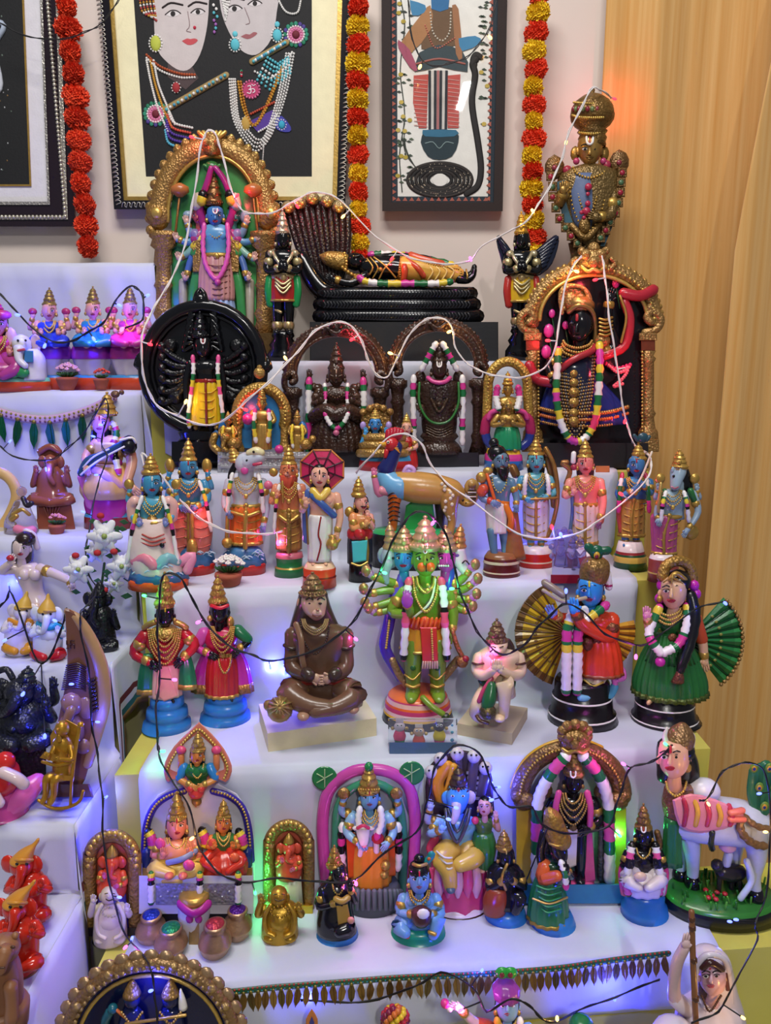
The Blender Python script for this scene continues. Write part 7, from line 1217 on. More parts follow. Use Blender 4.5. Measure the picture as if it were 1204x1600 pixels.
# small kneeling and seated followers on blue bases
f = Fig('seated_figurine', 'dark seated follower with gold cap on blue base before the magenta arch', 'figurine', (527, 1482), Z5, 28)
f('base', BB).lathe(527, [(1446, 28), (1454, 32), (1470, 34), (1484, 34)], None, .8); crown(f, 522, 1320, 1354, 12, 'g:b08440', 4); head(f, 528, 1366, 12, 's:14121a', 8, .3, None, BK, None, GO, False, path='head'); h = f('head').ball(534, 1366, 2, 20, .6, 1, GO); b = f('body', 's:14131c'); b.loft([(524, 1376, 14, .8, 0), (524, 1388, 26, .75, 0), (524, 1412, 26, .8, 2), (524, 1436, 30, .8, 4), (526, 1454, 32, .75, 4)], n=18); b.tube([(520, 1444, 16, 12), (545, 1448, 26, 11), (528, 1456, 34, 9)]); f('skirt', 'a8843c').slab([(525, 1415), (543, 1413), (548, 1440), (528, 1446)], 30, 22, None, 2); arm(f, [(504, 1390, 4), (498, 1416, 12), (530, 1410, 26)], 7, 's:14131c', GO, path='arm#a'); arm(f, [(546, 1390, 4), (554, 1408, 12), (546, 1386, 24)], 6.5, 's:14131c', GO, (0, -1), path='arm#b'); f('drape', 'b08a44').tube([(524, 1404, 24), (534, 1408, 28), (544, 1402, 24)], 5); f('palm', 'c88a78').ball(548, 1438, 6, 34, .6, 1); f('tuft', WH).ball(502, 1424, 6, -4, .6, 1.4); neck(f, 528, 1380, 9, 1398, 20, GO, 1.6)
f = Fig('drummer_figurine', 'blue child figurine playing a small drum on a green base', 'figurine', (653, 1482), Z5, 32)
f('base', '15201c').lathe(653, [(1440, 38, '1f9a78'), (1446, 42, '1f9a78'), (1462, 44, '1f8a6a'), (1466, 45, '12181a'), (1484, 45, '12181a')], None, .75, 0, 30); SKB = '6a9ad0'; head(f, 655, 1376, 16, SKB, 10, 0, 'a03850', BK, 'c02840'); f('hair').ball(654, 1358, 17, 8, 1, .8).ball(655, 1342, 9, 4, .9, .9); f('hair_band', GO).tube([(645, 1350, 14), (655, 1353, 19), (666, 1350, 14)], 2.6); f('plume', '1f8a80').tube([(664, 1348, 4), (672, 1340, 4), (674, 1334, 4)], 6, None, 8, 3, .5).ball(670, 1342, 3, 9, .5, 1, 'c86a30')
torso(f, 654, 1398, 28, 1436, 26, SKB, 4, .75); f('belly', SKB).ball(652, 1424, 24, 10, .8, .8); l = f('leg', SKB); l.tube([(640, 1436, 10, 13), (622, 1446, 26, 12), (634, 1458, 36, 9)]).tube([(668, 1436, 10, 14), (684, 1430, 28, 13), (680, 1452, 36, 10), (676, 1462, 40, 8)]); arm(f, [(630, 1402, 4), (624, 1424, 14), (648, 1430, 32)], 8, SKB, GO, path='arm#a'); arm(f, [(680, 1402, 4), (688, 1422, 12), (672, 1430, 34)], 8, SKB, GO, (-1, .3), path='arm#b'); f('drum', '4a2a2a').lathe(658, [(1418, 8), (1424, 16), (1438, 16), (1446, 9)], None, .8, 34, 18); f('drum/skin', WH).ball(661, 1428, 10, 46, .4, .9); f('loincloth', 'c03a38').tube([(628, 1440, 16), (622, 1452, 22), (636, 1462, 34)], 6, None, 8, 3, .6); f('anklet', GO).tube([(670, 1456, 44), (680, 1460, 48)], 3)
for k in range(2): neck(f, 655, 1392, 13+k*3, 1408+k*8, 26, GO, 2, 16)
f = Fig('seated_figurine', 'dark seated follower in rust cloth on blue base beside the lotus group', 'figurine', (790, 1452), Z5, 26)
f('base', BB).lathe(790, [(1416, 28), (1426, 32), (1440, 34), (1454, 34)], None, .8); crown(f, 787, 1296, 1326, 12, 'g:b08848', 4); head(f, 790, 1340, 12, 's:14121a', 6, .2, None, BK, 'c8a858', GO, False); b = f('body', 's:16141c'); b.loft([(788, 1348, 14, .8, 0), (788, 1360, 27, .75, 0), (788, 1385, 26, .8, 2), (790, 1410, 28, .8, 4)], n=18); f('cloth', '8a3a20').loft([(778, 1385, 16, .8, 12), (774, 1405, 20, .8, 14), (772, 1425, 18, .8, 14)], n=16); l = f('leg', 's:16141c'); l.tube([(800, 1396, 12, 12), (812, 1404, 24, 11), (804, 1424, 26, 8)]); arm(f, [(768, 1364, 4), (764, 1388, 12), (790, 1374, 26)], 7, 's:16141c', GO, (.3, -1), path='arm#a'); arm(f, [(810, 1364, 4), (818, 1386, 12), (796, 1374, 28)], 7, 's:16141c', GO, (-.3, -1), path='arm#b'); f('sash', GO).tube([(792, 1350, 20), (784, 1372, 26), (790, 1390, 24)], 2.4)
f = Fig('kneeling_figurine', 'dark kneeling follower in long green skirt and gold cap on blue base', 'figurine', (864, 1466), Z5, 30)
f('base', BB).lathe(864, [(1424, 28), (1434, 33), (1450, 36), (1468, 36)], None, .85); cr = f('cap', 'o:a8803c'); cr.loft([(858, 1262, 3, .9, 4), (862, 1272, 13, .9, 4), (866, 1290, 17, .9, 4), (872, 1310, 20, .9, 4), (874, 1320, 16, .9, 4)]); hd = f('head', 's:14121a'); hd.loft([(868, 1312, 13, 1, 4), (872, 1326, 14, 1, 6), (876, 1340, 10, 1, 10), (876, 1346, 4, 1, 10)]); f('braid', 's:121016').tube([(850, 1300, -4), (844, 1330, -2), (846, 1350, 0)], 7); f('cap_band', GO).tube([(858, 1318, 16), (872, 1322, 22), (886, 1316, 14)], 2)
f('arm#a', 'c85a28').tube([(852, 1352, 4, 12), (848, 1372, 12, 11), (872, 1368, 28, 8)]); f('torso', 's:1a3a24').loft([(862, 1344, 18, .8, 0), (862, 1362, 22, .8, 0), (858, 1384, 20, .8, 0)]); skirt(f, 856, 1374, 20, 1436, 32, '1f6a3c', 2, .8, (14, .05), trim='g:a08438'); f('skirt_band', GL).tube([(832, 1404, 20), (858, 1412, 28), (886, 1402, 18)], 1.6); garl(f, [(876, 1346, 24), (882, 1366, 30), (884, 1388, 30)], 5, [WH, WH, GN, WH, PK, WH], 'garland'); arm(f, [(882, 1354, 6), (892, 1370, 14), (884, 1360, 28)], 6, 's:14121a', GO, (0, -1), path='arm#b'); f('skirt_fold', '2f8a50')
for k in range(5): f('skirt_fold').tube([(838+k*2, 1384+k*9, 22), (856, 1390+k*9, 29), (876, 1384+k*9, 22)], 1.4, None, 5, 3)
# black standing god under a lion-crested arch
f = Fig('arched_idol', 'black standing figure with pink and white garlands under a lion-crested gold arch', 'idol', (890, 1408), Z5, 20)
f('base', '1f6aa0').slab([(806, 1382), (976, 1382), (980, 1412), (800, 1412)], 34, -24, '2472a8', 4); f('plinth_top', 'c04a80').lathe(896, [(1372, 26), (1376, 32), (1390, 34)], None, .7, 8); f('backplate', 'x:a8a4b0').slab([(830, 1385), (830, 1250), (848, 1205), (895, 1180), (940, 1200), (958, 1245), (958, 1385)], -10, -18)
f('arch', 'o:7a5a34').tube(arcp(892, 1246, 80, 76, 178, 2, 17, -2), 15, 'o:84623a', 10, 3, .6).tube(arcp(892, 1246, 92, 88, 170, 60, 9, -8), 6, 'c89a28', 8, 3, .6); f('arch/bead_edge', GO).beads(arcp(892, 1246, 80, 76, 176, 4, 13, 8), 2.6, 44)
for x, sx in ((818, -1), (966, 1)): f('pillar', 'c09a2c').box(x-12, 1262, x+12, 1388, 2, -14, 'c09a2c', 3); f('scroll', 'o:84623a').ball(x-sx*1, 1252, 17, 4, .6, .9).ball(x+sx*10, 1246, 10, 6, .6)
c = f('crest', 'o:94703e'); c.ball(898, 1158, 24, 8, .6, .85).ball(888, 1154, 7, 20, .6).ball(908, 1154, 7, 20, .6).ball(898, 1164, 8, 22, .7)
for k in range(7): a = math.radians(200-220*k/6); c.ball(898+20*math.cos(a), 1146-14*math.sin(a), 9, 8, .7)
c.tube([(878, 1170, 14), (888, 1176, 20), (898, 1172, 22), (908, 1176, 20), (918, 1170, 14)], 3.4, GO)
crown(f, 896, 1170, 1212, 15, 'o:9a7640', 8); head(f, 895, 1222, 14, 's:120f14', 10, 0, None, None, None, 'g:a08048', False); namam(f, 895, 1220, 15, 10); torso(f, 895, 1246, 32, 1294, 22, 's:120f14', 6); f('leg#a', 's:14121a').tube([(884, 1290, 10, 12), (884, 1340, 12, 10), (884, 1374, 12, 7)]).tube([(906, 1290, 10, 12), (906, 1340, 12, 10), (906, 1374, 12, 7)]).ball(884, 1376, 8, 22, 1.3, .6).ball(906, 1376, 8, 22, 1.3, .6)
f('loin_panel', 'c8bcb4').slab([(880, 1296), (902, 1296), (900, 1352), (886, 1358)], 26, 20, None, 2); f('loin_panel#b', 'c84a88').slab([(908, 1296), (924, 1292), (930, 1376), (914, 1380)], 18, 8, 'c84a84', 2).slab([(862, 1296), (876, 1296), (872, 1376), (858, 1376)], 18, 8, 'c84a84', 2)
for k in range(4): neck(f, 895, 1240, 12+k*4, 1256+k*11, 30, 'g:a8864a', 2, 18+k*5)
belt(f, 895, 1294, 25, 'o:8a6a3c', 7, t=5)
for sx in (-1, 1):
    arm(f, [(895+sx*30, 1252, 4), (895+sx*42, 1280, 8), (895+sx*22, 1294, 20)], 9, 's:120f14', GO, path='arm#%d' % sx); f('emblem', 'o:84623a').ball(895+sx*43, 1236, 11, 4, .5, 1.2); f('staff', '5a4a3a').tube([(895+sx*44, 1290, 6), (895+sx*42, 1372, 4)], 5, 'o:5a5a60')
    garl(f, [(897+sx*12, 1180, 16), (897+sx*36, 1208, 16), (895+sx*54, 1250, 14), (895+sx*57, 1310, 14), (895+sx*57, 1376, 10)], 9, [WH, GN, PKH, PKH, GN, WH, WH, WH, WH, GN, PKH, PKH, GN, WH, WH, WH, PKH], 'garland#%d' % sx, 9, .08); f('stole#%d' % sx, 'c84a88').tube([(895+sx*22, 1238, 20), (895+sx*27, 1262, 24), (895+sx*26, 1290, 22)], 5, None, 8, 3, .6)
# seated black figure with garlands
f = Fig('seated_figurine', 'black-faced seated figurine with gold crown, white skirt and pink garlands', 'figurine', (1006, 1448), Z5, 30)
f('base', BB).lathe(1006, [(1390, 28), (1398, 32), (1408, 31), (1414, 36), (1432, 38), (1450, 38)], None, .85); seated(f, 1005, 1255, 1306, 13, 1328, 27, 1362, 1392, 34, 's:14121a', 's:14121a', 'cfc4c8', 2, '', 'o:94703e', BK, None, None, None, True, (12, .05), 1, False); namam(f, 1005, 1305, 13, 8)
for sx in (-1, 1): garl(f, [(1005+sx*18, 1318, 16), (1005+sx*22, 1345, 24), (1005+sx*26, 1375, 26), (1005+sx*24, 1398, 24)], 6, [BK, WH, PKH, BK, WH, WH, PKH, PKH, BK, WH], 'garland#%d' % sx); f('sash#%d' % sx, 'c83a78').tube([(1005+sx*28, 1340, 6), (1005+sx*34, 1365, 12), (1005+sx*30, 1396, 16)], 6, None, 8, 3, .5)
f('plait', 'o:7a5a34').tube([(1026, 1300, 2), (1030, 1318, 4), (1024, 1334, 8)], 5); f('bag', 'd8b8a0').ball(1000, 1370, 10, 40, .6, .8)
# cow with a lady's head and peacock tail
f = Fig('cow_lady_figurine', 'white cow with a crowned lady head and green peacock tail on grassy base', 'figurine', (1125, 1452), Z5, 50)
f('base', '101214').lathe(1125, [(1392, 84, '2a6a28'), (1398, 90, '2f742a'), (1402, 93, '101214'), (1452, 95, '101214')], None, .62, 0, 40)
f('grass', '3a7a2a')
for k in range(60): a = random.uniform(0, 6.28); q = random.uniform(.3, .95); x = 1125+86*q*math.cos(a); d = 52*q*math.sin(a); f('grass').tube([(x, 1393+d*.6, d), (x+random.uniform(-4, 4), 1383+d*.6, d+1)], 1.8, random.choice(['3a8a2a', '5a9a34', '2a6a24']), 4, 1)
f('grass').kind = 'stuff'
for x, d in ((1102, 4), (1112, 18), (1120, 10), (1132, 14), (1106, 24), (1118, 28)): f('ground_flower', 'b82a38').ball(x, 1388+d*.6, 4.5, d, 1, .7)
b = f('body', 'c8ccd8'); b.tube([(1062, 1282, 8, 28), (1090, 1280, 6, 36), (1125, 1282, 4, 37), (1158, 1286, 4, 36), (1182, 1290, 4, 30)], n=18)
b.tube([(1074, 1296, 8, 17), (1080, 1325, 0, 13), (1082, 1352, -10, 10), (1081, 1374, -14, 9)], n=12).tube([(1066, 1296, -16, 14), (1064, 1330, -26, 10), (1062, 1364, -34, 9)], n=10).tube([(1176, 1296, 20, 22), (1182, 1335, 20, 15), (1177, 1368, 18, 11), (1180, 1394, 18, 9)], n=12).tube([(1150, 1300, -14, 18), (1146, 1340, -20, 11), (1146, 1374, -24, 9)], n=10)
for x, y, d in ((1081, 1377, -14), (1062, 1366, -34), (1180, 1398, 18), (1146, 1374, -24)): f('hoof', 's:15131a').lathe(x, [(y-10, 10), (y+2, 13), (y+8, 13)], None, 1.1, d, 14)
f('udder', 'd8a0b0').ball(1136, 1322, 14, 14, .9, .7); head(f, 1052, 1186, 23, 'e0a890', 16, -.55, 'b02838', BK, 'c02838', None); f('hair').loft([(1062, 1168, 20, .9, 0), (1070, 1190, 20, .9, -4), (1074, 1220, 18, .8, -6), (1074, 1250, 12, .7, -6)]); cr = f('crown', 'o:8f6c48'); cr.loft([(1066, 1130, 5, .9, 6), (1064, 1140, 16, .9, 6), (1062, 1152, 22, .9, 8), (1060, 1166, 21, .9, 10)], n=18); f('hair').ball(1061, 1172, 24, 9, 1, .72); f('horn', 'd8d0cc').tube([(1042, 1164, 14, 5), (1038, 1150, 14, 4), (1042, 1138, 14, 2)]).tube([(1078, 1168, 10, 6), (1082, 1152, 10, 4), (1078, 1142, 10, 2)])
torso(f, 1064, 1228, 26, 1266, 24, 'o:a87a58', 10); f('bodice', 'o:8a5a40').loft([(1060, 1232, 22, .8, 14), (1060, 1256, 26, .8, 16), (1062, 1276, 24, .8, 16)]); f('earring', GO).ball(1074, 1200, 6, 22, .8, 1.3); neck(f, 1056, 1222, 16, 1244, 32, GL, 2.2, 18); f('chest_cloth', '1f6a34').loft([(1052, 1276, 14, .9, 20), (1050, 1310, 14, .8, 20), (1050, 1350, 16, .8, 18)], n=24, pleat=(8, .08))
f('wing', 'd8d8e0').ball(1098, 1236, 27, 8, .7, .8, None, 14, 8)
s_ = f('saddle', 'd08a98'); s_.slab([(1050, 1250), (1078, 1240), (1115, 1248), (1158, 1268), (1162, 1280), (1130, 1296), (1092, 1302), (1060, 1290)], 44, 34, 'd8889a', 4, 2)
for k, c_ in enumerate(['a02848', 'd0a040', 'c03a50', 'd8a03c', 'b83048']): x = 1066+k*18; s_.tube([(x, 1246+k*3, 42), (x+6, 1266+k*3, 47), (x+2, 1290, 44)], 4, c_, 7, 3, .6)
f('saddle/tassel', 'd8705a').tube([(1140, 1270, 46), (1160, 1266, 44)], 5).tube([(1140, 1280, 46), (1162, 1280, 44)], 5); f('girth', '2a2a24').tube([(1112, 1300, 42), (1110, 1316, 34), (1112, 1326, 16)], 5)
f('rope_collar', 'o:9a7448').tube([(1156, 1276, 40), (1158, 1300, 46), (1176, 1318, 46), (1196, 1322, 40)], 6, None, 8, 4, 1, None, .15).tube([(1160, 1274, 40), (1180, 1290, 46), (1204, 1296, 42)], 5, 'o:9a7448', 8, 4, 1, None, .15)
for k in range(7): f('tail_feather', '1f5a3c').tube([(1184, 1280, 10+k, 6), (1176+k*7, 1240, 8, 10), (1180+k*8, 1196+abs(k-2)*4, 4, 11)], None, '1f5a3c' if k % 2 else '2a6a48', 8, 4, .5).ball(1178+k*8, 1200+(k % 3)*30, 7, 16, .4, 1.2, '6a8a30').ball(1178+k*8, 1201+(k % 3)*30, 4, 20, .4, 1.2, 'c8902c').ball(1178+k*8, 1202+(k % 3)*30, 2.4, 23, .4, 1.1, '1c2a6a')
f('calf', '2a2422').tube([(1126, 1362, 6, 12), (1142, 1364, 4, 14), (1156, 1362, 2, 12)]).ball(1120, 1352, 10, 10).tube([(1124, 1370, 8), (1122, 1394, 8)], 4).tube([(1154, 1370, 6), (1156, 1394, 6)], 4).tube([(1142, 1370, -4), (1142, 1388, -4)], 4); f('calf_neck', '3a4a88').tube([(1138, 1334, 6), (1134, 1350, 6)], 7, 'c8ccd8')
f('tail', 'd0d4dc').tube([(1166, 1345, 34), (1174, 1375, 34), (1156, 1404, 30)], 5)
# ---------------------------------------------------------------- side stand: row under the garland (L1)
def lotus_lady(label, cx, ct, dress, petal, Y=1.84):
    f = Fig('seated_figurine', label, 'figurine', (cx, 606), L1, 0, 'goddess figurines seated on lotuses', Y)
    f('base', 'c84424').lathe(cx, [(586, 30, '3f86c0'), (590, 32, '3f86c0'), (592, 33, 'c84424'), (610, 33, 'c84424')], None, .6); f('lotus', 'c8c0d0').loft([(cx, 544, 28, .75, 2), (cx, 556, 31, .75, 2), (cx, 572, 26, .75, 2), (cx, 588, 20, .75, 2)], n=32, pleat=(8, .07)); f('lotus_drape', petal).loft([(cx, 538, 27, .76, 2), (cx, 546, 31, .76, 2), (cx, 556, 32, .76, 2), (cx, 561, 31, .76, 2)], n=32, pleat=(8, .09))
    seated(f, cx, ct, ct+38, 10.5, ct+55, 19, ct+78, 542, 30, 'd89a88', dress, dress, 2, '', 'g:9a8048', None, 'a03048', None, None, True, (10, .05), 2, True)
    for sx in (-1, 1): arm(f, [(cx+sx*17, ct+56, 0), (cx+sx*30, ct+64, 0), (cx+sx*26, ct+46, 2)], 5, 'd89a98', GO, (0, -1), path='rear_arm#%d' % sx); f('held_lotus', 'a83060').ball(cx+sx*26, ct+38, 7, 2, .7, .8)
    f('foot', 'd8a098').ball(cx-10, 541, 5, 30, 1, .7).ball(cx+10, 541, 5, 30, 1, .7)
lotus_lady('seated lotus figurine in deep blue dress, left of the three goddesses', 77, 449, '2a40b8', '9a3ac0'); lotus_lady('seated lotus figurine in turquoise dress, middle of the three goddesses', 145, 447, '2a80b8', 'a030b8'); lotus_lady('seated lotus figurine in magenta dress, right of the three goddesses by the disc', 203, 447, 'b83a90', 'a82a88')
f = Fig('elephant_group_figurine', 'white elephant kneeling before a pink seated figure on orange base', 'figurine', (20, 610), L1, 0, None, 1.79)
f('base', 'c84424').lathe(10, [(590, 66, '7ac0a0'), (596, 68, '7ac0a0'), (598, 69, 'c84424'), (616, 70, 'c84424')], None, .4, 0, 32)
e = f('elephant', 'd4d0d4'); e.loft([(48, 545, 12, .8, 4), (50, 560, 20, .8, 4), (50, 580, 22, .8, 4), (50, 594, 23, .8, 4)], n=18).ball(34, 538, 15, 10, .9, 1).tube([(30, 545, 20, 9), (30, 562, 26, 6), (40, 572, 28, 5)]).ball(18, 530, 10, 2, .4, 1.8, 'd8a8a8').ball(56, 536, 9, 4, .4, 1.5, 'c8a888'); f('elephant/eye', BK).ball(28, 532, 2, 23, .6).ball(40, 532, 2, 23, .6); f('grass_patch', '2a8a4a').ball(34, 582, 12, 26, .4, .7).ball(22, 586, 8, 26, .4, .6); f('saddle_cloth', '3a78a8').box(38, 548, 52, 566, 26, 14); f('tusk', 'b8485a').tube([(28, 548, 28), (38, 546, 28)], 2)
seated(f, -4, 470, 508, 14, 528, 26, 560, 592, 38, 'd88a78', 'c83a68', 'a83a80', -4, '', 'c83a78', BK, 'a02838', None, None, True, (10, .05)); f('turban', 'c03a70').ball(2, 492, 16, 6, .8, .5); f('bench', 'c07a50').box(-40, 576, 20, 600, 6, -20)
flower_pot('terracotta pot of pale pink flowers below the lotus figurines', 105, 607, L1, 17, 18, 'd8a0b8', Y=1.775, fh=26); flower_pot('tiny terracotta pot of red flowers below the lotus figurines', 158, 606, L1, 12, 15, 'c84838', Y=1.775, fh=18, nfl=14)
# leaf bunting on the riser
def bunting(name, label, cat, pts, Yf, rib, leaves, leafm, lw, lh, band=5):
    f = Fig(name, label, cat, pts[0], None, 0, None, Yf(pts[0][0])); f.yaw = Yf
    f.P = lambda px, py, d=0: at(px, py, Yf(px)-d*f.s)-f.loc
    f('ribbon', rib[0]).tube([(x, y, 1) for x, y in pts], band, None, 6, 4, .25); 
    for k, c in enumerate(rib[1:]): f('ribbon/stitch', c).beads([(x, y+(k-.5)*band*.8, 2) for x, y in pts], band*.32, int((pts[-1][0]-pts[0][0])/7), c)
    pp = catmull(pts, 10)
    for k in range(leaves):
        t = (k+.5)/leaves*(len(pp)-1); i = int(t); x = pp[i][0]+(pp[min(i+1, len(pp)-1)][0]-pp[i][0])*(t-i); y = pp[i][1]+band*.6; c = leafm[k % len(leafm)]; sl = random.uniform(-.16, .16)
        p = f('leaf#%d' % k, c); p.slab([(x-lw*.2, y), (x-lw*.5, y+lh*.35), (x-lw*.4+sl*lh*.5, y+lh*.7), (x+sl*lh, y+lh), (x+lw*.4+sl*lh*.5, y+lh*.7), (x+lw*.5, y+lh*.35), (x+lw*.2, y)], 3.2, 1.4, c, .6)
        p.tube([(x, y, 3.4), (x+sl*lh, y+lh, 3.4)], lw*.06, None, 4, 1)
        f('leaf_knot', 'g:8a7a3a').ball(x, y, lw*.3, 3, .6, .8, None, 6, 4)
    return f
bunting('leaf_bunting', 'pink ribbon bunting with green leaf pendants on the side stand', 'bunting', [(-12, 641), (30, 652), (70, 656), (110, 650), (150, 636), (178, 620)], lambda x: 1.735, ['c0a0b8', '8a7a30', '6a3a5a'], 8, ['g:14683c', 'g:1a5a34'], 14, 42, 7)
# ---------------------------------------------------------------- second side row (L2)
f = Fig('hooded_idol', 'brown clay seated idol under a snake hood on a block', 'idol', (90, 832), L2, 0, None, 1.60)
CL = 's:8a4a34'; f('base', CL).slab([(56, 770), (108, 770), (118, 830), (120, 842), (54, 842), (58, 810)], 22, -18, None, 3); f('hood', CL).slab([(66, 740), (62, 716), (58, 706), (66, 697), (84, 694), (94, 700), (96, 714), (90, 740)], -4, -14, None, 3, 2); f('hood').tube([(62, 706, -2), (78, 698, 0), (93, 706, -2)], 5)
b = f('body', CL); b.loft([(80, 728, 10, .9, 4), (80, 742, 20, .75, 4), (80, 762, 22, .8, 4), (80, 780, 28, .8, 6)], n=18).ball(79, 722, 11, 6, .9, 1.1).tube([(79, 726, 16, 6), (78, 744, 20, 5), (84, 756, 20, 4)])
for sx in (-1, 1): b.ball(80+sx*13, 722, 8, 2, .4, 1.3); arm(f, [(80+sx*19, 744, 4), (80+sx*28, 758, 8), (80+sx*24, 738, 12)], 6, CL, None, (0, -1), path='arm#%d' % sx); b.tube([(80+sx*10, 776, 12, 9), (80+sx*30, 780, 20, 9), (80, 786, 28, 7)])
for k in range(6): f('shell_relief', CL).tube([(80, 818, 23), (68+k*5, 792, 24)], 1.5, None, 5, 1)
f = Fig('musician_figurine', 'lady figurine in yellow robe playing a dark blue veena, seated on pink lotus', 'figurine', (172, 824), L2, 0, None, 1.585)
f('base', '7a2a24').lathe(170, [(800, 36, '4a9ab0'), (806, 38, '4a9ab0'), (808, 38, '8a2a24'), (830, 38, '8a2a24')], None, .5); f('lotus', 'c02a80').loft([(172, 768, 34, .6, 2), (172, 784, 38, .6, 2), (170, 800, 33, .6, 2), (168, 812, 28, .6, 2)], n=30, pleat=(9, .06))
crown(f, 167, 612, 650, 15, 'g:c8a058', 4); head(f, 158, 662, 13, 'd890a0', 8, -.6, 'a03048', BK, 'b02040', GO, long=1.5); torso(f, 170, 684, 27, 728, 20, 'd8a070', 2); f('blouse', 'd8b070').loft([(168, 690, 24, .66, 5), (170, 706, 24, .66, 6), (170, 722, 20, .66, 5)], n=18)
f('lap', 'd8a868').loft([(172, 724, 24, .8, 6), (168, 745, 36, .7, 10), (168, 765, 40, .65, 12), (170, 778, 36, .6, 10)], n=30, pleat=(11, .05)); f('drape', 'd86a98').tube([(128, 744, 18), (136, 766, 22), (142, 790, 18)], 8, None, 8, 3, .5).tube([(140, 730, 26), (165, 742, 34), (188, 760, 28)], 7, 'd8a0a8', 8, 3, .5)
v = f('veena', '2a5a90'); v.tube([(126, 740, 30, 6), (140, 722, 32, 9), (160, 710, 32, 5), (190, 694, 28, 5), (205, 688, 24, 6)], None, '2a4a70', 10, 4, .6).ball(200, 696, 14, 22, .8, 1, '12141c').ball(202, 690, 10, 18, .8, 1, '2a3a50'); f('veena/edge', WH).tube([(126, 742, 36), (142, 728, 40), (162, 715, 38), (194, 698, 36)], 1.6, None, 5, 4).tube([(130, 730, 36), (146, 714, 40), (170, 702, 38)], 1.4, None, 5, 4).tube([(188, 688, 34), (206, 684, 30), (212, 692, 26)], 2, None, 5, 3)
arm(f, [(152, 690, 6), (134, 712, 18), (136, 730, 34)], 7, 'd89a90', GO, path='arm#a'); arm(f, [(194, 690, 4), (206, 720, 12), (198, 755, 26), (206, 762, 28)], 9, 'd8a088', GO, path='arm#b'); f('sash', 'a02a70').tube([(178, 690, 14), (176, 710, 20), (186, 724, 18)], 6, None, 8, 3, .6); garl(f, [(176, 660, 4), (182, 676, 6), (178, 700, 16), (186, 740, 26)], 5, [WH, WH, PK, GN, WH, WH, BK, WH, PK, WH], 'garland'); f('tip_ornament', 'o:7a5a48').ball(180, 616, 7, 2, .8, .8).ball(190, 613, 4, 2)
f = Fig('glass_figurine', 'small clear and gold glass figurine beside a beige ring', 'figurine', (38, 838), L2, 0, None, 1.545)
f('base', '4a3038').lathe(34, [(832, 26), (842, 27)], None, .6); g = f('body', 'k:e8e0d8'); g.loft([(34, 782, 10, .9, 2), (32, 798, 16, .9, 2), (32, 815, 24, .8, 4), (34, 834, 26, .7, 4)], n=20).ball(34, 768, 8, 4, 1, 1).tube([(24, 795, 6), (14, 812, 12), (22, 820, 18)], 5); f('hair', '2a2430').tube([(36, 778, 8), (42, 790, 10), (50, 786, 10)], 4); f('gilding', 'g:c8a050').tube([(20, 804, 18), (34, 796, 20), (46, 804, 16)], 3).tube([(18, 812, 20), (26, 806, 24)], 4); f('skirt', 'd8789a').tube([(26, 826, 22), (40, 830, 24), (52, 828, 18)], 7)
f = Fig('ring_ornament', 'beige ceramic ring ornament cut off by the left edge', 'ornament', (2, 836), L2, 0, None, 1.57)
f('ring', 'x:d0a868').tube([(-16, 738, 0), (4, 740, 0), (20, 754, 0), (26, 775, 0), (18, 800, 0), (4, 822, 0), (-16, 834, 0)], 9, None, 10, 4, .7); f('base', 'x:c8b898').box(-30, 824, 16, 842, 12, -12)
flower_pot('small terracotta pot of pink flowers beside the brown hooded idol', 89, 836, L2, 13, 17, 'd88a98', Y=1.53, fh=20, nfl=14)
# ---------------------------------------------------------------- third side row (L3)
f = Fig('flower_spray', 'spray of large white artificial flowers with red buds beside the white cloth', 'flowers', (155, 1000), L3, 0, None, 1.43)
def bigflower(k, x, y, r, d):
    p = f('flower#%d' % k, 'm:dcdce0')
    for j in range(11):
        a = j*2*math.pi/6+(j//6)*.5; q = r*(.62 if j < 6 else .35); X, Y_ = x+q*math.cos(a), y+q*math.sin(a)
        p.tube([(x, y, d+2, r*.12), ((x+X)/2, (y+Y_)/2, d+4+(j//6)*4, r*.3), (X+r*.25*math.cos(a), Y_+r*.25*math.sin(a), d+1, r*.2)], None, None, 7, 3, .35)
    p.ball(x, y, r*.16, d+10, 1, 1, '8a9a50')
for k, a in enumerate([(163, 838, 28, 20), (122, 890, 24, 22), (190, 885, 24, 18), (150, 862, 18, 10), (178, 912, 16, 10)]): bigflower(k, *a)
for x, y in ((157, 806), (118, 868), (152, 864), (163, 922), (178, 862)): f('red_bud', 'm:a81c24').ball(x, y, 6, 24, .8, .8)
for k in range(26): x, y = random.uniform(112, 200), random.uniform(806, 935); f('leaf', 'm:2a5a30').slab([(x-8, y), (x, y-4), (x+8, y+2), (x, y+5)], 10, 8, None, 1)
f('leaf').kind = 'stuff'
for x in (163, 122, 190): f('stem', 'm:2a4a24').tube([(x, 880, 8), (155, 950, 4), (155, 1010, 0)], 2)
f = Fig('dancing_figurine', 'ivory dancing woman with dark hair and outstretched arm above the twin elephants', 'figurine', (50, 1000), L3, 0, None, 1.47)
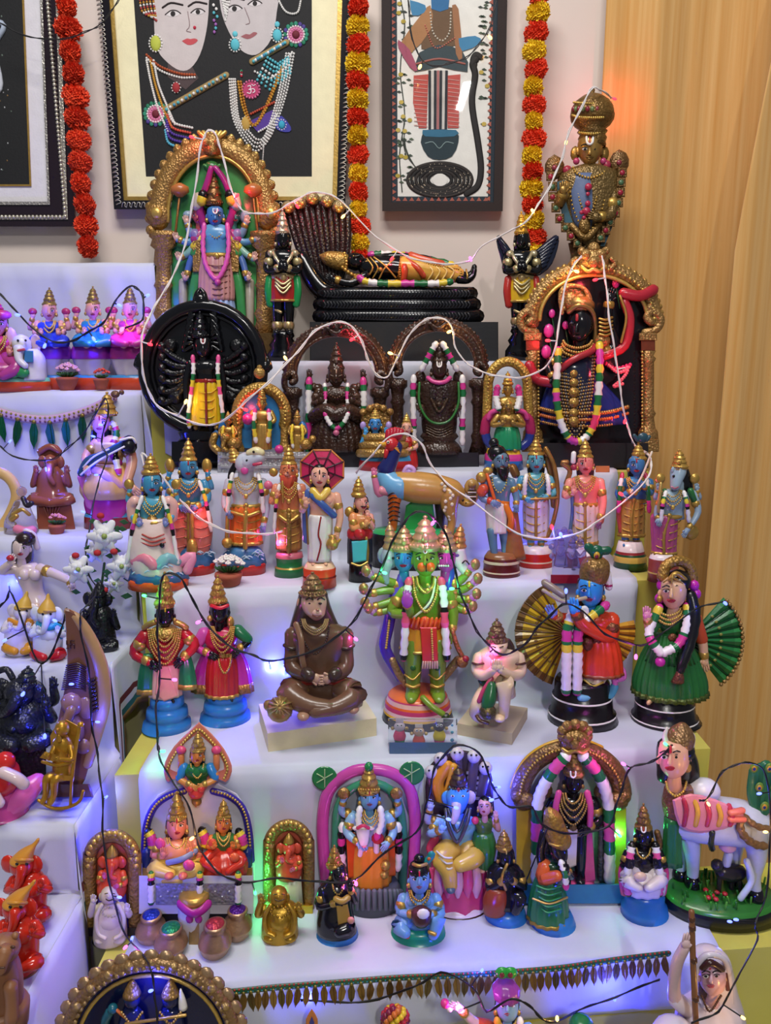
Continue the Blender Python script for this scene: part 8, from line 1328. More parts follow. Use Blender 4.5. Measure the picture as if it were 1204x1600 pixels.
IV = 's:d0bcb8'; b = f('body', IV); b.loft([(42, 880, 14, .8, 0), (44, 892, 22, .7, 0), (46, 905, 19, .8, 0), (52, 925, 16, .8, 0), (56, 945, 24, .8, 0), (52, 975, 30, .8, 0), (50, 1010, 32, .8, 0)], n=20); b.ball(38, 898, 9, 14, .8, 1).ball(54, 898, 9, 14, .8, 1); head(f, 34, 858, 13, IV, 6, -.4, 'b03848', '2a1a18', None, None); f('hair').ball(40, 842, 15, 4, 1, .8); f('hair_veil', 's:d0c0c8').tube([(40, 830, 0), (52, 836, -2), (58, 856, -4)], 5, None, 8, 3, .6); arm(f, [(62, 888, 2), (84, 896, 10), (106, 906, 18), (112, 912, 22)], 8, IV, GO, (.2, 1), path='arm#a'); arm(f, [(28, 888, 2), (4, 892, 12), (16, 880, 22)], 8, IV, None, (.4, -1), path='arm#b'); f('flower', 'b02838').ball(16, 872, 6, 26, .8, .8); f('skirt', 's:c8a890').loft([(54, 938, 22, .85, 0), (52, 975, 36, .8, 0), (50, 1012, 42, .8, 0)], n=36, pleat=(12, .05))
def ganesh(name, label, cx, ct, by, z, Y, k, skin, hat, cloth, tum=None, base=None, lean=0, hatl=0, grp=None, gloss='s:'):
    f = Fig(name, label, 'figurine', (cx, by), z, 0, grp, Y); S = gloss+skin; u = k
    f('base', base or 's:15131a').lathe(cx, [(by-7*u, 20*u), (by-5*u, 22*u), (by+2, 22*u), (by+40, 22*u)], None, .8)
    hx, hy = cx+lean, ct+30*u; b = f('body', S); b.loft([(cx, hy+8*u, 12*u, .85, 0), (cx, hy+18*u, 19*u, .85, 0), (cx, hy+32*u, 22*u, .85, 2), (cx, by-12*u, 21*u, .85, 4), (cx, by-5*u, 18*u, .85, 4)], n=18).ball(cx, hy+30*u, 16*u, 9*u, .8, .9)
    h = f('head', S); h.ball(hx, hy, 14*u, 5*u, .95, 1, None, 14, 8).tube([(hx, hy+4*u, 17*u, 6.5*u), (hx-2*u, hy+16*u, 21*u, 5*u), (hx-6*u, hy+26*u, 21*u, 4*u), (hx-12*u, hy+26*u, 20*u, 3.4*u)], n=9); f('head/eye', BK).ball(hx-6*u, hy-1*u, 2*u, 18*u, .5, 1).ball(hx+6*u, hy-1*u, 2*u, 18*u, .5, 1)
    for sx in (-1, 1): f('ear', S).ball(hx+sx*16*u, hy-1*u, 9.5*u, 1*u, .4, 1.25, None, 12, 7); arm(f, [(cx+sx*17*u, hy+18*u, 2*u), (cx+sx*25*u, hy+30*u, 8*u), (cx+sx*15*u, hy+28*u, 18*u)], 6*u, S, None, (0, -1), path='arm#%d' % sx); f('leg', gloss+cloth).tube([(cx+sx*10*u, by-18*u, 6*u, 9*u), (cx+sx*20*u, by-14*u, 16*u, 8.5*u), (cx+sx*6*u, by-8*u, 24*u, 6*u)], n=9)
    f('hat', hat).loft([(hx+hatl*u, ct-2*u, 1.5*u, 1, 2*u), (hx+hatl*.9*u, ct+2*u, 3*u, 1, 2*u), (hx+hatl*.7*u, ct+6*u, 4*u, 1, 3*u), (hx+hatl*.3*u, ct+13*u, 9*u, 1, 4*u), (hx, hy-8*u, 13*u, 1, 5*u), (hx, hy-5*u, 12.5*u, 1, 5*u)], n=18)
    f('hat_band', hat).tube([(hx-13*u, hy-6*u, 6*u), (hx, hy-6*u, 18*u), (hx+13*u, hy-6*u, 6*u)], 2*u, None, 6, 4)
    if tum: f('shawl', gloss+tum).tube([(cx-16*u, hy+14*u, 6*u), (cx, hy+20*u, 18*u), (cx+18*u, hy+16*u, 8*u), (cx+19*u, hy+34*u, 6*u)], 5*u, None, 8, 4, .6)
    return f
ganesh('elephant_child_figurine', 'white elephant-headed child with gold turban and orange shorts, left of the twins', 30, 926, 1026, L3, 1.36, .98, 'd8d0d8', 'x:c8a040', 'c88a20', 'd8902c', None, 6, 6, 'twin elephant-headed children'); ganesh('elephant_child_figurine', 'white elephant-headed child with gold turban and red shorts, right of the twins', 75, 930, 1036, L3, 1.345, 1.02, 'ccd0dc', 'x:c89c3c', 'b01c28', '2a90b0', None, -2, 2, 'twin elephant-headed children')
f = Fig('dark_idol', 'small black stone idol below the white flowers beside the crescent', 'idol', (155, 1030), L3, 0, None, 1.40)
b = f('body', 'b:15151c'); b.lathe(155, [(1014, 28), (1022, 30), (1040, 30)], None, .8).loft([(154, 945, 12, .9, 0), (154, 960, 22, .8, 0), (155, 985, 24, .8, 0), (156, 1020, 28, .8, 0)], n=18).ball(152, 938, 14, 4, .9, 1).tube([(150, 942, 16), (146, 965, 20), (154, 978, 20)], 5).ball(138, 936, 9, 0, .4, 1.3).ball(167, 936, 9, 0, .4, 1.3); f('crown', 'b:15151c').loft([(156, 908, 3, 1, 2), (155, 920, 9, 1, 2), (154, 930, 13, 1, 2)]); f('leg', 'b:15151c').tube([(140, 1000, 10), (132, 1008, 22), (152, 1014, 28)], 8).tube([(168, 1000, 10), (178, 1008, 22), (158, 1014, 28)], 8)
for sx in (-1, 1): arm(f, [(155+sx*21, 962, 2), (155+sx*28, 980, 8), (155+sx*22, 962, 14)], 6, 'b:15151c', None, (0, -1), path='arm#%d' % sx)
# ---------------------------------------------------------------- fourth side row (L4)
f = Fig('dark_idol', 'large glossy black elephant-headed idol on a black plinth at the left edge', 'idol', (28, 1212), L4, 0, None, 1.20)
B3 = 'b:1e2028'; f('base', B3).box(-44, 1158, 72, 1225, 40, -36, B3, 3); b = f('body', B3); b.loft([(30, 1085, 20, .8, 0), (30, 1100, 38, .8, 2), (32, 1125, 40, .85, 6), (32, 1150, 44, .85, 8), (32, 1165, 42, .8, 8)], n=22).ball(34, 1130, 26, 22, .8, .9); h = f('head', B3); h.ball(30, 1082, 22, 14, .9, 1, None, 14, 8).tube([(28, 1088, 34, 10), (18, 1104, 42, 8), (6, 1116, 40, 6.5), (-4, 1112, 38, 5)]).ball(4, 1078, 15, 6, .4, 1.3).ball(58, 1082, 15, 6, .4, 1.3); crown(f, 38, 1040, 1072, 17, B3, 10, tilt=6); f('leg', B3).tube([(10, 1150, 20), (-16, 1154, 40), (20, 1166, 52)], 13).tube([(54, 1148, 20), (74, 1154, 38), (44, 1164, 52)], 13)
for sx in (-1, 1): arm(f, [(31+sx*36, 1104, 4), (31+sx*50, 1122, 14), (31+sx*40, 1104, 28)], 10, B3, None, (0, -1), path='arm#%d' % sx); arm(f, [(31+sx*34, 1098, -6), (31+sx*54, 1094, -4), (31+sx*52, 1074, 0)], 9, B3, None, (0, -1), path='rear_arm#%d' % sx)
f('snake', B3).tube([(-14, 1060, -6), (-24, 1090, -6), (-10, 1120, 10), (20, 1140, 40)], 6).tube([(-6, 1050, 0), (10, 1046, 0), (20, 1060, 4)], 5)
f = Fig('crescent_ornament', 'tall brown wooden crescent ornament with a symbol, behind the gold rocking chair', 'ornament', (120, 1236), L4, 0, None, 1.16)
f('base', 's:5a3a2c').slab([(86, 1225), (140, 1225), (146, 1246), (80, 1246)], 16, -16, None, 3); cres = [(101, 950), (116, 956), (140, 985), (160, 1025), (170, 1070), (168, 1110), (152, 1165), (138, 1200), (126, 1230), (92, 1232), (84, 1180), (92, 1120), (104, 1060), (104, 1010)]
f('body', 's:6a4636').slab(cres, 10, -8, 's:70483a', 4, 2); f('edge', 'x:a07c54').tube([(104, 955, 4, 5), (122, 968, 6, 8), (144, 1004, 6, 10), (160, 1050, 6, 11), (162, 1100, 6, 10), (150, 1150, 6, 9), (136, 1195, 6, 8)], None, 'x:a8825c', 10, 4, .7)
S_ = f('symbol', '3a1c20'); cx, cy = 110, 1007
for dx, dy in ((1, 0), (0, 1), (-1, 0), (0, -1)): S_.tube([(cx, cy, 11.5), (cx+6*dx, cy+6*dy, 11.5)], .9, None, 4, 1).tube([(cx+6*dx, cy+6*dy, 11.5), (cx+6*dx-6*dy, cy+6*dy+6*dx, 11.5)], .9, None, 4, 1)
for k in range(12): f('band', 's:3a2428').tube([(104-k*.7, 1040+k*3.4, 10), (120, 1036+k*3.4, 13), (134, 1042+k*3.4, 10)], 1.3, None, 5, 2)
r_ = f('relief', 's:8a6454'); r_.ball(112, 1100, 17, 12, .7, 1.1).tube([(112, 1108, 22, 8), (104, 1130, 24, 7), (112, 1150, 22, 5)]).ball(134, 1106, 14, 8, .5, 1.4).ball(112, 1140, 22, 8, .6, 1.3).ball(98, 1160, 14, 8, .6, 1).ball(130, 1165, 14, 8, .6, 1); f('comb', 's:3a2420')
for k in range(9): f('comb').tube([(138+k*.8, 1064+k*6, 12), (148+k*.6, 1060+k*6, 12)], 2.4, None, 5, 1)
f = Fig('rocking_chair_figurine', 'gold metal figure reading in a rocking chair at the edge of the side stand', 'figurine', (92, 1262), L4, 0, None, 1.11)
G4 = 'g:b88a2a'; r_ = f('rocker', G4)
for d in (-12, 14): r_.tube([(60, 1250, d), (80, 1262, d), (104, 1262, d), (124, 1252, d), (130, 1236, d)], 2.6, None, 7, 4); f('chair_leg', G4).tube([(76, 1258, d), (74, 1216, d)], 2.4).tube([(110, 1260, d), (112, 1212, d)], 2.4); f('chair_arm', G4).tube([(66, 1190, d), (90, 1196, d), (114, 1190, d)], 2.6); f('back_post', G4).tube([(112, 1220, d), (118, 1170, d-4), (124, 1136, d-8)], 3).ball(126, 1132, 5, d-8)
f('back_panel', G4).slab([(78, 1150), (88, 1132), (104, 1124), (122, 1134), (116, 1206), (84, 1206)], -14, -18, None, 1); f('seat', G4).slab([(72, 1212), (116, 1212), (114, 1220), (72, 1220)], 16, -16, None, 1)
b = f('body', G4); b.loft([(97, 1150, 8, .9, 0), (97, 1162, 15, .8, 0), (98, 1190, 15, .85, 0), (98, 1212, 16, .9, 2)], n=16).tube([(92, 1212, 6, 8), (74, 1216, 18, 7), (72, 1240, 18, 5), (66, 1254, 22, 4)]).tube([(102, 1212, 6, 8), (86, 1218, 20, 7), (84, 1242, 20, 5), (78, 1256, 26, 4)]); hd = f('head', G4); hd.ball(97, 1138, 11, 4, .95, 1.15, None, 12, 8).ball(90, 1140, 3, 14).tube([(92, 1148, 10), (93, 1158, 12)], 3.4); f('book', 'g:a87a24').slab([(62, 1184), (84, 1190), (90, 1180), (70, 1174)], 22, 18); arm(f, [(86, 1166, 6), (78, 1184, 16), (76, 1182, 24)], 4.5, G4, None, path='arm#a'); arm(f, [(110, 1166, 4), (112, 1186, 14), (92, 1186, 26)], 4.5, G4, None, path='arm#b')
f = Fig('reclining_figurine', 'pink cushion with a red and white reclining figure at the left edge', 'figurine', (10, 1290), L4, 0, None, 1.12)
f('cushion', 'd85aa0').tube([(-40, 1280, 10, 20), (10, 1262, 8, 22), (46, 1232, -6, 18), (60, 1218, -14, 12)], None, 'd860a4', 12, 4, 1); f('cushion').loft([(0, 1226, 30, .8, 0), (-4, 1262, 48, .8, 0), (-6, 1300, 54, .8, 0)], 'c84a94', n=24); f('body', 's:c82a28').ball(-4, 1212, 34, 16, .8, 1, None, 16, 9).ball(8, 1190, 16, 20, .8, 1); f('arm', 's:d8c0c0').tube([(4, 1206, 36), (26, 1216, 38), (38, 1226, 34)], 9).tube([(-10, 1240, 44), (0, 1256, 46)], 8); f('cushion_pattern', 'b83a84')
for k in range(5): f('cushion_pattern').tube([(-6+k*13, 1282-k*13, 28-k*6), (4+k*12, 1284-k*13, 28-k*6)], 1.6, None, 5, 1)
# ---------------------------------------------------------------- lowest side row (L5)
ganesh('elephant_head_figurine', 'red elephant-headed figurine with yellow pointed hat, rear of the red pair', 44, 1313, 1446, L5, 1.02, 1.28, 'c02a18', 'x:c8882c', 'b82416', None, 'x:b07828', -10, 20, 'red elephant-headed pair'); ganesh('elephant_head_figurine', 'red elephant-headed figurine with yellow pointed hat, nearer of the red pair', 30, 1378, 1522, L5, .925, 1.36, 'c42c1a', 'x:c8882c', 'bc2818', None, 'x:8a5a34', -6, 22, 'red elephant-headed pair')
f = Fig('wooden_animal', 'carved brown wooden animal at the lower left corner', 'figurine', (0, 1596), L5, 0, None, .835)
WD = 'x:8a5c3a'; f('base', WD).lathe(-8, [(1566, 48), (1572, 52), (1620, 52)], None, .8); b = f('body', WD); b.loft([(-4, 1490, 26, .8, 0), (-4, 1520, 36, .8, 0), (-6, 1550, 40, .8, 0), (-8, 1585, 42, .8, 0)], n=20); h = f('head', WD); h.ball(6, 1482, 24, 12, 1, .9, None, 14, 8).tube([(8, 1486, 30, 14), (2, 1504, 40, 11), (0, 1516, 42, 9)]).ball(24, 1462, 6, 6).ball(-10, 1462, 6, 6); f('leg', WD).tube([(-14, 1540, 34, 11), (-16, 1566, 38, 10), (-16, 1592, 38, 11)]).tube([(16, 1540, 32, 11), (18, 1566, 34, 10), (18, 1592, 36, 11)]); f('face_relief', 'x:4a2c1a').ball(0, 1482, 4, 35, .5, .7).ball(20, 1480, 4, 34, .5, .7).tube([(-4, 1512, 52), (6, 1512, 52)], 1.6)
# ---------------------------------------------------------------- lowest visible tier
bunting('leaf_fringe', 'red and green ribbon with gold leaf pendants along the runner hem', 'bunting', [(352, 1551), (430, 1543), (520, 1536), (620, 1528), (720, 1524), (800, 1519), (880, 1512), (960, 1500), (1044, 1490)], lambda x: .978+(x-602)/FP*1.16*YAW, ['2a5a3c', 'a8342c', '2a7a8a'], 54, ['g:8a6a30', 'g:7a5a2c', 'g:9a7a3c', 'g:6a5a30'], 12, 30, 6)
f = Fig('oval_plaque', 'large oval plaque with scalloped gold rim and dark blue figures, lower left', 'plaque', (236, 1640), Z6, 0, None, .90)
f('stand', 'x:2a2420').box(190, 1740, 290, 1800, 20, -20); f('back', 's:10143a').slab(circ(236, 1640, 128, 128, 36), -2, -12); f('rim', 'o:8a6c48').tube(circ(236, 1640, 134, 134, 48), 11, 'o:94744c', 10, 1, .8, closed=True).tube(circ(236, 1640, 116, 116, 48), 3.4, GL, 8, 1, .8, closed=True); f('frill', 'g:a88a68')
for k in range(40): a = 2*math.pi*k/40; f('frill').ball(236+145*math.cos(a), 1640+145*math.sin(a), 13, -4, .5, 1, None, 9, 6)
for k in range(72): a = 2*math.pi*k/72; f('rim/bead_edge', 'o:b0905c').ball(236+126*math.cos(a), 1640+126*math.sin(a), 4, 8, .8, 1, None, 6, 4)
for k in range(9): a = math.radians(150-120*k/8); f('rim/flower', 'o:b0905c').ball(236+134*math.cos(a), 1640-134*math.sin(a), 7, 10, .7)
for x in (206, 266): f('relief_figure', 's:1c2450').loft([(x, 1574, 10, .7, 4), (x, 1592, 20, .6, 6), (x, 1640, 26, .6, 6), (x, 1690, 30, .5, 6)], n=16).ball(x, 1562, 13, 8, .8, 1.1); f('relief_crown', GB).loft([(x, 1532, 3, .9, 6), (x, 1542, 9, .9, 6), (x, 1554, 14, .9, 8)]); f('relief_necklace', GO).beads([(x-16, 1582, 16), (x, 1600, 20), (x+16, 1582, 16)], 2.4, 12)
f('peacock', '1a5a6a').tube([(170, 1640, 6), (164, 1600, 8), (172, 1580, 10)], 7).ball(176, 1576, 8, 12).tube([(182, 1578, 14), (196, 1590, 14)], 2.4, 'c86a30'); f('white_cone', WH).loft([(282, 1545, 1, 1, 10), (284, 1560, 5, 1, 10), (286, 1575, 7, 1, 10)]); f('flute', GO).tube([(196, 1600, 24), (290, 1586, 24)], 2.4)
f = Fig('seated_lady_figurine', 'white-veiled seated lady figurine holding a tall bamboo staff, lower right', 'figurine', (1105, 1640), Z6, 0, None, .90)
VE = 's:c8c0d0'; f('base', VE).lathe(1100, [(1690, 70), (1740, 76), (1800, 76)], None, .8); f('robe', VE).loft([(1108, 1556, 26, .8, 0), (1108, 1580, 48, .75, 0), (1104, 1620, 52, .8, 4), (1100, 1660, 66, .85, 10), (1100, 1700, 72, .85, 10)], n=30, pleat=(12, .03)); v = f('veil', VE); v.loft([(1108, 1484, 10, 1, -2), (1110, 1494, 26, 1, -2), (1112, 1515, 31, .95, -6), (1116, 1545, 34, .85, -10), (1120, 1575, 40, .7, -12), (1124, 1610, 44, .6, -12)], n=24); head(f, 1112, 1528, 20, 'c8a0b0', 14, -.15, 'a04860', '3a1c1c', None, None); f('hair').tube([(1096, 1512, 28), (1110, 1504, 33), (1128, 1514, 26)], 5).tube([(1132, 1520, 20), (1136, 1545, 20)], 4, '5a3028'); f('veil_edge', VE).tube([(1086, 1560, 16), (1086, 1520, 22), (1098, 1496, 26), (1116, 1492, 26), (1134, 1504, 22), (1140, 1540, 14), (1142, 1570, 10)], 4.5, None, 8, 4); f('head/bindi', 'a02838').ball(1109, 1514, 1.8, 34, .5)  # purple light on the face is put into its skin colour
arm(f, [(1078, 1580, 4), (1054, 1560, 12), (1056, 1510, 24), (1070, 1478, 34)], 11, 'd0b4b8', None, (.3, -1), path='arm#a', sleeve=VE); arm(f, [(1140, 1590, 4), (1150, 1630, 20), (1120, 1650, 40)], 12, VE, None, path='arm#b', hm='d0b4b8'); st = f('staff', '7a5030'); st.tube([(1080, 1424, 36), (1083, 1520, 40), (1088, 1620, 46), (1092, 1700, 50)], 4.4, None, 9, 4); 
for y in (1436, 1450, 1500, 1560): f('staff/node', '4a2c1c').tube([(1080+(y-1424)*.045, y-2, 36+(y-1424)*.05), (1080+(y-1424)*.045, y+2, 36+(y-1424)*.05)], 5.2, None, 9, 1)
f('knee', VE).ball(1052, 1620, 34, 30, .9, .9, None, 14, 8); f('bead_string', '4a2c20').beads([(1096, 1556, 26), (1108, 1580, 32), (1126, 1556, 26)], 2, 20)
f = Fig('flute_player_figurine', 'blue-faced figurine with purple turban and peacock plume at the bottom edge', 'figurine', (796, 1650), Z6, 0, None, .93)
f('base', '2a2430').lathe(796, [(1720, 40), (1790, 44)], None, .8); head(f, 792, 1574, 17, '8ab4dc', 8, .1, 'a03850', BK, 'd8a030'); f('turban', '8a3a98').loft([(790, 1534, 12, 1, 4), (790, 1544, 20, 1, 6), (791, 1556, 20, 1, 6)], n=24, pleat=(9, .05)); f('plume', '2a9a3c').ball(784, 1520, 11, 6, .5, .9).ball(797, 1520, 11, 6, .5, .9).ball(784, 1524, 4, 12, .5, 1.2, '6a2a30').ball(797, 1524, 4, 12, .5, 1.2, '6a2a30'); torso(f, 794, 1604, 32, 1650, 24, '8ab4dc', 2); skirt(f, 796, 1650, 28, 1730, 36, 'd0a030', 2); arm(f, [(764, 1606, 6), (744, 1600, 14), (716, 1574, 24)], 9, 'd8c0c8', GO, (-1, -.4), path='arm#a', sleeve='b04a28'); arm(f, [(824, 1606, 4), (834, 1630, 12), (806, 1632, 30)], 9, '8ab4dc', GO, path='arm#b'); garl(f, [(776, 1592, 20), (780, 1620, 28), (794, 1642, 30), (812, 1620, 28), (812, 1592, 20)], 5, ['d8a030', 'd8a030', WH], 'garland'); neck(f, 793, 1592, 14, 1606, 24, GL, 2.2, 16); f('pink_flower', 'd83a88').ball(695, 1568, 7, 24).ball(702, 1576, 5, 26, 1, 1, WH)
f = Fig('flower_ball', 'small ball of yellow, red and maroon flowers at the bottom edge', 'flowers', (617, 1620), Z6, 0, None, .95)
f('stand', '3a5a2a').lathe(617, [(1600, 10), (1700, 16), (1790, 24)], None, 1)
for k in range(60): z = 1-2*(k+.5)/60; a = k*2.4; r_ = math.sqrt(1-z*z); f('blossom#%d' % k, ['d8b82a', 'b82a3a', '7a1c38', 'c86a2a'][k % 4]).ball(617+19*r_*math.cos(a), 1592-19*z, 5.4, 19*r_*math.sin(a), 1, 1, None, 7, 5)
f = Fig('leaf_ornament', 'small pointed orange and blue leaf ornament at the bottom edge', 'ornament', (487, 1630), Z6, 0, None, .94)
f('stem', GO).tube([(487, 1600, 0), (487, 1790, 0)], 3); f('leaf', 'c87a3a').slab([(487, 1576), (496, 1592), (495, 1612), (487, 1622), (479, 1612), (478, 1592)], 3, -3, None, 1.5, 2); f('leaf/inset', '3a3a88').slab([(487, 1588), (491, 1598), (487, 1612), (483, 1598)], 5, 2, None, .5)
f = Fig('green_ornament', 'small green rounded ornament with gold rim at the bottom edge', 'ornament', (908, 1640), Z6, 0, None, .93)
f('body', '1a6a34').lathe(908, [(1590, 6), (1593, 14), (1600, 19), (1620, 20), (1700, 24), (1790, 26)], None, 1); f('rim', GO).tube(circ(908, 1604, 19, 3, 20), 1.6, None, 6, 1, closed=True)
# ---------------------------------------------------------------- strings of small lamps
LC = {'r': ('ff2a38', (1, .06, .1)), 'b': ('5a6cff', (.05, .07, 1.5)), 'g': ('4aff84', (.04, 1, .25)), 'p': ('ff5ae8', (1, .12, .85)), 'y': ('ffd070', (1, .5, .12))}
def string(label, wirem, pts, bulbs, r=1.3, sub=5):
    p0 = pts[-1]; f = Fig('string_lights', label, 'string lights', p0[:2], None, 0, 'strings of coloured lamps', p0[2])
    f.P = lambda px, py, Y=0: at(px, py, Y)-f.loc
    w_ = f('wire', wirem); w_.tube([(x, y, Y, r) for x, y, Y in pts], None, None, 5, sub)
    w_.tube([(x+2.0*math.sin(i*1.9), y+2.0*math.cos(i*1.7), Y, r*.8) for i, (x, y, Y) in enumerate(catmull(pts, 3))], None, None, 5, 2)
    f.lamps = []
    for i, (x, y, Y, c, P) in enumerate(bulbs):
        # short lead from the nearest wire point, then the lamp
        q = min(catmull(pts, 8), key=lambda a: math.hypot(a[0]-x, a[1]-y)); dx, dy = x-q[0], y-q[1]; l = math.hypot(dx, dy) or 1
        if l > 3: w_.tube([(q[0], q[1], q[2], r*.9), (x-dx/l*2, y-dy/l*2, Y, r*.9)], None, None, 5, 1)
        b = f('bulb#%d' % i, 'e:'+LC[c][0]); b.tube([(x-dx/l*2.5, y-dy/l*2.5, Y, 1.8), (x, y, Y, 2.6), (x+dx/l*3, y+dy/l*3, Y, 2.2)] if l > 1 else [(x-2, y, Y, 2.4), (x+3, y, Y, 2.4)], None, None, 7, 2)
        f.lamps.append((at(x, y, Y+.010), LC[c][1], P))
    return f
WW = 'x:dcd6d4'; BW = 'x:101014'; STR = []
def S(*a, **k): STR.append(string(*a, **k))
S('white wired lamp string draped over the top tier from bust crown to the bronze arches', WW,
  [(954, 152, 1.94), (938, 141, 1.87), (922, 142, 1.855), (890, 205, 1.86), (872, 262, 1.86), (850, 305, 1.85), (822, 345, 1.84), (790, 364, 1.86), (752, 385, 1.87), (732, 408, 1.87), (690, 412, 1.86), (640, 402, 1.87), (590, 372, 1.88), (562, 345, 1.89), (530, 312, 1.89), (495, 300, 1.89), (462, 312, 1.88), (432, 330, 1.88), (400, 334, 1.88), (372, 322, 1.88), (352, 262, 1.88), (338, 212, 1.88), (322, 207, 1.88), (312, 240, 1.88), (300, 325, 1.88), (282, 405, 1.86), (252, 462, 1.74), (226, 510, 1.64), (221, 560, 1.63), (236, 622, 1.63), (272, 648, 1.62), (320, 664, 1.62), (350, 656, 1.60), (402, 612, 1.585), (450, 566, 1.64), (490, 520, 1.685), (522, 504, 1.69), (552, 512, 1.69), (570, 548, 1.69), (582, 578, 1.69), (604, 590, 1.69), (622, 556, 1.69), (648, 512, 1.69), (680, 496, 1.68), (704, 508, 1.68), (712, 545, 1.68), (735, 572, 1.67), (770, 586, 1.63), (812, 590, 1.63), (850, 575, 1.645), (868, 540, 1.64), (878, 470, 1.66), (890, 425, 1.67), (908, 400, 1.67)],
  [(959, 154, 1.965, 'r', .55), (856, 532, 1.64, 'r', .2), (884, 222, 1.87, 'y', .06), (832, 330, 1.83, 'y', .08), (735, 405, 1.86, 'p', .1), (612, 404, 1.86, 'r', .12), (536, 338, 1.88, 'y', .12), (464, 322, 1.87, 'r', .2), (370, 306, 1.87, 'r', .2), (300, 214, 1.88, 'r', .15), (234, 538, 1.625, 'r', .1), (290, 628, 1.61, 'y', .1), (383, 640, 1.58, 'r', .12), (446, 560, 1.66, 'y', .08), (550, 530, 1.68, 'r', .2), (610, 552, 1.68, 'y', .1), (702, 518, 1.67, 'y', .15), (900, 424, 1.66, 'y', .15)])
S('white wired lamp string hanging from the gold shrine across the row of standing figurines', WW,
  [(940, 400, 1.67), (946, 440, 1.66), (952, 500, 1.645), (962, 560, 1.645), (972, 630, 1.645), (988, 690, 1.64), (1016, 716, 1.50), (1012, 745, 1.46), (985, 775, 1.44), (940, 810, 1.42), (905, 832, 1.40), (860, 842, 1.40), (815, 836, 1.40), (775, 812, 1.42), (742, 786, 1.46), (700, 756, 1.50), (675, 728, 1.52), (655, 690, 1.52), (630, 678, 1.52), (606, 684, 1.52), (580, 712, 1.52), (556, 738, 1.55)],
  [(930, 437, 1.65, 'r', .25), (980, 574, 1.64, 'r', .3), (976, 658, 1.64, 'r', .2), (970, 772, 1.43, 'r', .2), (862, 824, 1.40, 'r', .15), (876, 836, 1.38, 'b', .25), (822, 835, 1.54, 'b', .8)])
S('white wired lamp string looping over the left half of the standing figurines', WW,
  [(236, 930, 1.37), (232, 860, 1.37), (238, 790, 1.40), (222, 712, 1.43), (240, 728, 1.43), (272, 770, 1.43), (300, 800, 1.43), (340, 825, 1.43), (390, 834, 1.44), (432, 832, 1.45), (476, 822, 1.47)],
  [(312, 798, 1.42, 'r', .15), (434, 848, 1.44, 'p', .12), (214, 870, 1.37, 'p', .25)])
S('black wired lamp string looping over the lotus figurines on the side stand', BW,
  [(-10, 450, 1.76), (20, 480, 1.76), (50, 512, 1.77), (90, 536, 1.77), (130, 524, 1.77), (165, 500, 1.77), (180, 470, 1.78), (205, 447, 1.79), (222, 462, 1.78), (222, 500, 1.77), (192, 513, 1.77)],
  [(28, 492, 1.755, 'b', .5), (70, 540, 1.765, 'b', .4), (146, 529, 1.765, 'b', .4), (186, 477, 1.77, 'b', .2), (230, 462, 1.79, 'b', .5), (191, 514, 1.765, 'p', .2)])
S('black wired lamp string falling down the edge of the side stand to the oval plaque', BW,
  [(-8, 690, 1.56), (20, 712, 1.56), (70, 720, 1.56), (105, 702, 1.56), (140, 664, 1.55), (164, 622, 1.54), (168, 650, 1.53), (158, 690, 1.53), (167, 715, 1.52), (152, 760, 1.50), (142, 812, 1.46), (134, 868, 1.41), (140, 900, 1.40), (152, 925, 1.38), (128, 955, 1.15), (126, 985, 1.14), (140, 1060, 1.135), (142, 1120, 1.13), (152, 1180, 1.12), (160, 1250, 1.08), (162, 1320, 1.06), (176, 1400, 1.03), (196, 1460, 1.0), (232, 1505, .875), (242, 1560, .875), (246, 1605, .875)],
  [(15, 690, 1.6, 'b', .5), (72, 733, 1.55, 'b', .4), (158, 664, 1.53, 'b', .2), (146, 682, 1.53, 'b', .2), (151, 742, 1.51, 'b', .15), (130, 800, 1.46, 'b', .3), (120, 893, 1.39, 'b', .25), (112, 1069, 1.12, 'b', .18), (152, 1128, 1.12, 'b', .18), (165, 1246, 1.125, 'b', .6), (186, 1402, 1.0, 'b', .25), (206, 1467, .98, 'b', .2), (236, 1548, .87, 'b', .35), (196, 1480, .94, 'p', .1)])
S('short black wired lamp string behind the ivory dancer and twin elephants', BW, [(-10, 960, 1.31), (8, 940, 1.31), (20, 930, 1.30), (60, 1035, 1.29), (90, 1000, 1.29), (104, 950, 1.30)], [(14, 914, 1.47, 'b', .25), (8, 1000, 1.29, 'b', .06), (86, 970, 1.29, 'b', .06), (36, 1084, 1.12, 'b', .2), (70, 1150, 1.13, 'b', .2)])
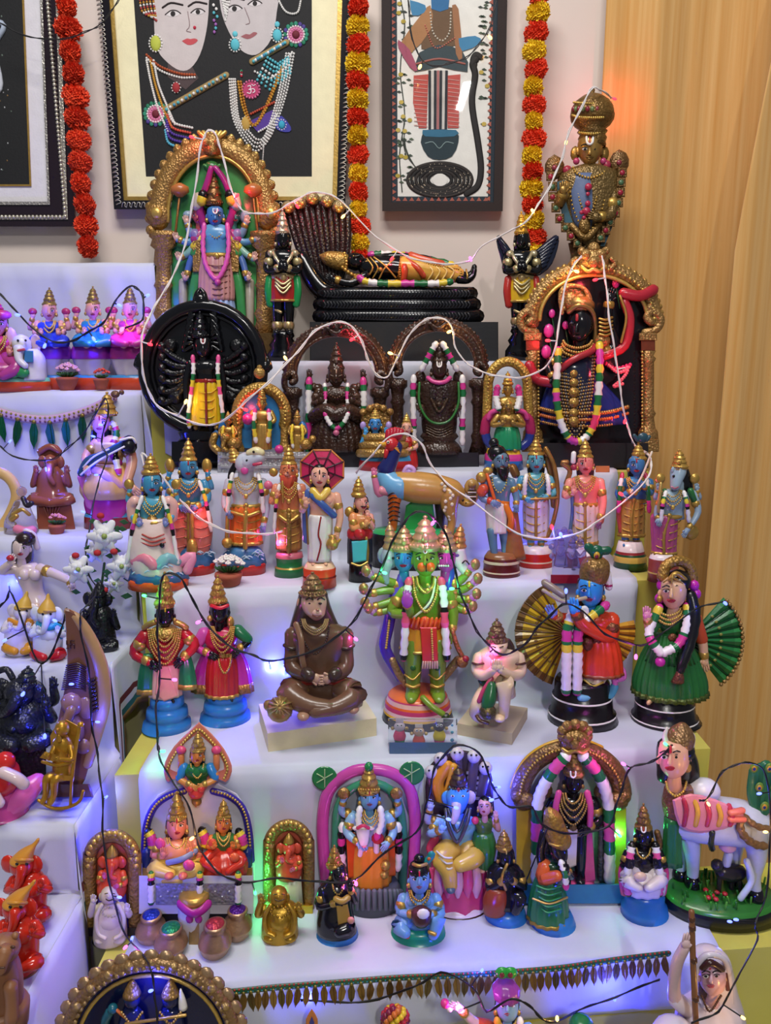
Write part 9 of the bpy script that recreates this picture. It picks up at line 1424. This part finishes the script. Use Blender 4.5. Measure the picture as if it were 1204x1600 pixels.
S('black wired lamp string draped across the fourth tier figures', BW,
  [(246, 1170, 1.19), (244, 1100, 1.22), (250, 1060, 1.24), (246, 990, 1.245), (250, 930, 1.25), (256, 898, 1.25), (284, 905, 1.25), (306, 948, 1.25), (345, 1000, 1.24), (390, 1022, 1.24), (425, 1032, 1.24), (480, 1020, 1.24), (540, 984, 1.25), (580, 920, 1.26), (612, 850, 1.27), (640, 806, 1.28), (672, 804, 1.28), (700, 845, 1.28), (712, 900, 1.275), (728, 950, 1.27), (755, 1000, 1.26), (785, 1022, 1.25), (815, 1010, 1.24), (845, 975, 1.23), (880, 945, 1.22), (910, 955, 1.22), (945, 990, 1.22), (1000, 1008, 1.24), (1040, 985, 1.22), (1090, 950, 1.25), (1130, 940, 1.25)],
  [(226, 931, 1.28, 'g', .12), (310, 972, 1.24, 'p', .2), (422, 1042, 1.362, 'b', 1.3), (272, 1062, 1.23, 'p', .15), (555, 998, 1.26, 'p', .1), (676, 817, 1.27, 'p', .35), (600, 895, 1.25, 'g', .35), (706, 920, 1.26, 'g', .35), (762, 1022, 1.24, 'p', .2), (884, 924, 1.21, 'b', .2), (993, 1026, 1.22, 'p', .15), (1132, 942, 1.25, 'b', .15), (446, 1050, 1.365, 'b', .3)])
S('black wired lamp string draped across the fifth tier figures', BW,
  [(246, 1160, 1.18), (252, 1190, 1.15), (272, 1225, 1.10), (296, 1262, 1.09), (310, 1320, 1.075), (340, 1362, 1.06), (380, 1378, 1.06), (440, 1372, 1.07), (500, 1378, 1.05), (555, 1374, 1.06), (600, 1332, 1.07), (650, 1300, 1.07), (668, 1250, 1.075), (680, 1200, 1.09), (710, 1166, 1.10), (748, 1176, 1.10), (766, 1220, 1.09), (790, 1258, 1.08), (830, 1262, 1.08), (850, 1292, 1.08), (900, 1302, 1.09), (950, 1290, 1.10), (965, 1250, 1.11), (985, 1200, 1.12), (1020, 1190, 1.12), (1050, 1164, 1.11)],
  [(254, 1174, 1.16, 'g', .15), (300, 1310, 1.06, 'y', .15), (398, 1394, 1.10, 'g', .3), (556, 1380, 1.05, 'p', .25), (700, 1280, 1.05, 'b', .2), (768, 1250, 1.07, 'b', .3), (712, 1262, 1.05, 'b', .15), (967, 1305, 1.165, 'g', .4), (974, 1194, 1.11, 'p', .3), (1040, 1163, 1.12, 'g', .3), (812, 1400, 1.17, 'b', 1.2), (778, 1230, 1.16, 'b', .7)])
S('black wired lamp string around the cow and down to the veiled lady', BW,
  [(1092, 1250, 1.06), (1104, 1248, 1.05), (1130, 1205, 1.06), (1165, 1192, 1.06), (1196, 1210, 1.06), (1203, 1300, 1.05), (1196, 1400, 1.02), (1180, 1440, 1.0), (1182, 1470, .97), (1150, 1530, .85), (1122, 1580, .84), (1080, 1598, .84)],
  [(1106, 1256, 1.04, 'y', .12), (1186, 1240, 1.05, 'b', .15), (1196, 1300, 1.03, 'y', .15), (1150, 1437, 1.0, 'b', .12), (1160, 1590, .83, 'y', .12), (1140, 1440, .99, 'b', .2)])
S('black wired lamp string trailing along the hem at the bottom edge', BW,
  [(470, 1562, .972), (560, 1566, .968), (640, 1545, .962), (690, 1520, .955), (740, 1545, .92), (760, 1580, .89), (800, 1560, .88), (830, 1575, .88), (860, 1598, .88), (905, 1578, .95), (960, 1558, .982), (1030, 1530, .97)],
  [(752, 1517, .968, 'b', .4), (720, 1578, .89, 'p', .3), (870, 1592, .87, 'y', .2), (960, 1560, .985, 'b', .9), (480, 1560, .975, 'b', .4)])
S('thin black lamp wire hanging across the folk painting', BW, [(636, -10, 1.98), (644, 60, 1.98), (664, 98, 1.98), (700, 100, 1.98), (740, 80, 1.98), (768, 34, 1.98), (776, -10, 1.98)], [(656, 104, 1.97, 'y', .03), (765, 58, 1.97, 'y', .03)], r=.9)
S('thin dark wire hanging across the left pictures', BW, [(-10, 30, 1.97), (30, 52, 1.97), (80, 62, 1.97), (130, 52, 1.97), (165, 30, 1.97), (190, -10, 1.97)], [], r=.8)
for f_ in Fig.ALL: f_.build()
for f_ in STR:
    for p_, c_, e_ in f_.lamps:
        l_ = bpy.data.lights.new('lamp_glow', 'POINT'); l_.color = c_; l_.energy = e_*LG; l_.shadow_soft_size = .003
        o_ = bpy.data.objects.new('lamp_glow', l_); col.objects.link(o_); o_.parent = f_.root; o_.location = p_-f_.loc
